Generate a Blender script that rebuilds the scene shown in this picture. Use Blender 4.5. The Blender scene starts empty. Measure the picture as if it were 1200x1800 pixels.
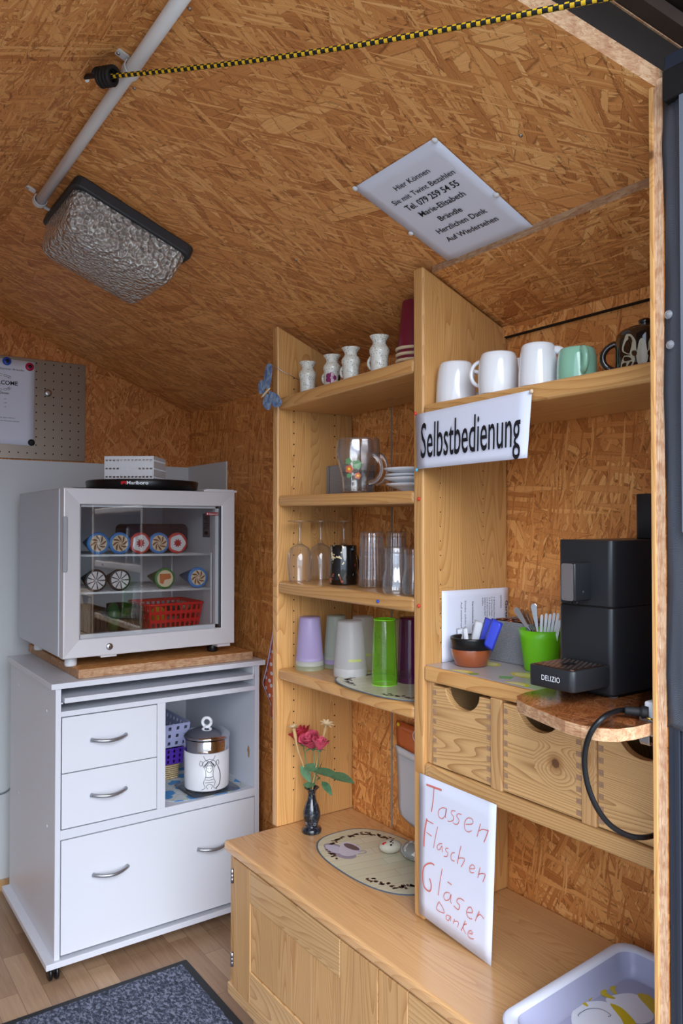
import bpy, bmesh, math, random
from mathutils import Vector, Matrix
random.seed(7)
PI = math.pi
SC = bpy.context.scene
COL = SC.collection
# ---------------------------------------------------------------- camera
CAMZ = 1.36
FPX = 1348.0
PITCH = math.radians(0.95)
YAW = math.radians(-35.15)
cam = bpy.data.cameras.new('camera')
cam.sensor_fit = 'HORIZONTAL'
cam.sensor_width = 24.0
cam.lens = FPX / 1200.0 * 24.0
cam.clip_start = 0.02
cam_o = bpy.data.objects.new('camera', cam)
cam_o.location = (0, 0, CAMZ)
cam_o.rotation_euler = (PI / 2 + PITCH, 0, YAW)
COL.objects.link(cam_o)
SC.camera = cam_o
# ---------------------------------------------------------------- world, sun, exposure
wd = bpy.data.worlds.new('overcast_sky')
SC.world = wd
wd.use_nodes = True
nt = wd.node_tree
bg = nt.nodes['Background']
tc = nt.nodes.new('ShaderNodeTexCoord')
sx = nt.nodes.new('ShaderNodeSeparateXYZ')
rp = nt.nodes.new('ShaderNodeValToRGB')
rp.color_ramp.elements[0].position = 0.0
rp.color_ramp.elements[0].color = (0.50, 0.60, 0.76, 1)
rp.color_ramp.elements[1].position = 0.9
rp.color_ramp.elements[1].color = (0.84, 0.97, 1.20, 1)
nt.links.new(tc.outputs['Generated'], sx.inputs[0])
nt.links.new(sx.outputs['Z'], rp.inputs[0])
nt.links.new(rp.outputs[0], bg.inputs[0])
bg.inputs[1].default_value = 1.3
sun = bpy.data.lights.new('hazy_sun', 'SUN')
sun.energy = 1.2
sun.angle = math.radians(50)
sun.color = (0.97, 0.98, 1.0)
sun_o = bpy.data.objects.new('hazy_sun', sun)
COL.objects.link(sun_o)
sd = Vector((0.42, 1.0, -0.62))          # direction the light travels: from the yard into the hut
sun_o.rotation_euler = sd.to_track_quat('-Z', 'Y').to_euler()
SC.view_settings.view_transform = 'Standard'
SC.view_settings.look = 'None'
SC.view_settings.gamma = 1.0
SC.view_settings.use_curve_mapping = False
SC.view_settings.exposure = 1.5
SC.cycles.max_bounces = 10
SC.cycles.diffuse_bounces = 3
SC.cycles.transparent_max_bounces = 40
SC.cycles.transmission_bounces = 16
# ---------------------------------------------------------------- measuring: a sight line met with a known real plane
_R = Matrix.Rotation(YAW, 3, 'Z') @ Matrix.Rotation(PI / 2 + PITCH, 3, 'X')
_C = Vector((0, 0, CAMZ))
WX = 1.374      # face of the right wall
HC = 1.845      # ceiling height at the right wall
SL = 0.391      # roof slope
WY = 3.10       # face of the back wall
def at(u, v, x=None, y=None, z=None):
    d = _R @ Vector(((u - 600) / FPX, -(v - 900) / FPX, -1))
    if x is not None: t = x / d.x
    elif y is not None: t = y / d.y
    else: t = (z - CAMZ) / d.z
    return _C + d * t
def on_ceiling(u, v, off=0.0):
    d = _R @ Vector(((u - 600) / FPX, -(v - 900) / FPX, -1))
    t = (HC - off + SL * WX - CAMZ) / (d.z + SL * d.x)
    return _C + d * t
def depth(p):
    return -(_R.transposed() @ (Vector(p) - _C)).z
def spot(l, r, vb, vt, z):
    """round thing standing on height z: centre, radius, height"""
    p = at((l + r) / 2, vb, z=z)
    h = Vector((p.x, p.y, 0)).normalized()
    R = 0.03
    for _ in range(4):
        R = (r - l) / 2 * depth(p + h * R) / FPX
    c = p + h * R
    q = at((l + r) / 2, vt, x=c.x) if abs(c.x) > .2 else at((l + r) / 2, vt, y=c.y)
    return c.x, c.y, R, q.z - z
def spotx(l, r, vt, z, xc):
    """the same for a thing whose foot is hidden: its axis lies at x = xc"""
    q = at((l + r) / 2, vt, x=xc)
    return xc, q.y, (r - l) / 2 * depth(q) / FPX, q.z - z
# ---------------------------------------------------------------- mesh builder
class MB:
    def __init__(s):
        s.v = []; s.f = []; s.m = []; s.s = []
    def add(s, vs, fs, mi=0, smooth=False):
        b = len(s.v)
        s.v += [Vector(p) for p in vs]
        for f in fs:
            s.f.append(tuple(b + i for i in f)); s.m.append(mi); s.s.append(smooth)
        return s
    def poly(s, pts, mi=0, smooth=False):
        return s.add(pts, [tuple(range(len(pts)))], mi, smooth)
    def box(s, x0, x1, y0, y1, z0, z1, mi=0):
        v = [(x, y, z) for x in (x0, x1) for y in (y0, y1) for z in (z0, z1)]
        return s.add(v, [(0, 1, 3, 2), (4, 6, 7, 5), (0, 4, 5, 1), (2, 3, 7, 6), (0, 2, 6, 4), (1, 5, 7, 3)], mi)
    def hexa(s, a, b, mi=0):
        """solid between two quads of four points each"""
        return s.add(list(a) + list(b), [(3, 2, 1, 0), (4, 5, 6, 7), (0, 1, 5, 4), (1, 2, 6, 5), (2, 3, 7, 6), (3, 0, 4, 7)], mi)
    def lathe(s, prof, c=(0, 0, 0), n=40, mi=0, cap0=True, cap1=True, smooth=True, rib=0, ribn=0, ax=None):
        c = Vector(c)
        U, V, N = ax if ax else (Vector((1, 0, 0)), Vector((0, 1, 0)), Vector((0, 0, 1)))
        vs = []
        for (r, z) in prof:
            for k in range(n):
                a = 2 * PI * k / n
                rr = r * (1 + rib * math.cos(a * ribn)) if rib else r
                vs.append(c + U * (rr * math.cos(a)) + V * (rr * math.sin(a)) + N * z)
        fs = []
        for i in range(len(prof) - 1):
            for k in range(n):
                a, b = i * n + k, i * n + (k + 1) % n
                fs.append((a, b, b + n, a + n))
        s.add(vs, fs, mi, smooth)
        b0 = len(s.v) - len(vs)
        if cap0 and prof[0][0] > 1e-5:
            s.f.append(tuple(b0 + k for k in reversed(range(n)))); s.m.append(mi); s.s.append(False)
        if cap1 and prof[-1][0] > 1e-5:
            o = b0 + (len(prof) - 1) * n
            s.f.append(tuple(o + k for k in range(n))); s.m.append(mi); s.s.append(False)
        return s
    def tube(s, pts, r, n=10, mi=0, closed=False, mfn=None, flat=1.0):
        pts = [Vector(p) for p in pts]
        rs = r if isinstance(r, (list, tuple)) else [r] * len(pts)
        N = len(pts); vs = []; up = None
        for i, p in enumerate(pts):
            a = pts[i - 1] if (i > 0 or closed) else pts[i]
            b = pts[(i + 1) % N] if (i < N - 1 or closed) else pts[i]
            t = (b - a).normalized()
            if up is None:
                up = Vector((0, 0, 1)) if abs(t.z) < .9 else Vector((1, 0, 0))
            sd_ = t.cross(up).normalized(); up = sd_.cross(t).normalized()
            for k in range(n):
                an = 2 * PI * k / n
                vs.append(p + sd_ * (rs[i] * math.cos(an)) + up * (rs[i] * flat * math.sin(an)))
        b0 = len(s.v); s.v += vs
        for i in range(N if closed else N - 1):
            for k in range(n):
                j = (i + 1) % N
                s.f.append((b0 + i * n + k, b0 + i * n + (k + 1) % n, b0 + j * n + (k + 1) % n, b0 + j * n + k))
                s.m.append(mfn(i, k) if mfn else mi); s.s.append(True)
        if not closed:
            s.f.append(tuple(b0 + k for k in reversed(range(n)))); s.m.append(mfn(0, 0) if mfn else mi); s.s.append(False)
            s.f.append(tuple(b0 + (N - 1) * n + k for k in range(n))); s.m.append(mfn(N - 1, 0) if mfn else mi); s.s.append(False)
        return s
    def prism(s, out, O, U, V, th, mi=0, mside=None, smooth=False):
        """outline out (2-D) in the frame O,U,V, extruded by th along U x V"""
        O, U, V = Vector(O), Vector(U), Vector(V)
        N = U.cross(V).normalized() * th
        a = [O + U * p[0] + V * p[1] for p in out]
        n = len(a); b0 = len(s.v)
        s.v += a + [p + N for p in a]
        s.f.append(tuple(b0 + i for i in reversed(range(n)))); s.m.append(mi); s.s.append(False)
        s.f.append(tuple(b0 + n + i for i in range(n))); s.m.append(mi); s.s.append(False)
        for i in range(n):
            j = (i + 1) % n
            s.f.append((b0 + i, b0 + j, b0 + n + j, b0 + n + i)); s.m.append(mi if mside is None else mside); s.s.append(smooth)
        return s
    def ball(s, c, r, sc=(1, 1, 1), mi=0, n=20, m=12, warp=None):
        vs = []; c = Vector(c)
        for i in range(m + 1):
            th = PI * i / m
            for k in range(n):
                a = 2 * PI * k / n
                d = Vector((math.sin(th) * math.cos(a), math.sin(th) * math.sin(a), math.cos(th)))
                w = warp(d) if warp else 1
                vs.append(c + Vector((d.x * sc[0], d.y * sc[1], d.z * sc[2])) * r * w)
        fs = [(i * n + k, (i + 1) * n + k, (i + 1) * n + (k + 1) % n, i * n + (k + 1) % n) for i in range(m) for k in range(n)]
        return s.add(vs, fs, mi, True)
    def xf(s, M, start=0):
        for i in range(start, len(s.v)): s.v[i] = M @ s.v[i]
        return s
    def build(s, name, mats, parent=None, bevel=0, seg=2, keep=False, weld=False, subd=0):
        if not isinstance(mats, (list, tuple)): mats = [mats]
        if parent is None and not keep:
            xs = [p.x for p in s.v]; ys = [p.y for p in s.v]; zs = [p.z for p in s.v]
            o = Vector(((min(xs) + max(xs)) / 2, (min(ys) + max(ys)) / 2, min(zs)))
            off = o
        elif parent is not None:
            o = Vector((0, 0, 0)); off = root_of(parent)
        else:
            o = Vector((0, 0, 0)); off = o
        me = bpy.data.meshes.new(name)
        me.from_pydata([p - off for p in s.v], [], s.f)
        for m in mats: me.materials.append(m)
        me.polygons.foreach_set('material_index', s.m)
        me.polygons.foreach_set('use_smooth', s.s)
        bm = bmesh.new(); bm.from_mesh(me)
        bmesh.ops.remove_doubles(bm, verts=bm.verts, dist=1e-6)
        bmesh.ops.recalc_face_normals(bm, faces=bm.faces)
        bm.to_mesh(me); bm.free()
        ob = bpy.data.objects.new(name, me)
        ob.location = o
        COL.objects.link(ob)
        if parent: ob.parent = parent
        if bevel:
            bv = ob.modifiers.new('bevel', 'BEVEL'); bv.width = bevel; bv.segments = seg
            bv.limit_method = 'ANGLE'; bv.angle_limit = math.radians(40); bv.harden_normals = False
        if subd:
            sb = ob.modifiers.new('subd', 'SUBSURF'); sb.levels = subd; sb.render_levels = subd
        return ob
def root_of(o):
    p = Vector((0, 0, 0))
    while o is not None:
        p += Vector(o.location); o = o.parent
    return p
def tag(o, label=None, cat=None, group=None, kind=None):
    if label: o['label'] = label
    if cat: o['category'] = cat
    if group: o['group'] = group
    if kind: o['kind'] = kind
    return o
def struct(o):
    o['kind'] = 'structure'; return o
def thing(name, label, cat, loc=(0, 0, 0), group=None, rz=0):
    o = bpy.data.objects.new(name, None)
    o.empty_display_size = .05
    COL.objects.link(o); o.location = loc; o.rotation_euler = (0, 0, rz)
    return tag(o, label, cat, group)
def copy_tree(o, parent=None):
    c = o.copy(); COL.objects.link(c)
    if parent is not None: c.parent = parent
    for ch in list(o.children): copy_tree(ch, c)
    return c
def lerp(a, b, t): return a + (b - a) * t
def arc(c, r, a0, a1, n, U, V):
    c, U, V = Vector(c), Vector(U), Vector(V)
    return [c + U * (r * math.cos(lerp(a0, a1, i / n))) + V * (r * math.sin(lerp(a0, a1, i / n))) for i in range(n + 1)]
def rrect(w, h, r, n=6):
    o = []
    for (cx, cy, a) in ((w / 2 - r, h / 2 - r, 0), (-w / 2 + r, h / 2 - r, PI / 2), (-w / 2 + r, -h / 2 + r, PI), (w / 2 - r, -h / 2 + r, 1.5 * PI)):
        for i in range(n + 1):
            t = a + PI / 2 * i / n
            o.append((cx + r * math.cos(t), cy + r * math.sin(t)))
    return o
def smooth_path(pts, k=6):
    pts = [Vector(p) for p in pts]; out = []
    for i in range(len(pts) - 1):
        p0 = pts[max(i - 1, 0)]; p1 = pts[i]; p2 = pts[i + 1]; p3 = pts[min(i + 2, len(pts) - 1)]
        for j in range(k):
            t = j / k
            out.append(0.5 * ((2 * p1) + (p2 - p0) * t + (2 * p0 - 5 * p1 + 4 * p2 - p3) * t * t + (3 * p1 - p0 - 3 * p2 + p3) * t ** 3))
    out.append(pts[-1]); return out
def text_mb(txt, O, U, V, h, width=None, align='L', th=0.0004, squash=None, mat=None, name='lettering', parent=None, bold=0.0, shear=0):
    """printed letters lying on a surface: cap height h, O = baseline start/middle, U along, V up"""
    cu = bpy.data.curves.new('t', 'FONT'); cu.body = txt; cu.size = 1.0
    cu.extrude = 0.0; cu.offset = bold; cu.resolution_u = 3; cu.shear = shear
    ob = bpy.data.objects.new('t', cu); COL.objects.link(ob)
    bpy.context.view_layer.update()
    dg = bpy.context.evaluated_depsgraph_get()
    me = bpy.data.meshes.new_from_object(ob.evaluated_get(dg))
    vs = [v.co.copy() for v in me.vertices]; fs = [tuple(p.vertices) for p in me.polygons]
    bpy.data.objects.remove(ob); bpy.data.curves.remove(cu); bpy.data.meshes.remove(me)
    if not vs: return None
    x0 = min(v.x for v in vs); x1 = max(v.x for v in vs)
    sy = h / 0.70
    sx_ = sy if width is None else width / (x1 - x0)
    if align == 'C': off = -(x0 + x1) / 2
    elif align == 'R': off = -x1
    else: off = -x0
    O, U, V = Vector(O), Vector(U).normalized(), Vector(V).normalized()
    N = U.cross(V).normalized()
    m = MB()
    m.add([O + U * ((v.x + off) * sx_) + V * (v.y * sy) + N * th for v in vs], fs)
    return m
def ribbon(m, pts, w, N, mi=0, ends=True):
    """flat pen stroke of width w along pts on a plane with normal N"""
    pts = [Vector(p) for p in pts]; N = Vector(N).normalized()
    ws = w if isinstance(w, (list, tuple)) else [w] * len(pts)
    L = []; Rr = []
    for i, p in enumerate(pts):
        a = pts[max(i - 1, 0)]; b = pts[min(i + 1, len(pts) - 1)]
        t = (b - a).normalized(); s_ = t.cross(N).normalized() * ws[i] / 2
        L.append(p + s_); Rr.append(p - s_)
    n = len(pts)
    m.add(L + Rr, [(i, i + 1, n + i + 1, n + i) for i in range(n - 1)], mi)
# ---------------------------------------------------------------- materials
def srgb(r, g, b):
    f = lambda c: (c / 255 / 12.92) if c / 255 <= .04045 else ((c / 255 + .055) / 1.055) ** 2.4
    return (f(r), f(g), f(b), 1)
def newmat(name):
    m = bpy.data.materials.new(name); m.use_nodes = True
    return m, m.node_tree, m.node_tree.nodes['Principled BSDF']
class NG:
    """tiny helper for node graphs"""
    def __init__(s, nt): s.nt = nt
    def n(s, t, **k):
        nd = s.nt.nodes.new(t)
        for a, b in k.items(): setattr(nd, a, b)
        return nd
    def l(s, a, b): s.nt.links.new(a, b)
    def put(s, sock, v):
        if hasattr(v, 'is_output'): s.l(v, sock)
        else: sock.default_value = v
    def math(s, op, a, b=None, c=None, clamp=False):
        nd = s.n('ShaderNodeMath', operation=op, use_clamp=clamp)
        s.put(nd.inputs[0], a)
        if b is not None: s.put(nd.inputs[1], b)
        if c is not None: s.put(nd.inputs[2], c)
        return nd.outputs[0]
    def mix(s, fac, a, b, mode='MIX'):
        nd = s.n('ShaderNodeMix', data_type='RGBA', blend_type=mode)
        s.put(nd.inputs[0], fac); s.put(nd.inputs[6], a); s.put(nd.inputs[7], b)
        return nd.outputs[2]
    def ramp(s, fac, stops, interp='LINEAR'):
        nd = s.n('ShaderNodeValToRGB'); cr = nd.color_ramp; cr.interpolation = interp
        while len(cr.elements) < len(stops): cr.elements.new(.5)
        for e, (p, c) in zip(cr.elements, stops):
            e.position = p; e.color = c if len(c) == 4 else (*c, 1)
        s.put(nd.inputs[0], fac); return nd.outputs[0]
    def remap(s, v, a, b, c, d):
        nd = s.n('ShaderNodeMapRange'); s.put(nd.inputs[0], v)
        for i, k in enumerate((a, b, c, d)): nd.inputs[i + 1].default_value = k
        return nd.outputs[0]
    def comb(s, x, y, z):
        nd = s.n('ShaderNodeCombineXYZ'); s.put(nd.inputs[0], x); s.put(nd.inputs[1], y); s.put(nd.inputs[2], z)
        return nd.outputs[0]
    def vmath(s, op, a, b=None):
        nd = s.n('ShaderNodeVectorMath', operation=op); s.put(nd.inputs[0], a)
        if b is not None: s.put(nd.inputs[1], b)
        return nd.outputs[0]
    def noise(s, vec, scale, detail=2, rough=.5, dist=0, dim='3D'):
        nd = s.n('ShaderNodeTexNoise', noise_dimensions=dim); s.put(nd.inputs['Vector'], vec)
        nd.inputs['Scale'].default_value = scale; nd.inputs['Detail'].default_value = detail
        nd.inputs['Roughness'].default_value = rough; nd.inputs['Distortion'].default_value = dist
        return nd.outputs[0]
    def voro(s, vec, scale, feature='F1', dim='2D', rand=1.0):
        nd = s.n('ShaderNodeTexVoronoi', feature=feature, voronoi_dimensions=dim); s.put(nd.inputs['Vector'], vec)
        nd.inputs['Scale'].default_value = scale; nd.inputs['Randomness'].default_value = rand
        return nd
    def bump(s, h, strength, dist, bsdf):
        nd = s.n('ShaderNodeBump'); nd.inputs['Strength'].default_value = strength; nd.inputs['Distance'].default_value = dist
        s.l(h, nd.inputs['Height']); s.l(nd.outputs[0], bsdf.inputs['Normal']); return nd
def plain(name, col, rough=.5, metal=0, spec=.5, trans=0, ior=1.45, alpha=1, coat=0, bump=None, sheen=0, sss=0, var=0):
    m, t, b = newmat(name)
    b.inputs['Base Color'].default_value = col if len(col) == 4 else (*col, 1)
    b.inputs['Roughness'].default_value = rough; b.inputs['Metallic'].default_value = metal
    b.inputs['Specular IOR Level'].default_value = spec
    b.inputs['Transmission Weight'].default_value = trans; b.inputs['IOR'].default_value = ior
    b.inputs['Alpha'].default_value = alpha; b.inputs['Coat Weight'].default_value = coat
    g = NG(t); tcn = g.n('ShaderNodeTexCoord')
    if var:
        nz = g.noise(tcn.outputs['Object'], var[0], 3, .6)
        c2 = tuple(c * var[1] for c in col[:3]) + (1,)
        g.l(g.mix(g.remap(nz, .35, .7, 0, 1), col if len(col) == 4 else (*col, 1), c2), b.inputs['Base Color'])
    if bump:
        nz = g.noise(tcn.outputs['Object'], bump[0], 3, .6)
        g.bump(nz, bump[1], bump[2], b)
    return m
def clear(name, tint=(1, 1, 1), rough=.02, edge=.9, body=0.0, bodycol=(1, 1, 1), ior=1.45, facing=0.0, rim=None):
    """thin clear wall: lets light straight through, mirrors more at grazing angles"""
    m, t, b = newmat(name); g = NG(t)
    tr = g.n('ShaderNodeBsdfTransparent'); tr.inputs[0].default_value = (*tint, 1)
    gl = g.n('ShaderNodeBsdfGlossy'); gl.inputs['Roughness'].default_value = rough
    lf = g.n('ShaderNodeLayerWeight'); lf.inputs[0].default_value = .5
    if rim: g.l(g.mix(g.math('POWER', lf.outputs['Facing'], 2.2), (*tint, 1), (*rim, 1)), tr.inputs[0])
    f0 = ((ior - 1) / (ior + 1)) ** 2
    fr = g.math('ADD', g.math('MULTIPLY', g.math('POWER', lf.outputs['Facing'], 5.0), 1 - f0), f0)
    mx = g.n('ShaderNodeMixShader'); g.l(g.math('MULTIPLY', fr, edge, clamp=True), mx.inputs[0])
    src = tr.outputs[0]
    if body or facing:
        df = g.n('ShaderNodeBsdfDiffuse'); df.inputs[0].default_value = (*bodycol, 1)
        tl = g.n('ShaderNodeBsdfTranslucent'); tl.inputs[0].default_value = (*bodycol, 1)
        m0 = g.n('ShaderNodeMixShader'); m0.inputs[0].default_value = .5; g.l(df.outputs[0], m0.inputs[1]); g.l(tl.outputs[0], m0.inputs[2])
        m1 = g.n('ShaderNodeMixShader')
        if facing:
            lw = g.n('ShaderNodeLayerWeight'); lw.inputs[0].default_value = .35
            g.l(g.math('ADD', body, g.math('MULTIPLY', lw.outputs['Facing'], facing), clamp=True), m1.inputs[0])
        else: m1.inputs[0].default_value = body
        g.l(tr.outputs[0], m1.inputs[1]); g.l(m0.outputs[0], m1.inputs[2]); src = m1.outputs[0]
    g.l(src, mx.inputs[1]); g.l(gl.outputs[0], mx.inputs[2])
    g.l(mx.outputs[0], t.nodes['Material Output'].inputs[0])
    return m
def rot2(g, u, v, ang):
    c, s_ = math.cos(ang), math.sin(ang)
    a = g.math('ADD', g.math('MULTIPLY', u, c), g.math('MULTIPLY', v, s_))
    b = g.math('SUBTRACT', g.math('MULTIPLY', v, c), g.math('MULTIPLY', u, s_))
    return a, b
def osb(name, axes, main=0.0, spread=1.5, size=1.0, tone=(1, 1, 1), seed=0, gloss=.5):
    """oriented strand board: overlapping layers of long wood flakes, each with its own grain"""
    m, t, b = newmat(name); g = NG(t)
    tcn = g.n('ShaderNodeTexCoord'); sp = g.n('ShaderNodeSeparateXYZ'); g.l(tcn.outputs['Object'], sp.inputs[0])
    U, V = sp.outputs[axes[0]], sp.outputs[axes[1]]
    wn = g.n('ShaderNodeTexNoise'); wn.inputs['Scale'].default_value = 9; wn.inputs['Detail'].default_value = 2
    g.l(tcn.outputs['Object'], wn.inputs['Vector'])
    ws = g.n('ShaderNodeSeparateColor'); g.l(wn.outputs['Color'], ws.inputs[0])
    U = g.math('ADD', g.math('ADD', U, seed * 1.37), g.math('MULTIPLY', ws.outputs[0], .010))
    V = g.math('ADD', g.math('ADD', V, seed * 2.11), g.math('MULTIPLY', ws.outputs[1], .010))
    rnd = random.Random(seed + 5)
    jn = g.noise(tcn.outputs['Object'], 160, 2, .6)
    V = g.math('ADD', V, g.math('MULTIPLY', jn, .0045)); U = g.math('ADD', U, g.math('MULTIPLY', jn, -.0045))
    stops = [(0, srgb(118, 62, 26)), (.2, srgb(182, 116, 62)), (.5, srgb(214, 148, 86)), (.8, srgb(230, 172, 108)), (1, srgb(250, 208, 148))]
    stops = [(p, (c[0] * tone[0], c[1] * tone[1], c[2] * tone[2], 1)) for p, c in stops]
    col = None; hgt = None
    #        length, width, share of cells kept, darkness of the gap
    spec = [(.050, .006, 1, .40), (.080, .010, .6, .5), (.11, .016, .45, .5), (.06, .005, .5, .38), (.12, .022, .36, .55), (.055, .0045, .42, .38), (.10, .012, .38, .45),
            (.065, .0045, .32, .40), (.14, .017, .22, .5), (.08, .007, .26, .42), (.05, .003, .22, .45)]
    for i, (ln, wd_, keep, gap) in enumerate(spec):
        ln *= size; wd_ *= size
        ang = main + spread * ((i * .618034 * 2 + seed * .3) % 2 - 1)
        a, bb = rot2(g, U, V, ang)
        vec = g.comb(g.math('MULTIPLY', a, 1 / ln), g.math('MULTIPLY', bb, 1 / wd_), 0)
        vec = g.vmath('ADD', vec, (i * 17.3, i * 9.7, 0))
        vo = g.voro(vec, 1.0); ed = g.voro(vec, 1.0, 'DISTANCE_TO_EDGE')
        sc = g.n('ShaderNodeSeparateColor'); g.l(vo.outputs['Color'], sc.inputs[0])
        fib = g.noise(g.comb(g.math('MULTIPLY', a, 16), g.math('MULTIPLY', bb, 700), i * 3.0), 1.0, 3, .65)
        tv = g.math('ADD', g.math('MULTIPLY', sc.outputs[1], .62), g.math('MULTIPLY', g.math('SUBTRACT', fib, .22), .74))
        c = g.ramp(tv, stops)
        e = g.remap(ed.outputs['Distance'], .0, .05, gap, 1)
        c = g.mix(1.0, c, g.comb(e, g.math('POWER', e, 1.15), g.math('POWER', e, 1.3)), 'MULTIPLY')
        h = g.math('ADD', g.math('MULTIPLY', sc.outputs[2], .8), g.math('MULTIPLY', fib, .3))
        if col is None: col, hgt = c, h
        else:
            mk = g.math('LESS_THAN', sc.outputs[0], keep)
            col = g.mix(mk, col, c)
            mm = g.n('ShaderNodeMix', data_type='FLOAT'); g.l(mk, mm.inputs[0]); g.l(hgt, mm.inputs[2]); g.l(h, mm.inputs[3]); hgt = mm.outputs[0]
    a, bb = rot2(g, U, V, main + .5)
    ck = g.noise(g.comb(g.math('MULTIPLY', a, 26 / size), g.math('MULTIPLY', bb, 170 / size), 5.0), 1.0, 3, .7, .8)
    ck = g.remap(ck, .30, .40, .42, 1)
    col = g.mix(1.0, col, g.comb(ck, g.math('POWER', ck, 1.2), g.math('POWER', ck, 1.4)), 'MULTIPLY')
    col = g.mix(1.0, col, (1.08, 1.06, 1.02, 1), 'MULTIPLY')
    g.l(col, b.inputs['Base Color'])
    b.inputs['Roughness'].default_value = gloss; b.inputs['Specular IOR Level'].default_value = .35
    g.bump(hgt, .35, .0016, b)
    return m
def osb_edge(name, long_axis, tone=1.0):
    m, t, b = newmat(name); g = NG(t)
    tcn = g.n('ShaderNodeTexCoord')
    sc = {'x': (25, 220, 220), 'y': (220, 25, 220), 'z': (420, 420, 30)}[long_axis]
    mp = g.n('ShaderNodeMapping'); g.l(tcn.outputs['Object'], mp.inputs[0]); mp.inputs['Scale'].default_value = sc
    n1 = g.noise(mp.outputs[0], 1.0, 4, .7, 1.5)
    n2 = g.noise(tcn.outputs['Object'], 60, 2)
    c = g.ramp(n1, [(.3, srgb(168, 118, 84)), (.45, srgb(212, 168, 130)), (.6, srgb(232, 196, 160)), (.75, srgb(246, 222, 194))])
    c = g.mix(g.remap(n2, .45, .65, 0, .5), c, srgb(176, 112, 74))
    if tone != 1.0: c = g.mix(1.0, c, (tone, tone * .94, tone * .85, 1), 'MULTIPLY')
    g.l(c, b.inputs['Base Color']); b.inputs['Roughness'].default_value = .75
    g.bump(n1, .6, .002, b); return m
def pine(name, grain, strip, sw=.072, base=(219, 170, 108), dark=(168, 106, 50), tone=1.0, rings=1.0, rough=.38, knots=.55, coat=.25):
    """glued pine board; grain axis and the axis across which the strips lie"""
    m, t, b = newmat(name); g = NG(t)
    tcn = g.n('ShaderNodeTexCoord'); sp = g.n('ShaderNodeSeparateXYZ'); g.l(tcn.outputs['Object'], sp.inputs[0])
    oi = g.n('ShaderNodeObjectInfo')
    ax = {'x': 0, 'y': 1, 'z': 2}; G = sp.outputs[ax[grain]]; S = sp.outputs[ax[strip]]
    third = [k for k in 'xyz' if k not in (grain, strip)][0]; T = sp.outputs[ax[third]]
    rnd = g.math('MULTIPLY', oi.outputs['Random'], 37.0)
    S0 = g.math('ADD', S, rnd)
    idx = g.math('FLOOR', g.math('DIVIDE', S0, sw))
    wn = g.n('ShaderNodeTexWhiteNoise', noise_dimensions='1D'); g.l(idx, wn.inputs['W'])
    ws = g.n('ShaderNodeSeparateColor'); g.l(wn.outputs['Color'], ws.inputs[0])
    Gs = g.math('ADD', G, g.math('MULTIPLY', ws.outputs[0], 5.0))
    # knots
    kv = g.comb(g.math('MULTIPLY', Gs, 2.6), g.math('MULTIPLY', S0, 9.0), 0)
    kn = g.voro(kv, 1.0)
    kc = g.n('ShaderNodeSeparateColor'); g.l(kn.outputs['Color'], kc.inputs[0])
    rel = g.vmath('SUBTRACT', kv, kn.outputs['Position'])
    rs_ = g.n('ShaderNodeSeparateXYZ'); g.l(rel, rs_.inputs[0])
    kd = g.math('SQRT', g.math('ADD', g.math('POWER', g.math('DIVIDE', rs_.outputs[0], 2.6), 2), g.math('POWER', g.math('DIVIDE', rs_.outputs[1], 9.0), 2)))
    has = g.math('GREATER_THAN', kc.outputs[0], 1 - knots * .5)
    infl = g.math('MULTIPLY', has, g.remap(kd, .0, .05, 1, 0))
    vec = g.comb(g.math('MULTIPLY', Gs, .9), g.math('MULTIPLY', S0, 11.0), g.math('MULTIPLY', T, 5.0))
    low = g.noise(vec, 1.0, 1, .4)
    ph = g.math('ADD', g.math('ADD', g.math('MULTIPLY', low, 34.0), g.math('MULTIPLY', S0, 95.0)), g.math('MULTIPLY', infl, 6.0))
    ph = g.math('ADD', ph, g.math('MULTIPLY', T, 60.0))
    fr = g.math('FRACT', ph)
    ln = g.remap(g.math('POWER', fr, 3.0), 0, 1, 0, 1)
    fib = g.noise(g.comb(g.math('MULTIPLY', Gs, 10), g.math('MULTIPLY', S0, 480), g.math('MULTIPLY', T, 480)), 1.0, 2, .6)
    big = g.noise(vec, .5, 1)
    c = g.mix(g.math('MULTIPLY', ln, .58 * rings, clamp=True), srgb(*base), srgb(*dark))
    c = g.mix(g.remap(fib, .3, .75, .0, .28), c, srgb(*dark))
    tonev = g.math('ADD', g.remap(ws.outputs[1], 0, 1, .86, 1.06), g.remap(big, .3, .7, -.05, .05))
    c = g.mix(1.0, c, g.comb(tonev, g.math('MULTIPLY', tonev, .99), g.math('MULTIPLY', tonev, .96)), 'MULTIPLY')
    ring = g.math('MULTIPLY', has, g.remap(kd, .012, .022, .55, 0))
    c = g.mix(ring, c, srgb(150, 92, 44))
    core = g.math('MULTIPLY', has, g.remap(kd, .007, .010, .85, 0))
    c = g.mix(core, c, srgb(96, 58, 34))
    if tone != 1.0: c = g.mix(1.0, c, (tone, tone, tone, 1), 'MULTIPLY')
    g.l(c, b.inputs['Base Color']); b.inputs['Roughness'].default_value = rough
    b.inputs['Coat Weight'].default_value = coat; b.inputs['Coat Roughness'].default_value = .25
    g.bump(g.math('ADD', g.math('MULTIPLY', ln, -.3), fib), .12, .0006, b)
    return m
M = {}
M['osb_ceil'] = osb('strand board ceiling', (0, 1), main=-.3, spread=1.25, seed=1, size=1.45)
M['osb_ceil2'] = osb('strand board ceiling strip', (0, 1), main=.9, spread=1.2, seed=4, size=1.3)
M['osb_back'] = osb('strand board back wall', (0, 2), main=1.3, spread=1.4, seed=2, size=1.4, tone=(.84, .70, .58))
M['osb_right'] = osb('strand board right wall', (1, 2), main=1.35, spread=1.3, seed=3, size=1.6, tone=(1.0, .92, .82))
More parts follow.
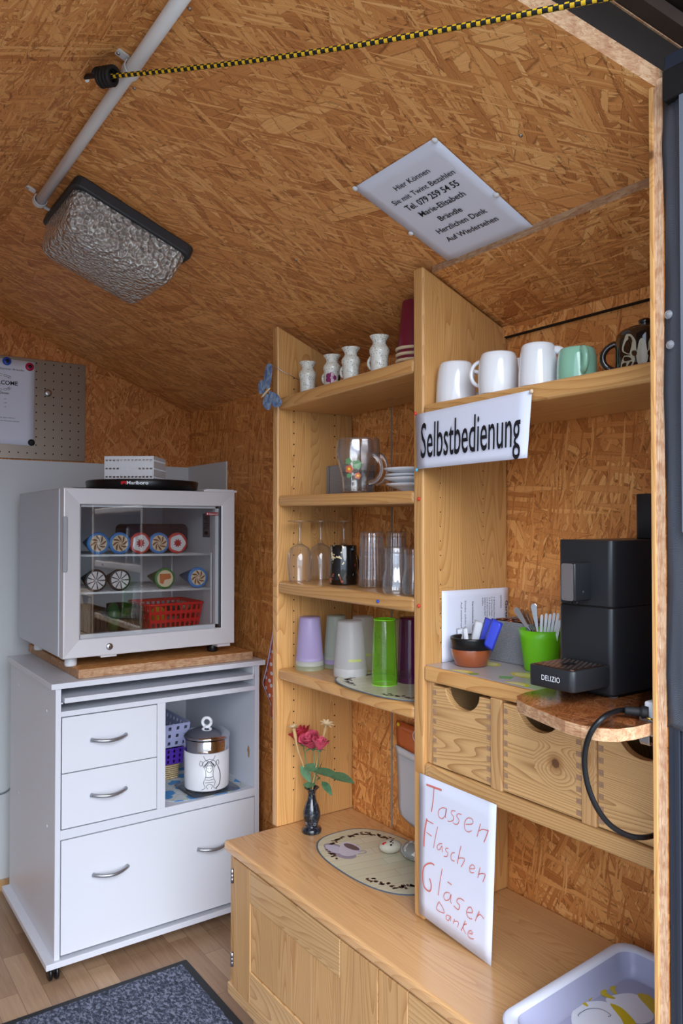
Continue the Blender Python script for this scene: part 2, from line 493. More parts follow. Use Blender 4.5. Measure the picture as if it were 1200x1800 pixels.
M['osb_top'] = osb('strand board slab', (0, 1), main=.1, spread=.9, seed=6, size=.7)
M['osb_shelf'] = osb('foil covered strand board', (0, 1), main=.4, spread=1.5, seed=9, size=.6, tone=(.55, .42, .42), gloss=.12)
M['edge_z'] = osb_edge('sawn board edge upright', 'z')
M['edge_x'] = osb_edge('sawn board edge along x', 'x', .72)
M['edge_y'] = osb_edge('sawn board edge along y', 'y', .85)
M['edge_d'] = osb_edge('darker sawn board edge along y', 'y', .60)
M['pine_zx'] = pine('pine upright', 'z', 'x', sw=.068)
M['pine_yx'] = pine('pine shelf', 'y', 'x', sw=.09)
M['pine_yz'] = pine('pine rail', 'y', 'z', sw=.2, rings=1.3, base=(218, 178, 126), dark=(170, 120, 70))
M['pine_zy'] = pine('pine door boards', 'z', 'y', sw=.085, base=(216, 172, 118), dark=(166, 112, 62), rings=1.2, rough=.5, coat=.1)
M['pine_top'] = pine('pine worktop', 'y', 'x', sw=.11, base=(218, 174, 124), dark=(178, 124, 76), rings=.9, rough=.22, coat=.5)
M['pine_draw'] = pine('pine drawer front', 'y', 'z', sw=.3, base=(232, 188, 130), dark=(160, 110, 60), rings=1.4, rough=.5, coat=.1, knots=.3)
M['pine_rail'] = pine('pine rail across', 'y', 'z', sw=.3, base=(228, 182, 122), dark=(168, 114, 64), rings=1.3, rough=.5, coat=.1)
M['hole'] = plain('dark hole', srgb(28, 20, 14), .9)
M['endgrain'] = plain('finger joint end grain', srgb(178, 140, 108), .7, var=(300, .7))
M['white_lam'] = plain('white laminate', srgb(218, 221, 230), .32, spec=.4)
M['white_lam2'] = plain('white laminate front', srgb(222, 225, 233), .28, spec=.45)
M['grey_panel'] = plain('pale grey wall panel', srgb(206, 210, 212), .4)
M['fridge'] = plain('silver painted metal', srgb(190, 198, 210), .38, metal=.1)
M['fridge_door'] = plain('brushed aluminium door frame', srgb(212, 210, 214), .33, metal=.2)
M['fridge_in'] = plain('fridge liner', srgb(222, 224, 230), .5)
M['grey_dark'] = plain('dark grey plastic', srgb(52, 54, 58), .5)
M['black'] = plain('black plastic', srgb(16, 17, 20), .32)
M['black_m'] = plain('matt black', srgb(18, 18, 20), .6)
M['chrome'] = plain('chrome', srgb(225, 226, 230), .08, metal=1)
M['steel'] = plain('brushed steel', srgb(190, 190, 192), .3, metal=1)
M['handle'] = plain('satin silver handle', srgb(176, 180, 188), .28, metal=.8)
M['perf'] = plain('perforated steel sheet', srgb(158, 146, 132), .34, metal=.75)
M['white'] = plain('white glaze', srgb(232, 234, 238), .12, coat=.5)
M['white_p'] = plain('white plastic', srgb(226, 228, 232), .4)
M['paper'] = plain('white paper', srgb(228, 232, 248), .55, spec=.3)
M['ink'] = plain('black print', srgb(22, 22, 30), .6)
M['foil'] = clear('laminating foil', edge=.8, rough=.1)
M['glass'] = clear('clear glass', tint=(.98, .98, .98), edge=2.2, ior=1.52, facing=.22, bodycol=(.92, .95, .97), rim=(.32, .33, .35))
M['machine'] = plain('anthracite plastic', srgb(38, 40, 43), .33)
M['pane'] = clear('fridge pane', tint=(.93, .94, .94), edge=2.6, rough=.004, ior=1.52)
M['glass_thick'] = plain('pressed glass', (1, 1, 1, 1), .02, trans=1, ior=1.45)
M['mint'] = plain('mint glaze', srgb(140, 192, 166), .15, coat=.5)
M['brown_glaze'] = plain('dark brown glaze', srgb(34, 22, 16), .1, coat=.7)
M['beige_dec'] = plain('beige glaze decoration', srgb(172, 164, 140), .25)
M['green_p'] = plain('green plastic', srgb(112, 196, 28), .35)
M['red_cup'] = plain('dark red plastic', srgb(120, 28, 52), .4)
M['terra'] = plain('terracotta', srgb(152, 80, 46), .25, coat=.4)
M['red_p'] = plain('red plastic', srgb(206, 30, 36), .35)
M['blue_pin'] = plain('blue pin', srgb(40, 80, 190), .3)
M['cyan_pin'] = plain('pale blue pin', srgb(90, 170, 200), .3)
M['red_pin'] = plain('red pin', srgb(205, 60, 45), .4)
M['cream_pin'] = plain('cream pin', srgb(226, 205, 170), .4)
M['pink_pin'] = plain('dark pink magnet', srgb(190, 30, 80), .25)
M['yellow'] = plain('yellow', srgb(232, 196, 40), .5)
M['cord_y'] = plain('yellow cord thread', srgb(226, 182, 30), .7)
M['cord_b'] = plain('black cord thread', srgb(20, 20, 22), .7)
def speckle():
    m, t, b = newmat('speckled stoneware glaze'); g = NG(t); tcn = g.n('ShaderNodeTexCoord')
    v = g.voro(tcn.outputs['Object'], 330, dim='3D'); s_ = g.n('ShaderNodeSeparateColor'); g.l(v.outputs['Color'], s_.inputs[0])
    mk = g.math('MULTIPLY', g.math('LESS_THAN', v.outputs['Distance'], .33), g.math('GREATER_THAN', s_.outputs[0], .62))
    g.l(g.mix(mk, srgb(222, 222, 212), srgb(44, 50, 56)), b.inputs['Base Color']); b.inputs['Roughness'].default_value = .15; b.inputs['Coat Weight'].default_value = .4
    return m
M['speckle'] = speckle()
def parquet():
    m, t, b = newmat('laminate floor with staves'); g = NG(t); tcn = g.n('ShaderNodeTexCoord')
    br = g.n('ShaderNodeTexBrick'); br.offset = .37; br.offset_frequency = 2
    sp = g.n('ShaderNodeSeparateXYZ'); g.l(tcn.outputs['Object'], sp.inputs[0])
    g.l(g.comb(sp.outputs[1], sp.outputs[0], 0), br.inputs['Vector'])
    br.inputs['Scale'].default_value = 1.0; br.inputs['Brick Width'].default_value = .34; br.inputs['Row Height'].default_value = .066
    br.inputs['Mortar Size'].default_value = .0008; br.inputs['Color1'].default_value = (0, 0, 0, 1); br.inputs['Color2'].default_value = (1, 1, 1, 1)
    br.inputs['Mortar'].default_value = (.3, .3, .3, 1)
    s2 = g.n('ShaderNodeSeparateColor'); g.l(br.outputs['Color'], s2.inputs[0])
    fib = g.noise(g.comb(g.math('MULTIPLY', sp.outputs[0], 120), g.math('MULTIPLY', sp.outputs[1], 6), s2.outputs[0]), 1.0, 3, .6, 1.0)
    tv = g.math('ADD', g.math('MULTIPLY', s2.outputs[0], .55), g.math('MULTIPLY', fib, .5))
    c = g.ramp(tv, [(.1, srgb(128, 98, 74)), (.45, srgb(160, 128, 100)), (.9, srgb(196, 164, 132))])
    c = g.mix(g.math('MULTIPLY', br.outputs['Fac'], .6), c, srgb(96, 72, 54))
    g.l(c, b.inputs['Base Color']); b.inputs['Roughness'].default_value = .38
    return m
M['floor'] = parquet()
def matpile():
    m, t, b = newmat('ribbed blue grey mat pile'); g = NG(t); tcn = g.n('ShaderNodeTexCoord')
    mp = g.n('ShaderNodeMapping'); g.l(tcn.outputs['Object'], mp.inputs[0]); mp.inputs['Scale'].default_value = (1.0, .6, 1)
    n1 = g.noise(mp.outputs[0], 130, 3, .6, .6)
    n2 = g.noise(tcn.outputs['Object'], 500, 2)
    c = g.ramp(n1, [(.36, srgb(36, 42, 58)), (.5, srgb(78, 86, 108)), (.62, srgb(142, 150, 172))])
    c = g.mix(g.remap(n2, .3, .7, 0, .35), c, srgb(50, 54, 66))
    g.l(c, b.inputs['Base Color']); b.inputs['Roughness'].default_value = .95
    g.bump(n1, 1.0, .004, b); return m
M['mat'] = matpile()
M['mat_edge'] = plain('black rubber border', srgb(38, 42, 46), .55)
M['ground'] = plain('gravel yard', srgb(140, 138, 128), .95, var=(12, .8))
M['dark_beam'] = plain('dark stained beam', srgb(34, 23, 17), .55, var=(14, .6))
M['dark_beam2'] = plain('dark brown soffit board', srgb(66, 52, 44), .5, var=(10, .7))
def mesh_mat():
    m, t, b = newmat('blue grey insect mesh'); g = NG(t); tcn = g.n('ShaderNodeTexCoord')
    w = g.n('ShaderNodeTexChecker'); w.inputs['Scale'].default_value = 900; g.l(tcn.outputs['Object'], w.inputs[0])
    n1 = g.noise(tcn.outputs['Object'], 9, 2)
    c = g.mix(w.outputs['Fac'], srgb(38, 42, 50), srgb(100, 104, 114))
    c = g.mix(g.remap(n1, .35, .65, 0, .5), c, srgb(70, 74, 82))
    g.l(c, b.inputs['Base Color']); b.inputs['Roughness'].default_value = .5
    return m
M['mesh'] = mesh_mat()
M['mesh2'] = plain('blackish blue frame foil', srgb(44, 50, 62), .4)
M['pale_blue'] = plain('pale blue sheet', srgb(112, 120, 132), .5)
# ---------------------------------------------------------------- the hut
RX = 0.455                      # ridge
def ceil_z(x): return HC + SL * (WX - x)
LX = 2 * RX - WX                # left wall face
FY = 0.645                      # inner face of the front board
m = MB(); m.box(LX - .1, WX + .02, -.05 + .62, WY + .02, -.03, 0); struct(m.build('floor', M['floor'], keep=True))
m = MB(); m.box(-8, 8, -9, 12, -.12, -.06); struct(m.build('ground', M['ground'], keep=True))
m = MB(); m.box(WX, WX + .02, FY - .02, WY + .02, -.03, HC + .0); struct(m.build('wall_right', M['osb_right'], keep=True))
m = MB(); m.box(LX - .02, LX, FY, WY + .02, -.03, HC); struct(m.build('wall_left', M['grey_panel'], keep=True))
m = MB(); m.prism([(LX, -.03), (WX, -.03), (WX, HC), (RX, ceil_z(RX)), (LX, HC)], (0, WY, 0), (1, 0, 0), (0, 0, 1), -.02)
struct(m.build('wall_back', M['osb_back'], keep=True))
# roof boards; the front edge runs slightly askew
e0 = (WX + .02, .51); e1 = (RX, .815)
def roofslab(xa, ya, xb, yb, y1, t0, t1, zf):
    a = [(xa, ya, zf(xa) + t0), (xb, yb, zf(xb) + t0), (xb, y1, zf(xb) + t0), (xa, y1, zf(xa) + t0)]
    b = [(p[0], p[1], p[2] - t0 + t1) for p in a]
    return a, b
m = MB()
a, b = roofslab(RX, .818, WX + .02, .503, WY + .02, 0, .03, ceil_z); m.hexa(a, b)
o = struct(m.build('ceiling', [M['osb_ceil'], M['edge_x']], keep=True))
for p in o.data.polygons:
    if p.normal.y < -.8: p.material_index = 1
m = MB()
zl = lambda x: HC + SL * (x - LX)
a, b = roofslab(LX - .02, e1[1], RX, e1[1], WY + .02, 0, .02, zl); m.hexa(a, b)
struct(m.build('ceiling', M['osb_ceil2'], keep=True))
# lower sheet over the right bay
m = MB()
a, b = roofslab(1.142, .63, WX, .62, 1.272, -.016, 0, ceil_z); m.hexa(a, b)
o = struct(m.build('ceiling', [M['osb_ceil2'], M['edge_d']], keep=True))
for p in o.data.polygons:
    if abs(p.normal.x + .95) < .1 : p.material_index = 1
# roof skin and eaves overhang outside
# front beam above the door opening
m = MB(); a, b = roofslab(RX, .825, WX + .3, .44, 1.0, .03, .10, ceil_z); m.hexa(a, b); struct(m.build('trim_1', M['dark_beam'], keep=True))
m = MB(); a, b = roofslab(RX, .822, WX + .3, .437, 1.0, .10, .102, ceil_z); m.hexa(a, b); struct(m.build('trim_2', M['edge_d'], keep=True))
m = MB(); a, b = roofslab(RX, .80, WX + .3, .41, 1.0, .104, .125, ceil_z); m.hexa(a, b); struct(m.build('trim_3', M['dark_beam2'], keep=True))
# front wall beside the opening: strand board with a pine lipping on its cut edge
m = MB(); m.box(1.0, WX + .02, .624, .638, -.03, 2.0); o = struct(m.build('wall_front', [M['osb_back'], M['edge_z']], keep=True))
for p in o.data.polygons:
    if p.normal.x < -.8: p.material_index = 1
m = MB(); m.box(.998, 1.03, .638, .645, -.03, 1.998); struct(m.build('trim_4', M['pine_zx'], keep=True, bevel=.001))
# dark door frame profile and roof skin outside
m = MB(); m.box(1.003, 1.08, .585, .6235, -.06, 2.03); m.box(1.08, WX + .1, .60, .6235, -.06, 2.0); struct(m.build('trim_5', M['mesh2'], keep=True, bevel=.002))
# batten where roof and right wall meet
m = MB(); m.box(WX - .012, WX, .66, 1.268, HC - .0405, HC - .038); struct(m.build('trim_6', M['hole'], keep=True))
m = MB(); m.box(WX - .012, WX, .66, 1.268, HC - .038, HC - .014); struct(m.build('trim_7', M['osb_right'], keep=True))
m = MB()
a, b = roofslab(RX, .30, WX + .35, .30, WY + .2, .14, .17, ceil_z); m.hexa(a, b)
a, b = roofslab(LX - .35, .30, RX, .30, WY + .2, .14, .17, zl); m.hexa(a, b)
struct(m.build('roof', M['dark_beam'], keep=True))
# ---------------------------------------------------------------- panels behind the freezer
m = MB(); m.box(.30, WX - .001, WY - .006, WY, .02, 1.607)
tag(m.build('wall_panel', M['grey_panel']), 'pale grey splash panel covering the lower back wall behind the freezer', 'panel')
m = MB(); m.box(WX - .006, WX, 2.735, WY - .006, .02, 1.61)
tag(m.build('wall_panel', M['grey_panel']), 'narrow pale grey panel on the right wall turning the corner beside the freezer', 'panel')
m = MB(); m.box(LX, WX, WY - .022, WY, 0, .035); struct(m.build('baseboard_back', M['pine_yz'], keep=True))
# ---------------------------------------------------------------- tall open shelf unit
TH = .027
F = 1.106
def upright(y0, y1, zb, name='side_panel', parent=None, holes=None, hmat=None, ztop=None, x0=F):
    zf = (ceil_z(x0) if ztop is None else ztop) - .022
    zb_ = ceil_z(WX - .003) - .022
    m = MB()
    m.prism([(x0, zb), (WX - .003, zb), (WX - .003, zb_), (x0, zf)], (0, y1, 0), (1, 0, 0), (0, 0, 1), y1 - y0)
    return m
root = thing('shelf_unit', 'tall open pine shelf unit with four shelves on the left half of the sideboard', 'shelf', (F + .13, 1.59, .505))
m = upright(1.888, 1.915, .505)
o = m.build('side_panel', [M['pine_zx']], root, bevel=.004)
hm = MB()
for hx in (F + .055, WX - .07):
    z = .60
    while z < 1.80:
        hm.lathe([(.0022, 0), (.0022, .0006)], (hx, 1.888, z), n=8, ax=(Vector((1, 0, 0)), Vector((0, 0, 1)), Vector((0, -1, 0))))
        z += .032
tag(hm.build('peg_holes', M['hole'], o), kind='stuff')
m = upright(1.262, 1.296, .505); m2 = m.build('side_panel', M['pine_zx'], root, bevel=.006, seg=3)
hm = MB()
for hx in (F + .05, WX - .085):
    z = 1.10
    while z < 1.55:
        hm.lathe([(.0013, 0), (.0013, .0006)], (hx, 1.262, z), n=8, ax=(Vector((1, 0, 0)), Vector((0, 0, 1)), Vector((0, -1, 0))))
        z += .032
tag(hm.build('peg_holes', M['hole'], m2), kind='stuff')
SH = {}
for i, (zt_l, zt_r, th) in enumerate(((1.722, 1.732, .034), (1.443, 1.436, .030), (1.200, 1.199, .034), (.953, .960, .031))):
    m = MB()
    a = [(F + .002, 1.2965, zt_r - th), (WX - .012, 1.2965, zt_r - th), (WX - .012, 1.8875, zt_l - th), (F + .002, 1.8875, zt_l - th)]
    b = [(p[0], p[1], p[2] + th) for p in a]
    m.hexa(a, b); m.build('shelf', M['pine_yx'], root, bevel=.008, seg=3)
# ---------------------------------------------------------------- drawer shelf unit on the right
root = thing('drawer_unit', 'pine unit with one high shelf above a row of drawers with round finger cuts', 'shelf', (F + .13, .95, .807))
YR = .665
m = MB(); m.box(F, WX - .004, YR, 1.2615, 1.588, 1.622); m.build('shelf', M['pine_yx'], root, bevel=.007, seg=3)
m = MB(); m.box(F, WX - .004, YR, 1.2615, 1.022, 1.055); m.build('top_board', M['pine_yx'], root, bevel=.006, seg=3)
m = MB(); m.box(F, WX - .004, YR, 1.2615, .811, .844); m.build('bottom_board', M['pine_rail'], root, bevel=.006, seg=3)
for (a, b) in ((1.038, 1.068), (.823, .854)):
    m = MB(); m.box(F + .002, WX - .01, a, b, .844, 1.022); m.build('divider', M['pine_zy'], root, bevel=.003)
m = MB(); m.box(F + .01, WX - .01, 1.240, 1.2615, .844, 1.022); m.build('divider', M['pine_zy'], root, bevel=.003)
def drawer(y0, y1, cy, cr):
    z0, z1 = .847, 1.016
    out = [(y0, z0), (y1, z0), (y1, z1)]
    n = 18
    for i in range(n + 1):
        a = PI * i / n
        yy = cy + cr * math.cos(a); zz = z1 - cr * .78 * math.sin(a)
        if y0 < yy < y1: out.append((yy, zz))
    out.append((y0, z1))
    m = MB(); m.prism(out, (F + .006, 0, 0), (0, 1, 0), (0, 0, 1), .016)
    d = m.build('drawer', M['pine_draw'], root, bevel=.0012)
    bx = MB()
    bx.box(F + .022, WX - .02, y0 + .001, y0 + .010, z0 + .002, z1 - .004)
    bx.box(F + .022, WX - .02, y1 - .010, y1 - .001, z0 + .002, z1 - .004)
    bx.box(F + .022, WX - .02, y0 + .010, y1 - .010, z0 + .002, z0 + .008)
    bx.box(WX - .03, WX - .02, y0 + .010, y1 - .010, z0 + .008, z1 - .004)
    bx.build('drawer_box', M['pine_yz'], d)
    for (ya, yb) in ((y0, y0 + .011), (y1 - .011, y1)):
        z = z0 + .006; fj = MB()
        while z < z1 - .012:
            fj.box(F + .0055, F + .0062, ya, yb, z, z + .0095); z += .0205
        fj.build('finger_joints', M['endgrain'], d)
drawer(1.0695, 1.2385, 1.150, .049)
drawer(.8555, 1.0365, .951, .049)
drawer(.668, .8215, .737, .045)
# ---------------------------------------------------------------- sideboard
SX = .948; SY0 = .668; SY1 = 1.895
root = thing('sideboard', 'long low pine sideboard with panelled doors carrying the shelves on its worktop', 'sideboard', ((SX + WX) / 2, 1.28, 0))
m = MB(); m.box(SX - .004, WX - .003, SY0, SY1, .478, .505); m.build('worktop', M['pine_top'], root, bevel=.007, seg=3)
m = MB()
m.box(SX + .012, WX - .005, SY1 - .030, SY1 - .010, .10, .478); m.build('side_panel', M['pine_zx'], root, bevel=.002)
m = MB(); m.box(SX + .02, WX - .01, SY0 + .01, SY1 - .03, .12, .14); m.box(WX - .02, WX - .01, SY0 + .01, SY1 - .03, .14, .478)
m.build('carcass', M['pine_yz'], root)
m = MB(); m.box(SX + .002, SX + .03, SY0, SY1 - .012, .10, .131); m.build('bottom_rail', M['pine_yz'], root, bevel=.003)
m = MB(); m.box(SX + .055, WX - .02, SY0, SY1 - .06, 0, .10); m.build('plinth', M['pine_yz'], root, bevel=.002)
def door(ya, yb, hinge=True):
    """ya > yb; framed door with a raised panel"""
    z0, z1 = .134, .474; sw = .09; rt = .082; x = SX
    g_ = .0012
    m = MB()
    m.box(x, x + .018, ya - sw + 0 * g_, ya, z0, z1)
    d = m.build('door', M['pine_zy'], root, bevel=.002)
    m = MB(); m.box(x, x + .018, yb, yb + sw * 1.45, z0, z1); m.build('stile', M['pine_zy'], d, bevel=.002)
    m = MB(); m.box(x, x + .018, yb + sw * 1.45 + g_, ya - sw - g_, z1 - rt, z1); m.build('rail', M['pine_yz'], d, bevel=.002)
    m = MB(); m.box(x, x + .018, yb + sw * 1.45 + g_, ya - sw - g_, z0, z0 + rt); m.build('rail', M['pine_yz'], d, bevel=.002)
    m = MB(); m.box(x + .003, x + .016, yb + sw * 1.45 + g_, ya - sw - g_, z0 + rt + g_, z1 - rt - g_); m.build('panel', M['pine_zy'], d, bevel=.004, seg=3)
    if hinge:
        for z in (.425, .205):
            m = MB(); m.lathe([(.0001, -.019), (.004, -.018), (.0045, -.006), (.0038, -.005), (.0045, -.004), (.0045, .004), (.0038, .005), (.0045, .006), (.004, .018), (.0001, .019)], (x - .001, ya + .005, z), n=12)
            m.build('hinge', M['steel'], d)
door(1.845, 1.222)
door(1.219, .72, False)
# ---------------------------------------------------------------- white rolling cabinet
root = thing('rolling_cabinet', 'white laminate office cabinet on black castors in the far corner under the freezer', 'cabinet', (.97, 2.68, 0))
CY0 = 2.37; CY1 = 2.97; W_ = M['white_lam']
m = MB(); m.box(.612, 1.338, CY0 - .006, CY1, .868, .885); m.build('top', W_, root, bevel=.0015)
m = MB(); m.box(.600, 1.325, CY0 - .012, CY1, .046, .064); m.build('base_board', W_, root, bevel=.002)
m = MB(); m.box(.626, .642, CY0, CY1, .064, .868); o = m.build('side', W_, root, bevel=.001)
for (yy, zz) in ((CY0 + .10, .785), (CY1 - .12, .80), (CY0 + .09, .435), (CY1 - .13, .43)):
    m = MB(); m.lathe([(.0045, 0), (.003, .0012)], (.626, yy, zz), n=10, ax=(Vector((0, 1, 0)), Vector((0, 0, 1)), Vector((-1, 0, 0))))
    m.build('screw_cap', M['white'], o)
m = MB(); m.box(1.300, 1.317, CY0, CY1, .064, .868); o = m.build('side', W_, root, bevel=.001)
m = MB(); m.prism([(-.004, -.022), (.004, -.02), (.005, -.006), (.01, .002), (.006, .012), (.002, .022), (-.004, .014), (-.007, 0)], (1.2995, CY0 + .045, .56), (0, 1, 0), (0, 0, 1), -.0008)
m.build('chipped_spot', M['endgrain'], o)
m = MB(); m.box(.642, 1.300, CY1 - .012, CY1, .064, .868); m.build('back_panel', W_, root)
m = MB(); m.box(.650, 1.290, CY0 - .008, CY1 - .1, .824, .840); m.build('pull_out_tray', W_, root, bevel=.0015)
for (xa, xb) in ((.642, .650), (1.290, 1.300)):
    m = MB(); m.box(xa, xb, CY0 + .01, CY1 - .1, .820, .824); m.box(xa + (.0 if xa < 1 else .006), xb - (.006 if xa < 1 else 0), CY0 + .01, CY1 - .1, .824, .866); m.build('tray_slide', M['white'], root)
m = MB(); m.box(.642, 1.300, CY0, CY1 - .012, .783, .799); m.build('shelf_board', W_, root, bevel=.001)
m = MB(); m.box(.944, .972, CY0 + .001, CY1 - .012, .444, .783); m.build('divider', W_, root, bevel=.001)
m = MB(); m.box(.642, 1.300, CY0 + .001, CY1 - .012, .416, .444); m.build('shelf_board', W_, root, bevel=.001)
def bow(cx, cz, par, y=CY0, w=.108):
    pts = []; rs = []
    for i in range(17):
        t = i / 16
        pts.append((cx - w / 2 + w * t, y - .004 - .024 * math.sin(PI * t) ** .8, cz + .0 + .004 * (1 - math.sin(PI * t)) ))
        rs.append(.0058 if 0 < i < 16 else .0065)
    m = MB(); m.tube(pts, rs, n=12); m.build('handle', M['handle'], par)
for (z0, z1) in ((.614, .780), (.448, .611)):
    m = MB(); m.box(.645, .942, CY0 - .001, CY0 + .015, z0, z1); d = m.build('drawer', M['white_lam2'], root, bevel=.001)
    bow(.785, (z0 + z1) / 2 + .001, d, CY0 - .001)
m = MB(); m.box(.6445, 1.2975, CY0 - .001, CY0 + .015, .074, .413); d = m.build('flap_door', M['white_lam2'], root, bevel=.001)
bow(.792, .287, d, CY0 - .001); bow(1.137, .281, d, CY0 - .001)
for (x, y) in ((.628, 2.392), (1.26, 2.41), (.640, 2.86), (1.26, 2.86)):
    m = MB()
    for dx in (-.015, .004):
        m.lathe([(.001, 0), (.019, .0), (.0225, .002), (.0225, .009), (.019, .011), (.001, .011)], (x + dx, y, .0225), n=24, ax=(Vector((0, 1, 0)), Vector((0, 0, 1)), Vector((1, 0, 0))))
    m.box(x - .005, x + .005, y - .012, y + .012, .026, .046)
    m.build('castor', M['black'], root)
# ---------------------------------------------------------------- strand board slab under the freezer
m = MB(); m.box(.700, 1.305, 2.395, 3.03, .886, .914)
o = m.build('board', [M['osb_top'], M['edge_x']], bevel=.0015); tag(o, 'loose strand board slab lying on the white cabinet under the freezer', 'board')
for p in o.data.polygons:
    if abs(p.normal.z) < .5: p.material_index = 1
# ---------------------------------------------------------------- table-top display freezer
GX0, GX1, GY0, GY1, GZ0, GZ1 = .655, 1.240, 2.410, 2.985, .948, 1.474
root = thing('display_freezer', 'small silver glass-door freezer standing on the strand board slab', 'freezer', ((GX0 + GX1) / 2, 2.7, .914))
m = MB()
t_ = .045; yb = GY0 + .05
m.box(GX0, GX0 + t_, yb, GY1, GZ0, GZ1); m.box(GX1 - t_, GX1, yb, GY1, GZ0, GZ1)
m.box(GX0 + t_, GX1 - t_, yb, GY1, GZ0, GZ0 + t_); m.box(GX0 + t_, GX1 - t_, yb, GY1, GZ1 - t_, GZ1)
m.box(GX0 + t_, GX1 - t_, GY1 - .03, GY1, GZ0 + t_, GZ1 - t_)
m.build('body', M['fridge'], root, bevel=.004)
m = MB(); i0, i1, k0, k1 = GX0 + t_, GX1 - t_, GZ0 + t_, GZ1 - t_
e_ = .0015
m.box(i0 + .0, i0 + e_, yb, GY1 - .03, k0, k1); m.box(i1 - e_, i1, yb, GY1 - .03, k0, k1)
m.box(i0, i1, GY1 - .0315, GY1 - .03, k0, k1); m.box(i0, i1, yb, GY1 - .03, k0, k0 + e_); m.box(i0, i1, yb, GY1 - .03, k1 - e_, k1)
m.build('liner', M['fridge_in'], root)
# mitred door frame
dz0, dz1, dx0, dx1 = GZ0, GZ1, GX0 + .002, GX1
fw = .052
def mitre(pts_o, pts_i):
    m = MB()
    y0, y1 = GY0, GY0 + .045
    a = [pts_o[0], pts_o[1], pts_i[1], pts_i[0]]
    m.hexa([(p[0], y0 + (0 if k < 2 else .006), p[1]) for k, p in enumerate(a)], [(p[0], y1, p[1]) for p in a])
    return m
oc = [(dx0, dz0), (dx1, dz0), (dx1, dz1), (dx0, dz1)]
ic = [(dx0 + fw, dz0 + fw + .004), (dx1 - fw + .004, dz0 + fw + .004), (dx1 - fw + .004, dz1 - fw + .002), (dx0 + fw, dz1 - fw + .002)]
dr = MB()
for k in range(4):
    j = (k + 1) % 4
    q = mitre((oc[k], oc[j]), (ic[k], ic[j]))
    dr.add(q.v, q.f)
door_ = dr.build('door_frame', M['fridge_door'], root, bevel=.003)
m = MB(); m.box(ic[0][0] - .004, ic[1][0] + .004, GY0 + .016, GY0 + .019, ic[0][1] - .004, ic[2][1] + .004); m.build('glass_pane', M['pane'], door_)
m = MB(); m.box(ic[0][0], ic[0][0] + .006, GY0 + .021, GY0 + .04, ic[0][1], ic[2][1]); m.box(ic[1][0] - .016, ic[1][0] - .004, GY0 + .021, GY0 + .04, ic[0][1], ic[2][1])
m.box(ic[0][0], ic[1][0], GY0 + .021, GY0 + .04, ic[0][1], ic[0][1] + .012); m.box(ic[0][0], ic[1][0], GY0 + .021, GY0 + .04, ic[2][1] - .008, ic[2][1])
m.build('gasket_strip', M['fridge_in'], door_)
m = MB(); m.box(ic[1][0] - .004, ic[1][0], GY0 + .008, GY0 + .04, ic[0][1], ic[2][1]); m.build('gasket', M['grey_dark'], door_)
m = MB(); m.box(GX0 - .001, GX0 + .012, GY0 - .006, GY0 + .004, 1.215, 1.385); m.box(GX0 + .010, GX0 + .014, GY0 - .003, GY0 + .002, 1.218, 1.382); m.build('handle', plain('grey grip plastic', srgb(150, 153, 160), .45), door_, bevel=.003)
m = MB(); m.lathe([(.0105, 0), (.0105, .003), (.009, .005), (.0001, .005)], (.800, GY0, .975), n=24, ax=(Vector((1, 0, 0)), Vector((0, 0, 1)), Vector((0, -1, 0)))); lk = m.build('lock', M['steel'], door_)
m = MB(); m.box(.7975, .7995, GY0 - .0056, GY0 - .005, .970, .980); m.build('keyhole', M['hole'], lk)
m = MB(); m.box(1.137, 1.184, GY0 + .0145, GY0 + .0158, 1.392, 1.403); bd = m.build('badge', plain('dark red badge', srgb(130, 24, 34), .4), door_)
tm = text_mb('Diamond', (1.149, GY0 + .0143, 1.3945), (1, 0, 0), (0, 0, 1), .0055, width=.032); tm.build('lettering', M['white'], bd)
m = MB(); m.prism([(0, -.003), (.003, 0), (0, .003), (-.003, 0)], (1.143, GY0 + .0142, 1.3975), (1, 0, 0), (0, 0, 1), .0003); m.build('emblem', M['white'], bd)
# rating label on the inner side wall
m = MB(); m.box(i1 - .0025, i1 - .0016, GY0 + .10, GY0 + .16, 1.315, 1.40); lb = m.build('rating_label', plain('grey label', srgb(104, 110, 120), .5), root)
m = MB()
for k in range(9): m.box(i1 - .0030, i1 - .0024, GY0 + .108, GY0 + .152 - .01 * (k % 3), 1.345 + k * .006, 1.347 + k * .006)
m.ball((i1 - .0026, GY0 + .13, 1.33), .010, (.03, 1.6, .7)); m.build('print', M['ink'], lb)
for (x, y, mt) in ((GX0 + .045, GY0 + .07, M['white_p']), (GX1 - .05, GY0 + .07, M['black']), (GX0 + .045, GY1 - .12, M['white_p']), (GX1 - .05, GY1 - .12, M['black'])):
    m = MB(); m.lathe([(.017, .0002), (.019, .004), (.019, .022), (.014, .0335)], (x, y, .9142), n=24); m.build('foot', mt, root)
m = MB(); m.box(GX1 - .06, GX1 - .012, GY0 + .01, GY0 + .05, .938, .948); m.build('hinge_bracket', M['fridge_door'], root)
m = MB(); m.box(GX0 + .12, GX0 + .17, GY0 + .005, GY0 + .05, .942, .948); m.build('hinge_bracket', M['fridge_door'], root)
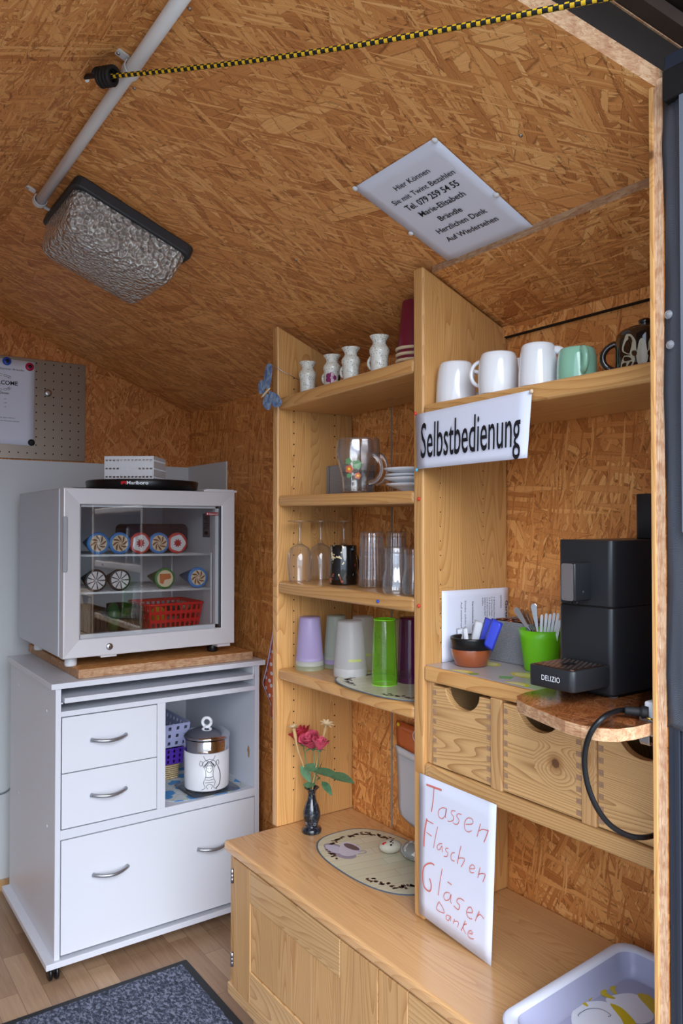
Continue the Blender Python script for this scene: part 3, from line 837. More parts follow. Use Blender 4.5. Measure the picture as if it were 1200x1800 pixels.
# wire shelves
def wshelf(z0, z1):
    m = MB(); n = 26; y0, y1 = GY0 + .062, GY1 - .07
    for k in range(n + 1):
        x = lerp(i0 + .008, i1 - .02, k / n); z = lerp(z0, z1, k / n)
        m.tube([(x, y0, z), (x, y1, z)], .0013, n=6)
    for y in (y0, (y0 + y1) / 2, y1): m.tube([(i0 + .006, y, z0 - .002), (i1 - .018, y, z1 - .002)], .0024, n=8)
    m.tube([(i0 + .006, y0 - .001, z0 + .0015), (i1 - .018, y0 - .001, z1 + .0015)], .0016, n=8)
    m.build('wire_shelf', M['white_p'], root)
wshelf(1.262, 1.257); wshelf(1.142, 1.136)
m = MB()
for y in (GY0 + .064, GY1 - .16):
    m.box(i1 - .016, i1 - .010, y, y + .008, k0 + .01, 1.262)
m.build('shelf_rail', M['white_p'], root)
# ---------------------------------------------------------------- ceiling fittings
NC = Vector((-SL, 0, -1)).normalized()          # ceiling normal, into the room
DC = Vector((-1, 0, SL)).normalized()           # up the slope
def onc(x, y, off=0.0): return Vector((x, y, ceil_z(x))) + NC * off
root = thing('ceiling_lamp', 'rectangular lamp with pressed glass cover and dark base on the sloped ceiling', 'lamp', onc(.655, 1.95))
def rframe(cx, cy, off): return onc(cx, cy, off)
m = MB()
O = onc(.667, 1.95)
m.prism(rrect(.318, .30, .02, 4), O + NC * .028, DC, Vector((0, 1, 0)), .028)
n0 = (DC.cross(Vector((0, 1, 0)))).dot(NC)
if n0 > 0:
    m = MB(); m.prism(rrect(.318, .30, .02, 4), O, DC, Vector((0, 1, 0)), .028)
m.build('base', M['grey_dark'], root, bevel=.004)
m = MB()
N_ = 9
prof = [(1.0, .029), (1.0, .040), (.985, .046), (.955, .080), (.92, .102), (.84, .114), (.4, .119), (.0, .120)]
rr = rrect(.300, .285, .03, N_)
vs = []; fs = []
for (s_, h) in prof:
    for p in rr: vs.append(O + DC * (p[0] * s_) + Vector((0, p[1] * s_, 0)) + NC * h)
n = len(rr)
for i in range(len(prof) - 1):
    for k in range(n):
        fs.append((i * n + k, i * n + (k + 1) % n, (i + 1) * n + (k + 1) % n, (i + 1) * n + k))
m.add(vs, fs, 0, True)
def lampglass():
    mt, t, b = newmat('pressed glass cover'); g = NG(t); tcn = g.n('ShaderNodeTexCoord')
    v = g.voro(tcn.outputs['Object'], 105, dim='3D', feature='SMOOTH_F1')
    w = g.noise(tcn.outputs['Object'], 120, 2)
    b.inputs['Base Color'].default_value = srgb(205, 204, 200); b.inputs['Roughness'].default_value = .15
    b.inputs['Transmission Weight'].default_value = .15; b.inputs['Metallic'].default_value = .3; b.inputs['Coat Weight'].default_value = .8; b.inputs['Coat Roughness'].default_value = .05
    bp = g.bump(g.math('ADD', v.outputs['Distance'], g.math('MULTIPLY', w, .2)), 1.0, .02, b)
    g.l(bp.outputs[0], b.inputs['Coat Normal'])
    return mt
M['lampglass'] = lampglass()
m.build('glass_cover', M['lampglass'], root)
# conduit with clips
root = thing('conduit_pipe', 'pale grey plastic conduit pipe clipped along the ridge of the ceiling', 'pipe', onc(.487, 1.6))
m = MB(); A = onc(.480, .95, .016); B = onc(.490, 2.02, .016); m.tube([A, lerp(A, B, .3), lerp(A, B, .6), B], .0125, n=20); m.build('pipe', M['white_p'], root)
for y in (1.335, 2.005):
    c = onc(.4835 + (y - 1.3) * .008, y, .0155)
    m = MB()
    pts = arc(c, .0145, -PI * .5 - 2.0, -PI * .5 + 2.0, 14, DC * -1, NC * -1)
    for i in range(len(pts) - 1):
        a, b = pts[i], pts[i + 1]; e = Vector((0, .009, 0)); d1 = (a - c).normalized() * .002; d2 = (b - c).normalized() * .002
        m.hexa([a - e, b - e, b + e, a + e], [a - e + d1, b - e + d2, b + e + d2, a + e + d1])
    q = onc(.4835 - .024, y, 0)
    m.prism(rrect(.03, .018, .004, 3), q - NC * -.0005, DC, Vector((0, 1, 0)), .003 * (1 if n0 > 0 else -1))
    cl = m.build('clip', M['white_p'], root)
    m = MB(); m.lathe([(.0035, 0), (.0035, .002), (.0001, .003)], onc(.4835 - .028, y, .004), n=12, ax=(DC, Vector((0, 1, 0)), NC)); m.build('screw', M['steel'], cl)
m = MB(); m.tube(smooth_path([onc(.490, 2.015, .012), onc(.497, 2.035, .008), onc(.515, 2.045, .006), onc(.545, 2.04, .006)], 5), .0042, n=10)
tag(m.build('lamp_cable', M['white_p']), 'short white cable running from the conduit end into the lamp base', 'cable')
# bungee cord across the opening
root = thing('bungee_cord', 'black and yellow bungee cord stretched from a ceiling hook to the door beam', 'cord', at(185, 135, y=1.35))
A = at(196, 134, y=1.34); Bp = at(1050, -1, y=.60); Bq = Bp + (Bp - A) * .25
pts = []
for i in range(900):
    t = i / 899
    p = lerp(A, Bq, t); tt = t * 1.25
    pts.append(p + Vector((0, 0, -.012 * math.sin(PI * min(tt, 1)))))
def cordm(i, k):
    q = (i // 6 + k // 2) % 2
    return 0 if q == 0 and (i % 6) < 5 else 1
m = MB(); m.tube(pts, .0042, n=8, mfn=cordm); m.build('cord', [M['cord_y'], M['cord_b']], root)
K = at(186, 135, y=1.35)
m = MB()
dr_ = (Bp - A).normalized(); sdv = dr_.cross(Vector((0, 0, 1))).normalized(); upv = sdv.cross(dr_)
cp = []
for i in range(90):
    a = i / 90 * 2 * PI * 4.5
    cp.append(K + dr_ * (-.016 + .036 * i / 90) + sdv * (.014 * math.cos(a)) + upv * (.014 * math.sin(a)))
m.tube(cp, .0042, n=8); m.ball(K, .013); m.build('binding', M['black_m'], root)
m = MB(); h0 = onc(.418, 1.47, .012)
m.tube(smooth_path([K, lerp(K, at(160, 133, y=1.40), .8), at(150, 135, y=1.43), at(143, 130, y=1.45), at(134, 130, y=1.47)], 6), [.0045] * 24 + [.006], n=8)
m.build('hook', M['black_m'], root)
m = MB(); m.tube([at(150, 139, y=1.46), at(153, 141, y=1.44)], .004, n=8); m.tube([at(150, 139, y=1.46), at(145, 131, y=1.52)], .003, n=8); m.build('screw_eye', M['steel'], root)
# ---------------------------------------------------------------- notices
UY = Vector((0, -1, 0))
def sheet(name, label, quad, mat, rootn=None, th=.0005, bow_=0.0, cat='sign', group=None, nn=10, foil=0.0):
    """four corners TL,TR,BR,BL; returns root and a point function"""
    q = [Vector(p) for p in quad]
    N = (q[1] - q[0]).cross(q[3] - q[0]).normalized()
    c = (q[0] + q[1] + q[2] + q[3]) / 4
    root = thing(name, label, cat, c, group)
    def pt(s, t, off=0.0):
        p = (q[0] * (1 - s) + q[1] * s) * (1 - t) + (q[3] * (1 - s) + q[2] * s) * t
        return p - N * (off + bow_ * math.sin(PI * s) * 1.0)
    def grid(m, s0, s1, t0, t1, off):
        vs = []; fs = []
        for i in range(nn + 1):
            for j in range(nn + 1): vs.append(pt(lerp(s0, s1, i / nn), lerp(t0, t1, j / nn), off))
        for i in range(nn):
            for j in range(nn):
                a = i * (nn + 1) + j; fs.append((a, a + 1, a + nn + 2, a + nn + 1))
        m.add(vs, fs, 0, True)
    m = MB(); f = foil; grid(m, f, 1 - f, f, 1 - f, 0); o = m.build('paper', mat, root)
    sd_ = o.modifiers.new('s', 'SOLIDIFY'); sd_.thickness = th; sd_.offset = 0
    if foil:
        m = MB(); grid(m, 0, 1, 0, 1, .0009); m.build('laminate', M['foil'], root)
    return root, pt, N
def pin(x, y, z, nrm, mat, label, r=.005, name='drawing_pin', group=None):
    nrm = Vector(nrm).normalized(); u = nrm.cross(Vector((0, 0, 1)) if abs(nrm.z) < .9 else Vector((1, 0, 0))).normalized(); v = nrm.cross(u)
    m = MB(); m.lathe([(r, -.0008), (r, .0008), (r * .8, .0026), (r * .3, .0036), (.0001, .0038)], (x, y, z), n=20, ax=(u, v, nrm))
    return tag(m.build(name, mat), label, 'pin', group)
# payment notice on the ceiling
q = [onc(.893, 1.226, .003), onc(.892, .984, .003), onc(1.150, .984, .003), onc(1.150, 1.222, .003)]
root, pt, N = sheet('notice', 'white printed payment notice pinned to the sloped ceiling', q, M['paper'], bow_=0)
Nn = NC
u_ = Vector((0, -1, 0)); v_ = DC
for (txt, px, py, cap, wd_, bo) in (('Hier Können', 724, 317, .0105, .072, .004), ('Sie mit Twint Bezahlen', 743, 332, .0105, .128, .004), ('Tel. 079 259 54 55', 759, 346, .0125, .108, .014), ('Marie-Elisabeth', 777, 360, .0115, .092, .008),
                            ('Brändle', 792, 377, .0115, .046, .008), ('Herzlichen Dank', 811, 390, .0115, .100, .008), ('Auf Wiedersehen', 829, 404, .0115, .103, .008)):
    p = on_ceiling(px, py, .004); p = onc(p.x, p.y, .0042)
    cap *= 1.2; t_m = text_mb(txt, p - v_ * cap * .4, u_, v_, cap, width=wd_ * 1.36, align='C', bold=bo)
    t_m.build('lettering', M['ink'], root)
for (px, py, l) in ((765, 243, 'white pin at the upper right corner of the payment notice'), (625, 328, 'white pin at the left corner of the payment notice'), (873, 339, 'white pin on the right edge of the payment notice'), (723, 407, 'white pin on the lower left edge of the payment notice')):
    p = on_ceiling(px, py, 0); p = onc(p.x, p.y, .0045)
    pin(p.x, p.y, p.z, NC, M['white_p'], l, .0058, group='pins holding the ceiling notice')
# small screws in the boards
for (px, py) in ((333, 15), (236, 155), (915, 238), (520, 457)):
    p = on_ceiling(px, py, 0); m = MB(); m.lathe([(.0035, 0), (.0035, .0008), (.0001, .001)], onc(p.x, p.y, .0002), n=12, ax=(DC, Vector((0, 1, 0)), NC))
    tag(m.build('screw', M['steel']), 'small screw head sunk in the ceiling board', 'screw', 'ceiling board screws')
# self-service sign
q = [at(728, 728, x=F - .012), at(938, 683, x=F - .012), at(929, 806, x=F - .012), at(731, 826, x=F - .012)]
root, pt, N = sheet('sign', 'white laminated self-service sign on the middle upright and high shelf edge', q, M['paper'], foil=.012)
a = pt(.06, .80, .0015); b = pt(.935, .80, .0015)
U = (b - a); wd_ = U.length; V = (pt(.5, .2) - pt(.5, .8)).normalized()
t_m = text_mb('Selbstbedienung', a - N * .001, U, V, .075, width=wd_, bold=.004); t_m.build('lettering', M['ink'], root)
for (px, py, mt, l, xx) in ((730, 727, 'red_pin', 'small red pin at the top left corner of the self-service sign', F - .0135), (934, 688, 'cream_pin', 'cream pin at the top right corner of the self-service sign', F - .0135),
                        (732, 826, 'cyan_pin', 'pale blue pin at the bottom left corner of the self-service sign', F - .0135), (736, 877, 'red_pin', 'red pin in the middle upright just below the self-service sign', F - .001),
                        (736, 1065, 'red_pin', 'red pin in the middle upright level with the wine glass shelf', F - .001), (664, 1057, 'blue_pin', 'blue pin in the edge of the wine glass shelf', F + .001)):
    p = at(px, py, x=xx); pin(p.x, p.y, p.z, (-1, 0, 0), M[mt], l, .0042)
# hand-written sign
M['pen'] = plain('faded red pen', srgb(214, 120, 110), .6)
XS = F - .008
q = [at(736, 1356, x=XS), at(874, 1413, x=XS), at(864, 1702, x=XS + .001), at(735, 1606, x=XS)]
root, pt, N = sheet('sign', 'hand-written laminated sign in faded red pen hanging from the drawer unit', q, M['paper'], foil=.008)
strokes = [
 (9, [(145, 195), (280, 245)]), (4, [(212, 225), (205, 330), (190, 435)]),
 (2.4, [(318, 405), (285, 400), (255, 425), (255, 475), (285, 495), (312, 465), (322, 405), (312, 470), (318, 490)]),
 (2.4, [(400, 430), (372, 425), (365, 450), (385, 480), (380, 510), (350, 520), (332, 514)]),
 (2.4, [(455, 460), (425, 452), (412, 475), (432, 505), (425, 538), (400, 545), (378, 530)]),
 (2.4, [(492, 545), (550, 540), (548, 500), (510, 490), (482, 530), (485, 590), (515, 612), (545, 600)]),
 (2.4, [(622, 540), (605, 600), (590, 655)]), (2.4, [(605, 605), (640, 590), (690, 600)]), (3.4, [(690, 598), (672, 650), (652, 702)]),
 (8, [(150, 495), (130, 610), (122, 740)]), (3, [(150, 510), (208, 542)]), (3, [(145, 615), (192, 650)]),
 (2.4, [(245, 565), (225, 660), (208, 755)]),
 (2.4, [(285, 715), (258, 718), (240, 740), (245, 765), (265, 765), (282, 735), (285, 790)]),
 (2.4, [(340, 758), (320, 755), (315, 775), (335, 800), (325, 828), (298, 825)]),
 (2.4, [(395, 795), (372, 798), (360, 830), (370, 862), (395, 868)]),
 (2.8, [(450, 735), (430, 820), (418, 892)]), (2.6, [(428, 845), (455, 840), (482, 855), (450, 922)]),
 (2.4, [(530, 935), (568, 935), (562, 905), (538, 905), (524, 935), (535, 968), (565, 970)]),
 (2.6, [(618, 925), (598, 1015)]), (2.6, [(605, 985), (635, 978), (662, 990), (642, 1052)]),
 (6, [(215, 905), (190, 888), (150, 895), (120, 930), (112, 1010), (125, 1090), (160, 1130), (182, 1125), (188, 1080), (180, 1040), (172, 1020)]),
 (2.8, [(285, 935), (265, 1050), (250, 1170)]), (3, [(332, 1050), (368, 1078)]),
 (2.6, [(350, 1150), (315, 1145), (298, 1180), (312, 1212), (345, 1205), (362, 1160), (358, 1225), (368, 1240)]),
 (2.8, [(478, 1220), (445, 1198), (418, 1205), (415, 1230), (438, 1260), (425, 1295), (385, 1262)]),
 (2.6, [(505, 1318), (548, 1322), (540, 1280), (515, 1278), (498, 1320), (515, 1365), (548, 1378)]),
 (2.8, [(612, 1310), (592, 1350), (575, 1395)]), (2.6, [(590, 1355), (620, 1340), (652, 1378)]),
 (2.6, [(258, 1222), (235, 1290), (300, 1325), (290, 1280), (258, 1228)]),
 (2.4, [(352, 1352), (325, 1345), (318, 1370), (338, 1392), (358, 1355), (358, 1395)]),
 (2.4, [(392, 1378), (380, 1420)]), (2.4, [(388, 1400), (412, 1398), (428, 1412), (420, 1450)]),
 (2.6, [(488, 1392), (452, 1480)]), (2.4, [(500, 1420), (468, 1440), (490, 1508)]),
 (2.4, [(520, 1500), (548, 1510), (540, 1480), (515, 1490), (512, 1525), (535, 1550), (562, 1552)])]
for w, st in strokes:
    m = MB()
    pts = [at(720 + a / 5, 1340 + b / 5, x=XS - .0016) for a, b in st]
    if len(pts) > 2: pts = smooth_path(pts, 5)
    ribbon(m, pts, w * .00042 + .0006, (-1, 0, 0))
    m.build('pen_stroke', M['pen'], root)
# drinks menu standing behind the pot, printed sideways
YM = 1.2585
q = [at(776, 1039, y=YM), (WX - .006, YM, 1.212), (WX - .006, YM, 1.056), at(777, 1170, y=YM)]
q[3] = Vector((q[0][0], YM, 1.0565))
root, pt, N = sheet('menu', 'white drinks menu turned sideways against the middle upright', q, M['paper'], foil=0, cat='menu')
dn = Vector((0, 0, -1)); rt_ = Vector((1, 0, 0))
for (px, py, txt, cap, wd_, bo) in ((892, 1055, 'Garten', .008, .05, .01), (881, 1046, 'GETRÄNKE', .004, .03, 0), (869, 1049, '5 dl Fläschli Mineral', .0038, .055, 0), (865, 1049, '5 dl Süsse Most', .0038, .045, 0),
                                    (861, 1050, '3.3 dl Chnobli', .0038, .042, 0), (857, 1050, '3.3 dl Blitz Panasch', .0038, .05, 0), (853, 1050, '250ml Red Bull', .0038, .042, 0), (849, 1051, 'Kaffee', .0038, .018, 0),
                                    (832, 1056, 'Verschiedene Glace', .0048, .075, .012), (819, 1056, 'Danke schön das', .0046, .07, 0), (812, 1058, 'Auf wiedersehen', .0046, .07, 0)):
    p = at(px, py, y=YM - .0006); t_m = text_mb(txt, p - rt_ * cap * 1.0, dn, rt_, cap, width=wd_, bold=bo)
    t_m.build('lettering', M['ink'], root)
# ---------------------------------------------------------------- pin board on the back wall
YP = WY - .003
root = thing('pin_board', 'perforated steel magnet board on the back wall above the grey panel', 'board', (.60, YP, 1.61))
m = MB(); m.box(.28, .925, YP - .004, YP, 1.612, 1.999); bd = m.build('sheet', M['perf'], root, bevel=.001)
m = MB()
for i in range(20):
    for j in range(12):
        x = .898 - i * .0322; z = 1.984 - j * .0317 - .0
        if x > .30: m.lathe([(.0028, 0), (.0028, .0005)], (x, YP - .0041, z), n=8, ax=(Vector((1, 0, 0)), Vector((0, 0, 1)), Vector((0, -1, 0))))
tag(m.build('punched_holes', M['hole'], bd), kind='stuff')
q = [(.45, YP - .006, 1.990), at(61, 637, y=YP - .006), at(59, 784, y=YP - .006), (.45, YP - .006, 1.668)]
root, pt, N = sheet('notice', 'white welcome notice with magnets on the perforated board', q, M['paper'])
Pn = lambda px, py: at(px, py, y=YP - .0068)
for (px, py, txt, cap, wd_, bo, al) in ((42, 653, 'bei Gartner-Brändle', .007, .105, .0, 'R'), (31, 678, 'WELCOME', .015, .105, .02, 'R'), (16, 693, 'Glaces:', .008, .036, .01, 'R'), (27, 736, 'Bitte das Eis aus der Box nehmen.', .0035, .11, .01, 'R'), (34, 742, 'Danke und auf Wiedersehen', .0035, .12, .01, 'R')):
    p = Pn(px, py); t_m = text_mb(txt, p, (1, 0, 0), (0, 0, 1), cap, width=wd_, align=al, bold=bo); t_m.build('lettering', M['ink'], root)
m = MB()
for s_ in (1, -1):
    c = Pn(6, 672)
    for k in range(9):
        a = k / 8 * PI; x = c.x - .03 + .052 * math.cos(a); z = c.z + s_ * (.020 + .009 * math.sin(a))
        ribbon(m, [Vector((x + .006 * math.cos(j), c.y, z + .004 * math.sin(j))) for j in [q_ * .9 for q_ in range(7)]], .0012, (0, -1, 0))
m.build('ornament', M['ink'], root)
for (px, py, w) in ((11, 702, .006), (12, 709, .008), (11, 716, .006)):
    p = Pn(px, py); t_m = text_mb('2.50', p, (1, 0, 0), (0, 0, 1), .0035, width=w + .003, align='R'); t_m.build('lettering', M['ink'], root)
AXF = (Vector((1, 0, 0)), Vector((0, 0, 1)), Vector((0, -1, 0)))
def magnet(px, py, r, mt, label, core=None):
    p = at(px, py, y=YP - .007)
    m = MB(); m.lathe([(r, -.001), (r * 1.0, .004), (r * .8, .008), (r * .35, .009), (.0001, .0085)], p, n=24, ax=AXF)
    o = m.build('magnet', mt); tag(o, label, 'magnet')
    if core:
        m = MB(); m.lathe([(r * .45, .0088), (r * .4, .012), (.0001, .0125)], p, n=20, ax=AXF)
        k = m.build('centre', core); k.parent = o; k.location = Vector(k.location) - Vector(o.location)
magnet(12, 635, .0155, M['blue_pin'], 'blue round magnet at the top edge of the welcome notice', M['black'])
magnet(52, 645, .0155, M['pink_pin'], 'dark pink round magnet at the top right corner of the welcome notice', M['black'])
magnet(55, 778, .0125, M['black_m'], 'flat black magnet at the bottom right corner of the welcome notice')
magnet(84, 691, .0140, M['steel'], 'silver disc magnet on the bare perforated sheet')
# ---------------------------------------------------------------- on the freezer
ZT = GZ1
root = thing('round_tray', 'low black round tray with white and red lettering on top of the freezer', 'tray', (.93, 2.68, ZT))
xa = at(154, 850, y=2.66).x; xb = at(340, 850, y=2.66).x; cx = (xa + xb) / 2; Rt = (xb - xa) / 2; cyt = 2.66
m = MB(); m.lathe([(.0001, 0), (Rt * .93, 0), (Rt * .97, .003), (Rt, .036), (Rt * .985, .0395), (Rt * .97, .036), (Rt * .93, .006), (.0001, .005)], (cx, cyt, ZT), n=64)
m.build('tray', M['black'], root)
tx = at(222, 849, y=2.5)
def wrap_text(txt, cx, cy, R, a0, z, cap, width, mat, par, bold=0, name='lettering', th=.0006):
    tm = text_mb(txt, (0, 0, 0), (1, 0, 0), (0, 1, 0), cap, width=width, bold=bold)
    for v in tm.v:
        a = a0 + v.x / R
        v.x, v.y, v.z = cx + (R + th) * math.cos(a), cy + (R + th) * math.sin(a), z + v.y
    return tm.build(name, mat, par)
a0 = -PI / 2 - math.asin(min(.9, (cx - at(223, 850, y=2.50).x) / Rt))
wrap_text('Marlboro', cx, cyt, Rt, a0, ZT + .021, .011, .070, M['white'], root, bold=.02, th=.001)
m = MB()
def cyl_patch(m, out, cx, cy, R, a0, z, th=.001):
    pts = [Vector((cx + (R + th) * math.cos(a0 + p[0] / R), cy + (R + th) * math.sin(a0 + p[0] / R), z + p[1])) for p in out]
    m.poly(pts)
cyl_patch(m, [(-.020, 0), (-.014, 0), (-.009, .006), (-.005, 0), (-.002, 0), (-.002, .011), (-.020, .011)], cx, cyt, Rt, a0, ZT + .0205)
m.build('emblem', M['red_p'], root)
# small white crate on the tray
root = thing('storage_basket', 'small white perforated plastic basket standing on the black round tray', 'basket', (.945, 2.625, ZT + .006), rz=math.radians(-38))
bx0 = at(208, 820, y=2.56).x; bx1 = at(290, 820, y=2.56).x; by0, by1 = 2.555, 2.70; bz0 = ZT + .0065; bz1 = at(250, 803, y=2.56).z
def basket_wall(m, P0, U, L, H, cols, rows, hw, hh, th=.0025, grip=None):
    """wall made of bars around a grid of openings"""
    U = Vector(U).normalized(); V = Vector((0, 0, 1)); P0 = Vector(P0); N = U.cross(V)
    us = [0]
    pitch = L / cols; vp = H / rows
    def slab(a, b, c, d):
        if b - a < 1e-5 or d - c < 1e-5: return
        p = [P0 + U * a + V * c, P0 + U * b + V * c, P0 + U * b + V * d, P0 + U * a + V * d]
        m.hexa(p, [k + N * th for k in p])
    for r in range(rows):
        z0 = r * vp; z1 = (r + 1) * vp; zc = (z0 + z1) / 2
        slab(0, L, z0, zc - hh / 2); slab(0, L, zc + hh / 2, z1)
        x = 0
        for c in range(cols):
            xc = (c + .5) * pitch
            if grip and grip[0] < xc < grip[1] and grip[2] < zc < grip[3]:
                continue
            slab(x, xc - hw / 2, zc - hh / 2, zc + hh / 2); x = xc + hw / 2
            if grip and xc < grip[0] and (c + 1.5) * pitch > grip[0]:
                slab(x, grip[0], zc - hh / 2, zc + hh / 2) if grip[2] < zc < grip[3] else None
                if grip[2] < zc < grip[3]: x = grip[1]
        slab(x, L, zc - hh / 2, zc + hh / 2)
m = MB(); Hh = bz1 - bz0
basket_wall(m, (bx0, by0, bz0), (1, 0, 0), bx1 - bx0, Hh, 13, 4, .0085, .0055)
basket_wall(m, (bx1, by0, bz0), (0, 1, 0), by1 - by0, Hh, 12, 4, .0095, .0055)
basket_wall(m, (bx0, by1, bz0), (0, -1, 0), by1 - by0, Hh, 12, 4, .0095, .0055)
basket_wall(m, (bx1, by1, bz0), (-1, 0, 0), bx1 - bx0, Hh, 13, 4, .0085, .0055)
m.box(bx0, bx1, by0, by1, bz0, bz0 + .002)
m.build('basket', M['white_p'], root)
m = MB(); m.prism(rrect(.062, .020, .009, 5), ((bx0 + bx1) / 2, by0 - .001, bz0 + Hh * .62), (1, 0, 0), (0, 0, 1), -.002); m.build('grip_plate', M['fridge_in'], root)
m = MB(); xx0 = at(355, 860, y=2.47).x; xx1 = at(413, 860, y=2.47).x
m.box(xx0, xx1, 2.455, 2.53, ZT + .0004, ZT + .008); m.box(xx0 + .01, xx1 - .01, 2.46, 2.52, ZT + .008, ZT + .011)
tag(m.build('plastic_cover', M['white_p'], bevel=.002), 'flat white plastic cover lying on the right corner of the freezer top', 'cover')
# ---------------------------------------------------------------- things on the top left shelf
Z1 = 1.7275
def handle(m, c, U, r_at, z0, z1, out, w, n=16, mi=0, flat=1.0):
    """cup handle: from the body at height z0 to z1, reaching out by out in direction U"""
    c = Vector(c); U = Vector(U).normalized()
    pts = []
    for i in range(n + 1):
        a = -PI / 2 + PI * i / n
        pts.append(c + U * (r_at + out * math.cos(a)) + Vector((0, 0, (z0 + z1) / 2 + (z1 - z0) / 2 * math.sin(a))))
    pts = [pts[0] - U * .004] + pts + [pts[-1] - U * .004]
    m.tube(pts, w, n=10, mi=mi, flat=flat)
def scale_prof(prof, R, H): return [(r * R, z * H) for r, z in prof]
JUG = [(0, 0), (.80, 0), (.84, .02), (.86, .25), (.90, .45), (1.0, .54), (1.02, .60), (.96, .66), (.78, .73), (.68, .78), (.67, .83), (.80, .91), (.98, .975), (1.0, 1.0), (.93, 1.0), (.50, .86), (.0, .80)]
jl = ['speckled stoneware egg cup jug nearest the left upright on the top shelf', 'speckled jug with purple rose print, second from the left on the top shelf', 'speckled stoneware jug, third from the left on the top shelf', 'tallest looking speckled jug, nearest the red cups on the top shelf']
for i, (l, r, t, xc) in enumerate(((525, 556, 637, 1.15), (568, 599, 625, 1.155), (600, 633, 612, 1.15), (649, 684, 591, 1.15))):
    cx, cy, R, h = spotx(l, r, t, Z1, xc)
    zb = Z1 + .0025 - (cy - 1.6) * .012
    h = h + Z1 - zb
    root = thing('stoneware_jug', jl[i], 'jug', (cx, cy, zb), 'speckled jugs on the top shelf')
    m = MB(); m.lathe(scale_prof(JUG, R, h), (cx, cy, zb), n=36); b_ = m.build('body', M['speckle'], root)
    m = MB(); handle(m, (cx, cy, zb), (-.35, 1, 0) if i else (.6, .8, 0), R * .80, h * .12, h * .46, R * .5, .0042); m.build('handle', M['speckle'], root)
    if i == 1:
        m = MB(); mm = MB()
        for k in range(5):
            a = k * 1.256
            out = [(.0085 * math.cos(a) + .007 * math.cos(q * .63), .0085 * math.sin(a) + .007 * math.sin(q * .63)) for q in range(10)]
            cyl_patch(m, out, cx, cy, R * .89, -2.35, zb + h * .24, .0006 + k * .0002)
        m.build('rose_print', plain('purple rose print', srgb(132, 48, 96), .2), b_)
        for k in range(3): cyl_patch(mm, [(.020 + .003 * k, -.010), (.028 + .002 * k, -.012), (.032, .006 + k * .002), (.022, .008)], cx, cy, R * .89, -2.35, zb + h * .24, .0012 + k * .0002)
        mm.build('leaf_print', M['brown_glaze'], b_)
# stack of dark red beakers upside down
yl = at(706, 620, x=1.20).y
cy = yl - .043; zb0 = 1.733
for k in range(4):
    z = zb0 + k * .0145
    root = thing('beaker', ['lowest of four stacked upside-down dark red beakers with a white rim', 'second beaker from the bottom in the dark red stack', 'third beaker from the bottom in the dark red stack', 'topmost dark red beaker of the stack behind the middle upright'][k], 'cup', (1.20, cy, z), 'stacked dark red beakers')
    m = MB(); m.lathe([(.0385, .004), (.0265, .118), (.0245, .121), (.0001, .121)], (1.20, cy, z), n=32, cap0=False); m.build('body', M['red_cup'], root)
    m = MB(); m.lathe([(.0385, 0), (.0425, .001), (.0435, .004), (.0425, .007), (.0385, .008)], (1.20, cy, z), n=32, cap0=False, cap1=False); m.build('rim', M['cream_pin'], root)
# butterfly on the left upright
root = thing('butterfly_ornament', 'pale blue painted butterfly on a thin wire clipped to the left upright', 'ornament', at(478, 690, x=F - .02))
XB = F - .02
def shape(m, pts, x, mi=0, th=.0012, dxl=0):
    P = [at(440 + a / 10, 620 + b / 10, x=x) for a, b in smooth2(pts)]
    c = sum(P, Vector((0, 0, 0))) / len(P); n = len(P)
    top = [p + Vector((-th, 0, 0)) for p in P]
    m.add([c + Vector((-th - .0008, 0, 0))] + top + P, [(0, 1 + i, 1 + (i + 1) % n) for i in range(n)] + [(1 + i, 1 + n + i, 1 + n + (i + 1) % n, 1 + (i + 1) % n) for i in range(n)] + [tuple(1 + n + i for i in range(n))], mi)
def smooth2(pts, k=4):
    n = len(pts); out = []
    for i in range(n):
        p0, p1, p2, p3 = [Vector((*pts[(i + d) % n], 0)) for d in (-1, 0, 1, 2)]
        for j in range(k):
            t = j / k
            q = 0.5 * ((2 * p1) + (p2 - p0) * t + (2 * p0 - 5 * p1 + 4 * p2 - p3) * t * t + (3 * p1 - p0 - 3 * p2 + p3) * t ** 3)
            out.append((q.x, q.y))
    return out
def wingmat():
    mt, t, b = newmat('pale blue painted wing'); g = NG(t); tcn = g.n('ShaderNodeTexCoord')
    n1 = g.noise(tcn.outputs['Object'], 70, 3, .6, .6)
    g.l(g.ramp(n1, [(.35, srgb(84, 112, 170)), (.5, srgb(118, 148, 186)), (.65, srgb(160, 184, 206))]), b.inputs['Base Color']); b.inputs['Roughness'].default_value = .5
    return mt
M['wing'] = wingmat()
for nm, pts in (('upper_wing', [(300, 205), (340, 190), (375, 215), (382, 330), (360, 500), (340, 610), (290, 640), (245, 580), (245, 420), (268, 290)]),
                ('small_upper_wing', [(190, 485), (235, 500), (250, 580), (250, 680), (215, 720), (170, 725), (145, 680), (145, 560)]),
                ('lower_wing', [(330, 680), (400, 690), (480, 740), (540, 830), (545, 900), (500, 950), (420, 955), (375, 900), (350, 800)]),
                ('small_lower_wing', [(290, 720), (340, 760), (360, 860), (355, 960), (335, 1005), (280, 995), (230, 930), (225, 850), (260, 770)])):
    m = MB(); shape(m, pts, XB + (.002 if 'small' in nm else 0)); m.build(nm, M['wing'], root)
m = MB(); m.tube([at(440 + a / 10, 620 + b / 10, x=XB - .003) for a, b in ((195, 785), (225, 750), (270, 700), (315, 650), (342, 625))], [.0022, .0034, .0034, .003, .0018], n=10); m.build('body', M['cream_pin'], root)
m = MB(); m.tube([at(478, 641, x=XB), at(500, 655, x=F + .02), at(530, 670, x=F + .06)], .0009, n=6); m.build('wire', M['steel'], root)
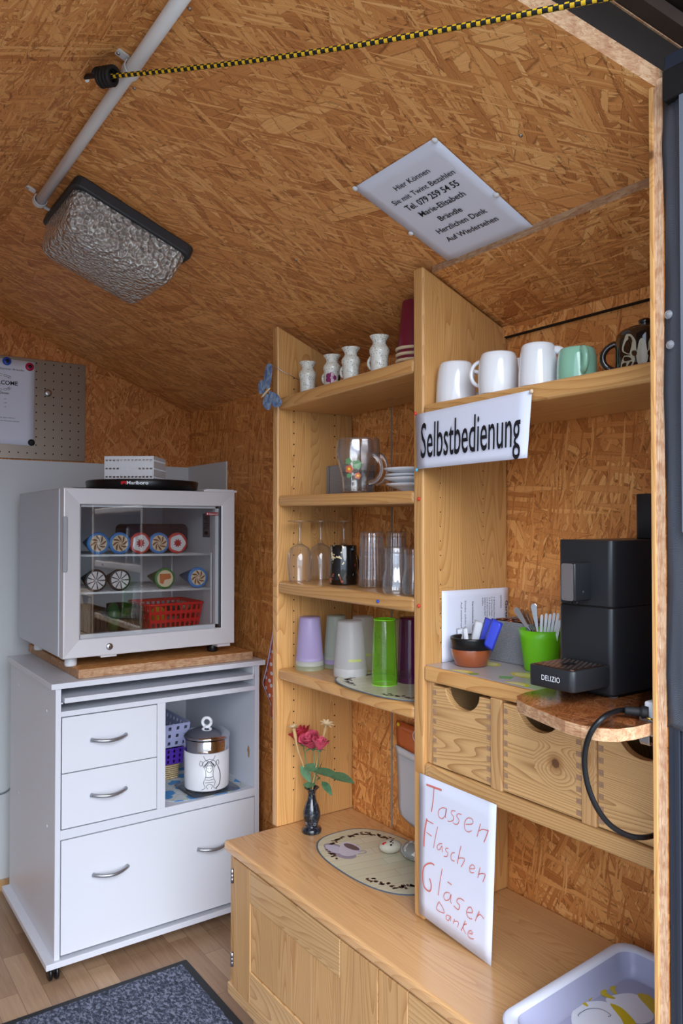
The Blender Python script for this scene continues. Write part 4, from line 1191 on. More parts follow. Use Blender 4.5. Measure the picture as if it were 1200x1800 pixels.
m = MB(); m.box(F - .02, F - .0005, 1.885, 1.895, 1.715, 1.722); m.build('clip', M['steel'], root)
# ---------------------------------------------------------------- second shelf: grey box, glass mug, bowls
Z2 = 1.4405
def weave(name, c1, c2, sc):
    mt, t, b = newmat(name); g = NG(t); tcn = g.n('ShaderNodeTexCoord')
    v = g.voro(tcn.outputs['Object'], sc, dim='3D', rand=.25)
    g.l(g.mix(g.remap(v.outputs['Distance'], .2, .6, 0, 1), c2, c1), b.inputs['Base Color']); b.inputs['Roughness'].default_value = .6
    g.bump(v.outputs['Distance'], -.6, .001, b); return mt
M['weave'] = weave('grey woven plastic', srgb(120, 122, 126), srgb(150, 152, 156), 260)
root = thing('woven_box', 'small grey woven box behind the glass mug on the second shelf', 'box', (1.31, 1.80, Z2 + .001))
zt = at(575, 819, x=1.27).z
p1 = at(573, 840, x=1.272)
m = MB(); m.box(1.272, 1.355, p1.y - .13, p1.y, Z2 + .0012, zt)
m.build('box', M['weave'], root, bevel=.004)
m = MB(); m.box(1.2712, 1.2725, p1.y - .018, p1.y - .0165, Z2 + .002, zt - .002); m.build('seam', M['grey_dark'], root)
STEIN = [(0, .035), (.54, .03), (.62, .0), (.64, .02), (.64, .14), (.68, .30), (.82, .48), (.98, .66), (1.0, .76), (.97, .88), (.95, .96), (.93, 1.0), (.88, 1.0), (.90, .96), (.93, .76), (.80, .50), (.68, .30), (.64, .14), (.60, .06), (0, .05)]
for i, (l, r, t, vb, lab) in enumerate(((590, 656, 772, 863, 'big clear glass mug with flower print on the second shelf'), (612, 668, 771, 858, 'clear glass mug standing behind the flower printed mug'))):
    xc = 1.146 if i == 0 else 1.228
    cx, cy, R, h = spotx(l, r, t, Z2, xc)
    zb = Z2 + .0012; h = h - .0012
    root = thing('glass_mug', lab, 'mug', (cx, cy, zb))
    m = MB(); m.lathe(scale_prof(STEIN, R, h), (cx, cy, zb), n=48, rib=.012, ribn=10, cap0=False, cap1=False); b_ = m.build('body', M['glass'], root)
    m = MB(); handle(m, (cx, cy, zb), (.70, -.72, 0), R * .80, h * .18, h * .72, R * .62, .0055, flat=1.0); m.build('handle', M['glass_thick'], root)
    if i == 0:
        gm = plain('green leaf print', srgb(96, 140, 92), .3); om = plain('orange flower print', srgb(196, 104, 72), .3)
        def pr_(m, a0, z, s_, rr_):
            n = 14
            cyl_patch(m, [(s_ * math.cos(q / n * 2 * PI) * (1 + .2 * math.cos(q * 5 / n * 2 * PI)), s_ * math.sin(q / n * 2 * PI) * (1 + .2 * math.cos(q * 5 / n * 2 * PI))) for q in range(n)], cx, cy, rr_, a0, z, .0008)
        m = MB(); pr_(m, -2.55, zb + h * .42, .010, R * .82); pr_(m, -1.98, zb + h * .30, .008, R * .76); m.build('flower_print', om, b_)
        m = MB(); pr_(m, -2.55, zb + h * .56, .008, R * .93); pr_(m, -2.05, zb + h * .50, .012, R * .88); pr_(m, -2.6, zb + h * .30, .006, R * .77); m.build('leaf_print', gm, b_)
        m = MB(); pr_(m, -2.55, zb + h * .42, .0035, R * .83); pr_(m, -1.98, zb + h * .30, .003, R * .77); m.build('flower_centre', M['yellow'], b_)
yl = at(685, 840, x=1.21).y; zz = Z2 + .001
SC_L = ['bottom white saucer of the stack by the middle upright', 'second white saucer from the bottom of the stack by the middle upright', 'third white saucer from the bottom, a little smaller', 'top white saucer of the stack by the middle upright']
for k, (dx, R, hh, gap) in enumerate(((.004, .062, .0175, .0155), (0, .066, .0165, .013), (.004, .062, .012, .010), (0, .068, .0165, 0))):
    cy = yl - .068 + dx * .2
    m = MB(); m.lathe([(.0001, .0), (.026, .0), (.027, .003), (R * .8, hh * .62), (R, hh), (R * .985, hh + .0012), (R * .78, hh * .75), (.024, .004), (.0001, .0035)], (1.22, cy, zz), n=48)
    tag(m.build('saucer', M['white']), SC_L[k], 'saucer', 'stacked white saucers'); zz += gap
# ---------------------------------------------------------------- third shelf: glasses
Z3 = 1.2005
def wineglass(l, r, fl, fr, vt, vb, lab):
    cx, cy, R, h = spot(l, r, vb, vt, Z3 + .0012)
    return cx, cy, R, h
WG = ['wine glass upside down nearest the left upright', 'middle wine glass of the three standing upside down', 'wine glass upside down behind the black patterned mug']
cx0, cy0, R0, H0 = spot(505, 548, 1024, 917, Z3 + .001)
spots = [(cx0, cy0)]
cx1, cy1, R1, H1 = spot(543, 584, 1021, 918, Z3 + .001); spots.append((cx1, cy1))
q = at(604, 918, x=1.265); spots.append((q.x, q.y))
def make_wineglass():
    root = thing('wine_glass', WG[0], 'wine glass', (0, 0, 0), 'wine glasses turned upside down')
    m = MB(); m.lathe([(.0300, .0), (.0335, .035), (.0345, .055), (.033, .075), (.026, .094), (.010, .104), (.0001, .106)], (0, 0, 0), n=48, cap0=False); m.build('bowl', M['glass'], root)
    m = MB(); m.lathe([(.010, .103), (.0048, .110), (.0036, .122), (.0036, .148), (.0055, .160), (.012, .1645)], (0, 0, 0), n=24, cap0=False, cap1=False); m.build('stem', M['glass'], root)
    m = MB(); m.lathe([(.010, .1635), (.031, .1668), (.0355, .1690), (.031, .1702), (.0001, .1700)], (0, 0, 0), n=48, cap0=False); m.build('foot', M['glass'], root)
    return root
wg = make_wineglass()
for i, (x, y) in enumerate(spots):
    o = wg if i == 0 else copy_tree(wg)
    o.location = (x, y, Z3 + .001); o['label'] = WG[i]
# black patterned mug
cx, cy, R, h = spot(578, 629, 1028, 958, Z3 + .001)
root = thing('patterned_mug', 'black mug with gold and coloured decor standing upside down among the glasses', 'mug', (cx, cy, Z3 + .001))
def pattern_mat():
    mt, t, b = newmat('black glaze with coloured decor'); g = NG(t); tcn = g.n('ShaderNodeTexCoord')
    v = g.voro(tcn.outputs['Object'], 62, dim='3D'); s_ = g.n('ShaderNodeSeparateColor'); g.l(v.outputs['Color'], s_.inputs[0])
    n1 = g.noise(tcn.outputs['Object'], 40, 2, .6, 1.2)
    nd = g.n('ShaderNodeValToRGB'); nd.color_ramp.interpolation = 'CONSTANT'; g.l(s_.outputs[0], nd.inputs[0])
    nd.color_ramp.elements[0].color = srgb(14, 12, 12); nd.color_ramp.elements[1].color = srgb(212, 178, 96)
    for ps, cc in ((.34, srgb(222, 204, 160)), (.58, srgb(150, 78, 56)), (.70, srgb(84, 110, 124)), (.82, srgb(14, 12, 12))):
        nd.color_ramp.elements.new(ps).color = cc
    c = nd.outputs[0]
    c = g.mix(g.math('GREATER_THAN', n1, .58), srgb(14, 12, 12), c)
    g.l(c, b.inputs['Base Color']); b.inputs['Roughness'].default_value = .1; b.inputs['Coat Weight'].default_value = .6
    return mt
M['decor'] = pattern_mat()
m = MB(); m.lathe([(R * .97, 0), (R * 1.0, .003), (R * .98, h * .5), (R * .93, h - .003), (R * .90, h), (.0001, h)], (cx, cy, Z3 + .001), n=48, cap0=False); m.build('body', M['decor'], root)
m = MB(); handle(m, (cx, cy, Z3 + .001), (1, .2, 0), R * .95, h * .2, h * .8, R * .5, .0045); m.build('handle', M['black'], root)
# ribbed tumblers, two stacks seen one behind the other
TUM = [(1.0, .0), (.97, .2), (.90, .70), (.86, .96), (.84, 1.0), (.0001, 1.0)]
def tumbler(l, r, vb, vt, lab, inner=True, group=None, nst=6):
    cx, cy, R, h = spot(l, r, vb, vt, Z3 + .001)
    root = thing('tumbler', lab, 'glass', (cx, cy, Z3 + .001), group)
    pr = [(.0001, .905), (.78, .905), (.81, .88)] + [(lerp(.81, .93, t / 24) + (.010 if t % 2 else 0), lerp(.88, .02, t / 24)) for t in range(1, 25)] + [(.955, 0), (1.0, 0), (.97, .2), (.90, .70), (.86, .96), (.83, 1.0), (.0001, 1.0)]
    m = MB(); m.lathe(scale_prof(pr, R, h), (cx, cy, Z3 + .001), n=96, rib=.028, ribn=20, cap0=False); m.build('body', M['glass'], root)
    return root
tumbler(630, 676, 1033, 934, 'tall ribbed drinking glass upside down beside the black mug')
tumbler(676, 716, 1031, 934, 'ribbed drinking glass in the back row behind the curved glasses')
TUL = [(.90, 0), (.98, .06), (1.0, .16), (.94, .36), (.82, .50), (.80, .64), (.83, .82), (.82, .96), (.78, 1.0), (.0001, 1.0)]
for i, (l, r, vb, vt) in enumerate(((672, 719, 1045, 961), (711, 756, 1048, 964))):
    cx, cy, R, h = spot(l, r, vb, vt, Z3 + .001)
    if i == 1: cy = max(cy, 1.298 + R)
    root = thing('curved_glass', ['curved drinking glass upside down in front of the ribbed ones', 'curved drinking glass half hidden by the middle upright'][i], 'glass', (cx, cy, Z3 + .001))
    pr = [(.0001, .88), (.74, .88), (.75, .82), (.73, .64), (.76, .50), (.86, .34), (.92, .16), (.90, .06), (.84, 0)] + TUL
    m = MB(); m.lathe(scale_prof(pr, R, h), (cx, cy, Z3 + .001), n=96, rib=.02, ribn=10, cap0=False); m.build('body', M['glass'], root)
# ---------------------------------------------------------------- fourth shelf: plastic beakers on a place mat
Z4 = .9545
M['fr_purple'] = clear('frosted purple plastic', tint=(.85, .78, .97), rough=.3, edge=.6, body=.6, bodycol=(.70, .58, .97))
M['fr_white'] = clear('frosted white plastic', tint=(.95, .95, .95), rough=.3, edge=.6, body=.5, bodycol=(.95, .95, .96))
M['fr_green'] = clear('frosted pale green plastic', tint=(.86, .94, .78), rough=.3, edge=.6, body=.45, bodycol=(.78, .88, .66))
M['neon'] = clear('clear neon green plastic', tint=(.66, .96, .30), rough=.06, edge=1.2, body=.16, facing=.45, bodycol=(.45, .95, .10))
M['violet'] = clear('clear dark violet plastic', tint=(.50, .16, .46), rough=.05, edge=1.2, body=.15, bodycol=(.36, .05, .36))
def shelfz(y): return lerp(.960, .953, (y - 1.2965) / .59)
def beaker(l, r, vb, vt, mats, lab, steps=(), taper=.76, group=None, lift=0):
    cx, cy, R, h = spot(l, r, vb, vt, Z4 + .003)
    zb = shelfz(cy) + .0006 + lift
    h = at((l + r) / 2, vt, x=cx).z - zb
    root = thing('plastic_beaker', lab, 'cup', (cx, cy, zb), group)
    m = MB(); m.lathe([(R, 0), (R * .985, h * .12), (lerp(R, R * taper, .98), h * .975), (R * taper * .96, h), (.0001, h)], (cx, cy, zb), n=48, cap0=False); m.build('body', mats, root)
    return root, cx, cy, R, h, zb
def nest(cx, cy, R, zb, h, taper, steps, par_label, group):
    for k, (mt, z0, z1, f, lab) in enumerate(steps):
        root = thing('plastic_beaker', lab, 'cup', (cx, cy, zb + z0), group)
        m = MB(); m.lathe([(R * f, z0), (R * f, z1)], (cx, cy, zb), n=48, cap0=False, cap1=False)
        m.lathe([(R * f, z1), (R * f * .95, z1 + .001), (R * .70, h * .90), (.0001, h * .90)], (cx, cy, zb), n=48, cap0=False); m.build('body', mt, root)
# purple on top of frosted and green cups
G1 = 'nested frosted beakers at the left end of the fourth shelf'
cx, cy, R, h = spot(519, 569, 1180, 1084, Z4 + .001); zb = shelfz(cy) + .0008
h = at(544, 1084, x=cx).z - zb
def nested(cx, cy, R, h, zb, layers, group):
    """layers: (material, bottom rim height, radius factor, label) outermost (topmost) first"""
    for k, (mt, z0, f, lab) in enumerate(layers):
        root = thing('plastic_beaker', lab, 'cup', (cx, cy, zb + z0), group)
        top = h - k * .0035; rt = R * (.74 - .012 * k)
        m = MB(); m.lathe([(R * f, z0), (R * f, z0 + .010), (R * f * .965, z0 + .0105), (lerp(R * f * .965, rt, .97), top - .004), (rt * .95, top), (.0001, top)], (cx, cy, zb), n=48, cap0=False)
        m.build('body', mt, root)
nested(cx, cy, R, h, zb, [(M['fr_purple'], .026, .985, 'frosted purple beaker, topmost of the nest nearest the left upright'), (M['fr_white'], .013, .992, 'frosted clear beaker nested under the purple one'), (M['fr_green'], 0, 1.0, 'frosted pale green beaker at the bottom of the purple nest')], G1)
cx, cy, R, h = spot(568, 613, 1176, 1081, Z4 + .001); zb = shelfz(cy) + .0008; h = at(590, 1081, x=cx).z - zb
cx -= 0.0
nested(cx, cy, R, h, zb, [(M['fr_green'], .024, .985, 'frosted greenish beaker, topmost of the nest in the back row'), (M['fr_purple'], .012, .992, 'frosted purple beaker nested under the greenish one'), (M['fr_green'], 0, 1.0, 'frosted beaker at the bottom of the back nest')], 'nested frosted beakers in the back row')
def curve_text(root, txt, cx, cy, R, h, zb, a0, z, cap, wd_, taper):
    tm = text_mb(txt, (0, 0, 0), (1, 0, 0), (0, 1, 0), cap, width=wd_, bold=.03)
    for v in tm.v:
        xx, zz_ = -v.x, -v.y            # the cup is upside down
        rr_ = lerp(R, R * taper, (z + zz_) / h) + .0012
        a = a0 + xx / R
        v.x, v.y, v.z = cx + rr_ * math.cos(a), cy + rr_ * math.sin(a), zb + z + zz_
    tm.build('lettering', plain('lime print', srgb(206, 214, 60), .5), root)
root, cx, cy, R, h, zb = beaker(586, 645, 1194, 1091, M['fr_white'], 'large frosted white beaker with lime lettering at the front of the shelf', lift=.003)
m = MB(); m.lathe([(R * 1.004, .001), (R * 1.0, .022), (R * .99, .0225)], (cx, cy, zb), n=48, cap0=False, cap1=False); m.build('rim', M['fr_white'], root)
curve_text(root, 'OMBRANDUNG', cx, cy, R, h, zb, -2.02 + .62, .048, .006, .040, .76)
root, cx, cy, R, h, zb = beaker(614, 662, 1180, 1083, M['fr_white'], 'frosted white beaker half hidden behind the large frosted one', lift=.003)
curve_text(root, 'NÄGELI', cx, cy, R, h, zb, -1.55, .046, .006, .024, .76)
root, cx, cy, R, h, zb = beaker(653, 698, 1210, 1088, M['neon'], 'clear neon green tumbler upside down at the front of the mat', taper=.86, lift=.003)
m = MB(); m.lathe([(R * 1.0, .0), (R * 1.015, .001), (R * 1.0, .002)], (cx, cy, zb), n=48, cap0=False, cap1=False); m.lathe([(R * .855, h - .002), (R * .875, h - .001), (R * .85, h + .0005)], (cx, cy, zb), n=48, cap0=False, cap1=False)
m.build('rim', plain('neon rim', srgb(140, 240, 40), .3), root)
beaker(698, 746, 1206, 1085, M['violet'], 'clear dark violet tumbler half behind the middle upright', taper=.84, lift=.003)
beaker(676, 716, 1180, 1088, M['fr_white'], 'frosted clear beaker between the green and violet tumblers', lift=.003)
# place mats
def placemat(name, lab, cx, cy, ax_, ay, z, rot, zf=None):
    root = thing(name, lab, 'place mat', (cx, cy, z))
    n = 72; out = []
    for k in range(n):
        a = 2 * PI * k / n
        c_, s_ = math.cos(a), math.sin(a)
        out.append((ax_ * math.copysign(abs(c_) ** .72, c_), ay * math.copysign(abs(s_) ** .82, s_)))
    cr, sr = math.cos(rot), math.sin(rot)
    O = Vector((cx, cy, z)); U = Vector((cr, sr, 0)); V = Vector((-sr, cr, 0))
    m = MB(); m.prism([(p[0], p[1]) for p in out], O, U, V, .0016); b_ = m.build('edge', M['mat_rim'], root)
    m = MB(); m.prism([(p[0] * .975, p[1] * .975) for p in out], O + Vector((0, 0, .0016)), U, V, .0004); m.build('face', M['mat_face'], root)
    m = MB(); rnd = random.Random(3)
    for k in range(170):
        a = 2 * PI * k / 170
        if min(abs(math.sin(a)), 1) < .35: continue
        c_, s_ = math.cos(a), math.sin(a)
        px = ax_ * .80 * math.copysign(abs(c_) ** .8, c_) + rnd.uniform(-.009, .009); py = ay * .80 * math.copysign(abs(s_) ** .85, s_) + rnd.uniform(-.009, .009)
        p = O + U * px + V * py + Vector((0, 0, .0022))
        ang = rnd.uniform(0, PI)
        e1 = Vector((math.cos(ang), math.sin(ang), 0)); e2 = Vector((-math.sin(ang), math.cos(ang), 0))
        m.poly([p + e1 * .0060 * math.cos(q) + e2 * .0036 * math.sin(q) for q in [j * PI / 4 for j in range(8)]])
    tag(m.build('coffee_bean_print', M['bean'], root), kind='stuff')
    return root, O, U, V
M['mat_rim'] = plain('blue grey mat rim', srgb(84, 98, 112), .4)
M['bean'] = plain('brown bean print', srgb(74, 48, 42), .4)
def planks():
    mt, t, b = newmat('cream plank print'); g = NG(t); tcn = g.n('ShaderNodeTexCoord')
    mp = g.n('ShaderNodeMapping'); g.l(tcn.outputs['Object'], mp.inputs[0]); mp.inputs['Rotation'].default_value = (0, 0, .2)
    br = g.n('ShaderNodeTexBrick'); g.l(mp.outputs[0], br.inputs['Vector']); br.inputs['Scale'].default_value = 1
    br.inputs['Brick Width'].default_value = .3; br.inputs['Row Height'].default_value = .034; br.inputs['Mortar Size'].default_value = .0005
    br.inputs['Color1'].default_value = srgb(208, 204, 178); br.inputs['Color2'].default_value = srgb(198, 194, 166); br.inputs['Mortar'].default_value = srgb(160, 152, 130)
    g.l(br.outputs[0], b.inputs['Base Color']); b.inputs['Roughness'].default_value = .22
    return mt
M['mat_face'] = planks()
placemat('place_mat', 'oval cream place mat with coffee beans under the plastic tumblers', 1.215, 1.485, .118, .185, .9600, 0)
root, O, U, V = placemat('place_mat', 'oval cream place mat with cup print lying on the sideboard', 1.222, 1.555, .128, .205, .5055, 0)
# printed cup on the mat
cupm = plain('grey lilac print', srgb(150, 142, 156), .35); cupd = plain('dark lilac print', srgb(92, 78, 86), .35)
def onmat(px, py, dz): 
    p = at(px, py, z=.5055 + .0021 + dz); return p
def mp_(pts, dz): return [onmat(540 + a / 6, 1430 + b / 6, dz) for a, b in smooth2(pts)]
m = MB(); m.poly(mp_([(172, 330), (240, 312), (330, 330), (420, 400), (510, 430), (500, 470), (400, 478), (280, 440), (200, 395)], .0)); m.build('saucer_print', cupm, root)
m = MB(); m.poly(mp_([(190, 335), (250, 330), (330, 350), (370, 385), (350, 420), (270, 410), (210, 375)], .0002)); m.build('saucer_hollow_print', plain('pale lilac print', srgb(186, 184, 202), .35), root)
m = MB(); m.poly(mp_([(370, 305), (450, 305), (540, 345), (570, 385), (540, 420), (440, 450), (350, 430), (335, 380), (350, 330)], .0004)); m.build('cup_print', plain('pale cup print', srgb(196, 190, 204), .35), root)
m = MB(); m.poly(mp_([(385, 320), (450, 318), (530, 355), (548, 385), (490, 385), (410, 355)], .0006)); m.build('coffee_print', cupd, root)
m = MB(); ribbon(m, mp_([(540, 400), (600, 392), (622, 405), (590, 420), (520, 425)], .0006)[:16], .003, (0, 0, 1)); m.build('handle_print', cupm, root)
# ---------------------------------------------------------------- stones, vase and flowers on the sideboard
ZC = .5052
ZM = .5055 + .0022
def stone_mat(name, a, b_, vein):
    mt, t, b = newmat(name); g = NG(t); tcn = g.n('ShaderNodeTexCoord')
    n1 = g.noise(tcn.outputs['Object'], 220, 3, .7); n2 = g.noise(tcn.outputs['Object'], 22, 2, .5, .8)
    c = g.mix(n1, a, b_)
    if vein:
        w = g.math('ABSOLUTE', g.math('SUBTRACT', n2, .5)); c = g.mix(g.math('LESS_THAN', w, .018), c, srgb(214, 214, 208))
    g.l(c, b.inputs['Base Color']); b.inputs['Roughness'].default_value = .55
    return mt
M['grey_stone'] = stone_mat('grey veined stone', srgb(126, 130, 126), srgb(150, 152, 146), True)
M['pale_stone'] = stone_mat('pale speckled stone', srgb(196, 190, 170), srgb(176, 170, 152), False)
a = at(682, 1507, z=ZM)
m = MB(); c = Vector((a.x + .022, a.y + .018, ZM + .0168)); m.ball(c, 1, (.030, .021, .0166), n=28, m=18, warp=lambda d: 1 + .04 * d.x * d.y)
R_ = Matrix.Translation(c) @ Matrix.Rotation(-.5, 4, 'Z') @ Matrix.Translation(-c); m.xf(R_)
st = m.build('painted_stone', M['pale_stone']); tag(st, 'small pale stone with painted red and black flowers on the place mat', 'stone')
def decal_on(c, sc, dirv, size, mat, name, par, n=9, petals=0):
    d = Vector(dirv).normalized(); m = MB(); u = d.cross(Vector((0, 0, 1))).normalized(); v = u.cross(d)
    pts = []
    for q in range(n):
        an = 2 * PI * q / n; rr_ = size * (1 + (.35 * math.cos(an * petals) if petals else 0))
        dd = (d + u * rr_ * math.cos(an) + v * rr_ * math.sin(an)).normalized()
        pts.append(c + Vector((dd.x * sc[0], dd.y * sc[1], dd.z * sc[2])) * 1.015)
    m.poly(pts); o = m.build(name, mat, par); return o
decal_on(c, (.030, .021, .0166), (-.75, .15, .85), .28, M['red_p'], 'painted_flower', st, 20, 5)
for dv in ((-.15, -.35, .9), (-.0, -.6, .8), (-.3, -.65, .6), (.1, -.2, 1)): decal_on(c, (.030, .021, .0166), dv, .13, M['ink'], 'painted_leaf', st)
a = at(722, 1517, z=ZM)
m = MB(); c2 = Vector((a.x + .022, a.y + .012, ZM + .0205)); m.ball(c2, 1, (.034, .042, .0203), n=32, m=20, warp=lambda d: 1 + .05 * d.x - .04 * d.y * d.z)
tag(m.build('grey_stone', M['grey_stone']), 'larger grey stone with white veins on the place mat', 'stone')
cx, cy, R, h = spot(530, 565, 1469, 1383, ZC)
root = thing('vase', 'small black stone vase with engraved flowers on the sideboard', 'vase', (cx, cy, ZC))
k = h / .125
VP = [(.0001, 0), (.0245, 0), (.0255, .002), (.0255, .010), (.023, .0135), (.015, .016), (.0155, .020), (.019, .030), (.0225, .044), (.0225, .056), (.018, .074), (.0115, .090), (.0095, .104), (.011, .114), (.0165, .121), (.0195, .124), (.017, .1245), (.009, .112), (.0001, .10)]
m = MB(); m.lathe([(r * R / .0255, z * k) for r, z in VP], (cx, cy, ZC), n=48)
def vasem():
    mt, t, b = newmat('black marble'); g = NG(t); tcn = g.n('ShaderNodeTexCoord')
    n1 = g.noise(tcn.outputs['Object'], 120, 3, .7)
    g.l(g.ramp(n1, [(.5, srgb(22, 28, 36)), (.72, srgb(70, 82, 96))]), b.inputs['Base Color']); b.inputs['Roughness'].default_value = .12; b.inputs['Coat Weight'].default_value = .5
    return mt
M['marble'] = vasem(); vb_ = m.build('body', M['marble'], root)
m = MB()
for (u0, z0, s_) in ((-.010, .050, .007), (.012, .028, .005), (-.012, .030, .004)):
    for q in range(6):
        a_ = q * PI / 3
        pp = [(u0 + s_ * (.35 + .65 * t) * math.cos(a_ + .5 * math.sin(t * 3)), z0 + s_ * (.35 + .65 * t) * math.sin(a_ + .5 * math.sin(t * 3))) for t in (0, .3, .6, 1)]
        P = [Vector((cx + (.0232) * math.cos(-2.3 + p[0] / .022), cy + .0232 * math.sin(-2.3 + p[0] / .022), ZC + p[1] * k)) for p in pp]
        m.tube(P, .0005, n=5)
m.build('engraving', plain('engraved grey lines', srgb(150, 160, 172), .6), vb_)
top = Vector((cx, cy, ZC + h))
xv = cx
def V3(px, py, dx=0): return at(px, py, x=xv + dx)
M['leaf'] = plain('dark green leaf', srgb(78, 116, 82), .5, var=(60, 1.5))
M['stem'] = plain('dry stem', srgb(196, 160, 110), .7)
M['stem_g'] = plain('green stem', srgb(110, 140, 96), .6)
M['rose1'] = plain('deep red petals', srgb(158, 28, 48), .6, var=(70, 1.5)); M['rose2'] = plain('dusky pink petals', srgb(182, 66, 88), .6, var=(70, 1.3))
def leaf(m, a, b, w, N=Vector((-.4, -.3, .85)), fold=.2):
    a, b = Vector(a), Vector(b); L = b - a; s_ = L.cross(N).normalized(); n = 9
    mid = []; l1 = []; l2 = []
    for i in range(n + 1):
        t = i / n; wd_ = w * math.sin(PI * min(1, t * .96 + .02)) ** .8 * (1 - .25 * t); p = a + L * t + Vector((0, 0, -1)) * (.010 * t * t)
        up = N.normalized() * wd_ * fold
        mid.append(p); l1.append(p + s_ * wd_ + up); l2.append(p - s_ * wd_ + up)
    m.add(mid + l1 + l2, [(i, i + 1, n + 2 + i, n + 1 + i) for i in range(n)] + [(i + 1, i, 2 * n + 2 + i, 2 * n + 3 + i) for i in range(n)], 0, True)
def rose(c, R, axis, mat, lab, stem_pts, mouth=True):
    root = thing('rose', lab, 'flower', stem_pts[0])
    axis = Vector(axis).normalized(); u = axis.cross(Vector((0, 1, 0))).normalized(); v = axis.cross(u)
    c = Vector(c); rnd = random.Random(int(R * 1e5))
    for ring, (n, rr_, hh, op) in enumerate(((3, .35, 1.25, .2), (4, .62, 1.15, .5), (5, .92, 1.0, .95))):
        for q in range(n):
            a0 = 2 * PI * q / n + ring * .7 + rnd.uniform(-.2, .2); vs = []; nn = 8; span = 2 * PI / n * .85
            for i in range(nn + 1):
                for j in range(nn + 1):
                    a_ = a0 + (j / nn - .5) * span * 1.3; t = i / nn
                    rad = R * rr_ * (.25 + .75 * math.sin(t * PI / 2)) * (1 + (.25 * op) * max(0, t - .7) / .3)
                    wob = 1 - .16 * (2 * j / nn - 1) ** 2 * t
                    z = R * hh * (t * 1.55 * wob - .6) - R * .12 * op * max(0, t - .75) / .25
                    vs.append(c + u * rad * math.cos(a_) + v * rad * math.sin(a_) + axis * z)
            fs = [(i * (nn + 1) + j, i * (nn + 1) + j + 1, (i + 1) * (nn + 1) + j + 1, (i + 1) * (nn + 1) + j) for i in range(nn) for j in range(nn)]
            m = MB(); m.add(vs, fs, 0, True); o = m.build('petal', mat, root); sd_ = o.modifiers.new('s', 'SOLIDIFY'); sd_.thickness = .0006
    m = MB()
    for q in range(5):
        a_ = q * 1.2566; d = u * math.cos(a_) + v * math.sin(a_)
        leaf(m, c - axis * R * .65, c - axis * R * .1 + d * R * .85, R * .16, N=d)
    m.ball(c - axis * R * .62, R * .28); m.build('calyx', M['leaf'], root)
    m = MB(); m.tube(smooth_path(stem_pts + [c - axis * R * .6], 5), .0016, n=8); m.build('stem', M['stem_g'], root)
    return root
neck = top + Vector((0, 0, -.02))
rose(V3(529, 1296, .010), .030, (-.25, .25, 1), M['rose1'], 'deep red rose, the higher of two in the black vase', [neck, V3(543, 1365), V3(536, 1330)])
rose(V3(546, 1306, -.010), .0265, (-.45, -.1, .85), M['rose2'], 'dusky pink rose bending forward in the black vase', [neck + Vector((.002, 0, 0)), V3(553, 1350)])
rose(V3(562, 1310, -.016), .021, (.1, -.15, 1), M['rose2'], 'half closed pink rosebud beside the larger blooms in the vase', [neck + Vector((0, .002, 0)), V3(558, 1352)])
root = thing('leaf_sprig', 'green artificial leaf sprig hanging over the rim of the black vase', 'leaves', neck)
for (a, b, w) in (((550, 1352), (598, 1362), .012), ((575, 1360), (622, 1370), .0125), ((560, 1358), (536, 1338), .013), ((545, 1375), (528, 1340), .010), ((552, 1378), (562, 1362), .009), ((548, 1384), (533, 1372), .009), ((566, 1374), (583, 1392), .0085), ((554, 1380), (536, 1380), .009), ((563, 1350), (567, 1330), .009)):
    m = MB(); leaf(m, V3(*a, -.004), V3(*b, -.014), w * 1.35); o = m.build('leaf', M['leaf'], root)
m = MB(); m.tube(smooth_path([neck, V3(548, 1372), V3(555, 1360), V3(575, 1361), V3(590, 1364)], 5), .0011, n=6); m.tube([V3(556, 1362), V3(566, 1374)], .0009, n=6); m.build('twig', M['stem_g'], root)
def pod(px, py, px2, py2, lab, spread, fw_=-.004):
    tip = V3(px, py, fw_); base_ = V3(px2, py2, fw_ * .7)
    root = thing('dried_pod', lab, 'dried flower', neck)
    ax_ = (tip - base_).normalized()
    m = MB(); m.tube(smooth_path([neck, V3(lerp(px2, 547, .6), lerp(py2, 1385, .6)), base_, lerp(base_, tip, .6), tip], 5), [.0026] * 10 + [.0036] * 5 + [.0050] * 5 + [.0078], n=10); m.build('stalk', M['stem'], root)
    m = MB(); u = ax_.cross(Vector((1, 0, 0))).normalized(); v = ax_.cross(u)
    for q in range(8):
        a_ = q * PI / 4; d = u * math.cos(a_) + v * math.sin(a_)
        leaf(m, tip + d * .003, tip + d * spread * 1.25 + ax_ * .016, .0042, N=ax_ - d * .3)
    o = m.build('crown', plain('straw bracts', srgb(214, 190, 150), .8), root)
pod(516, 1280, 524, 1320, 'dried pod with starry crown leaning left in the black vase', .013, -.040)
pod(573, 1274, 566, 1305, 'dried pod with spread crown leaning right in the black vase', .017)
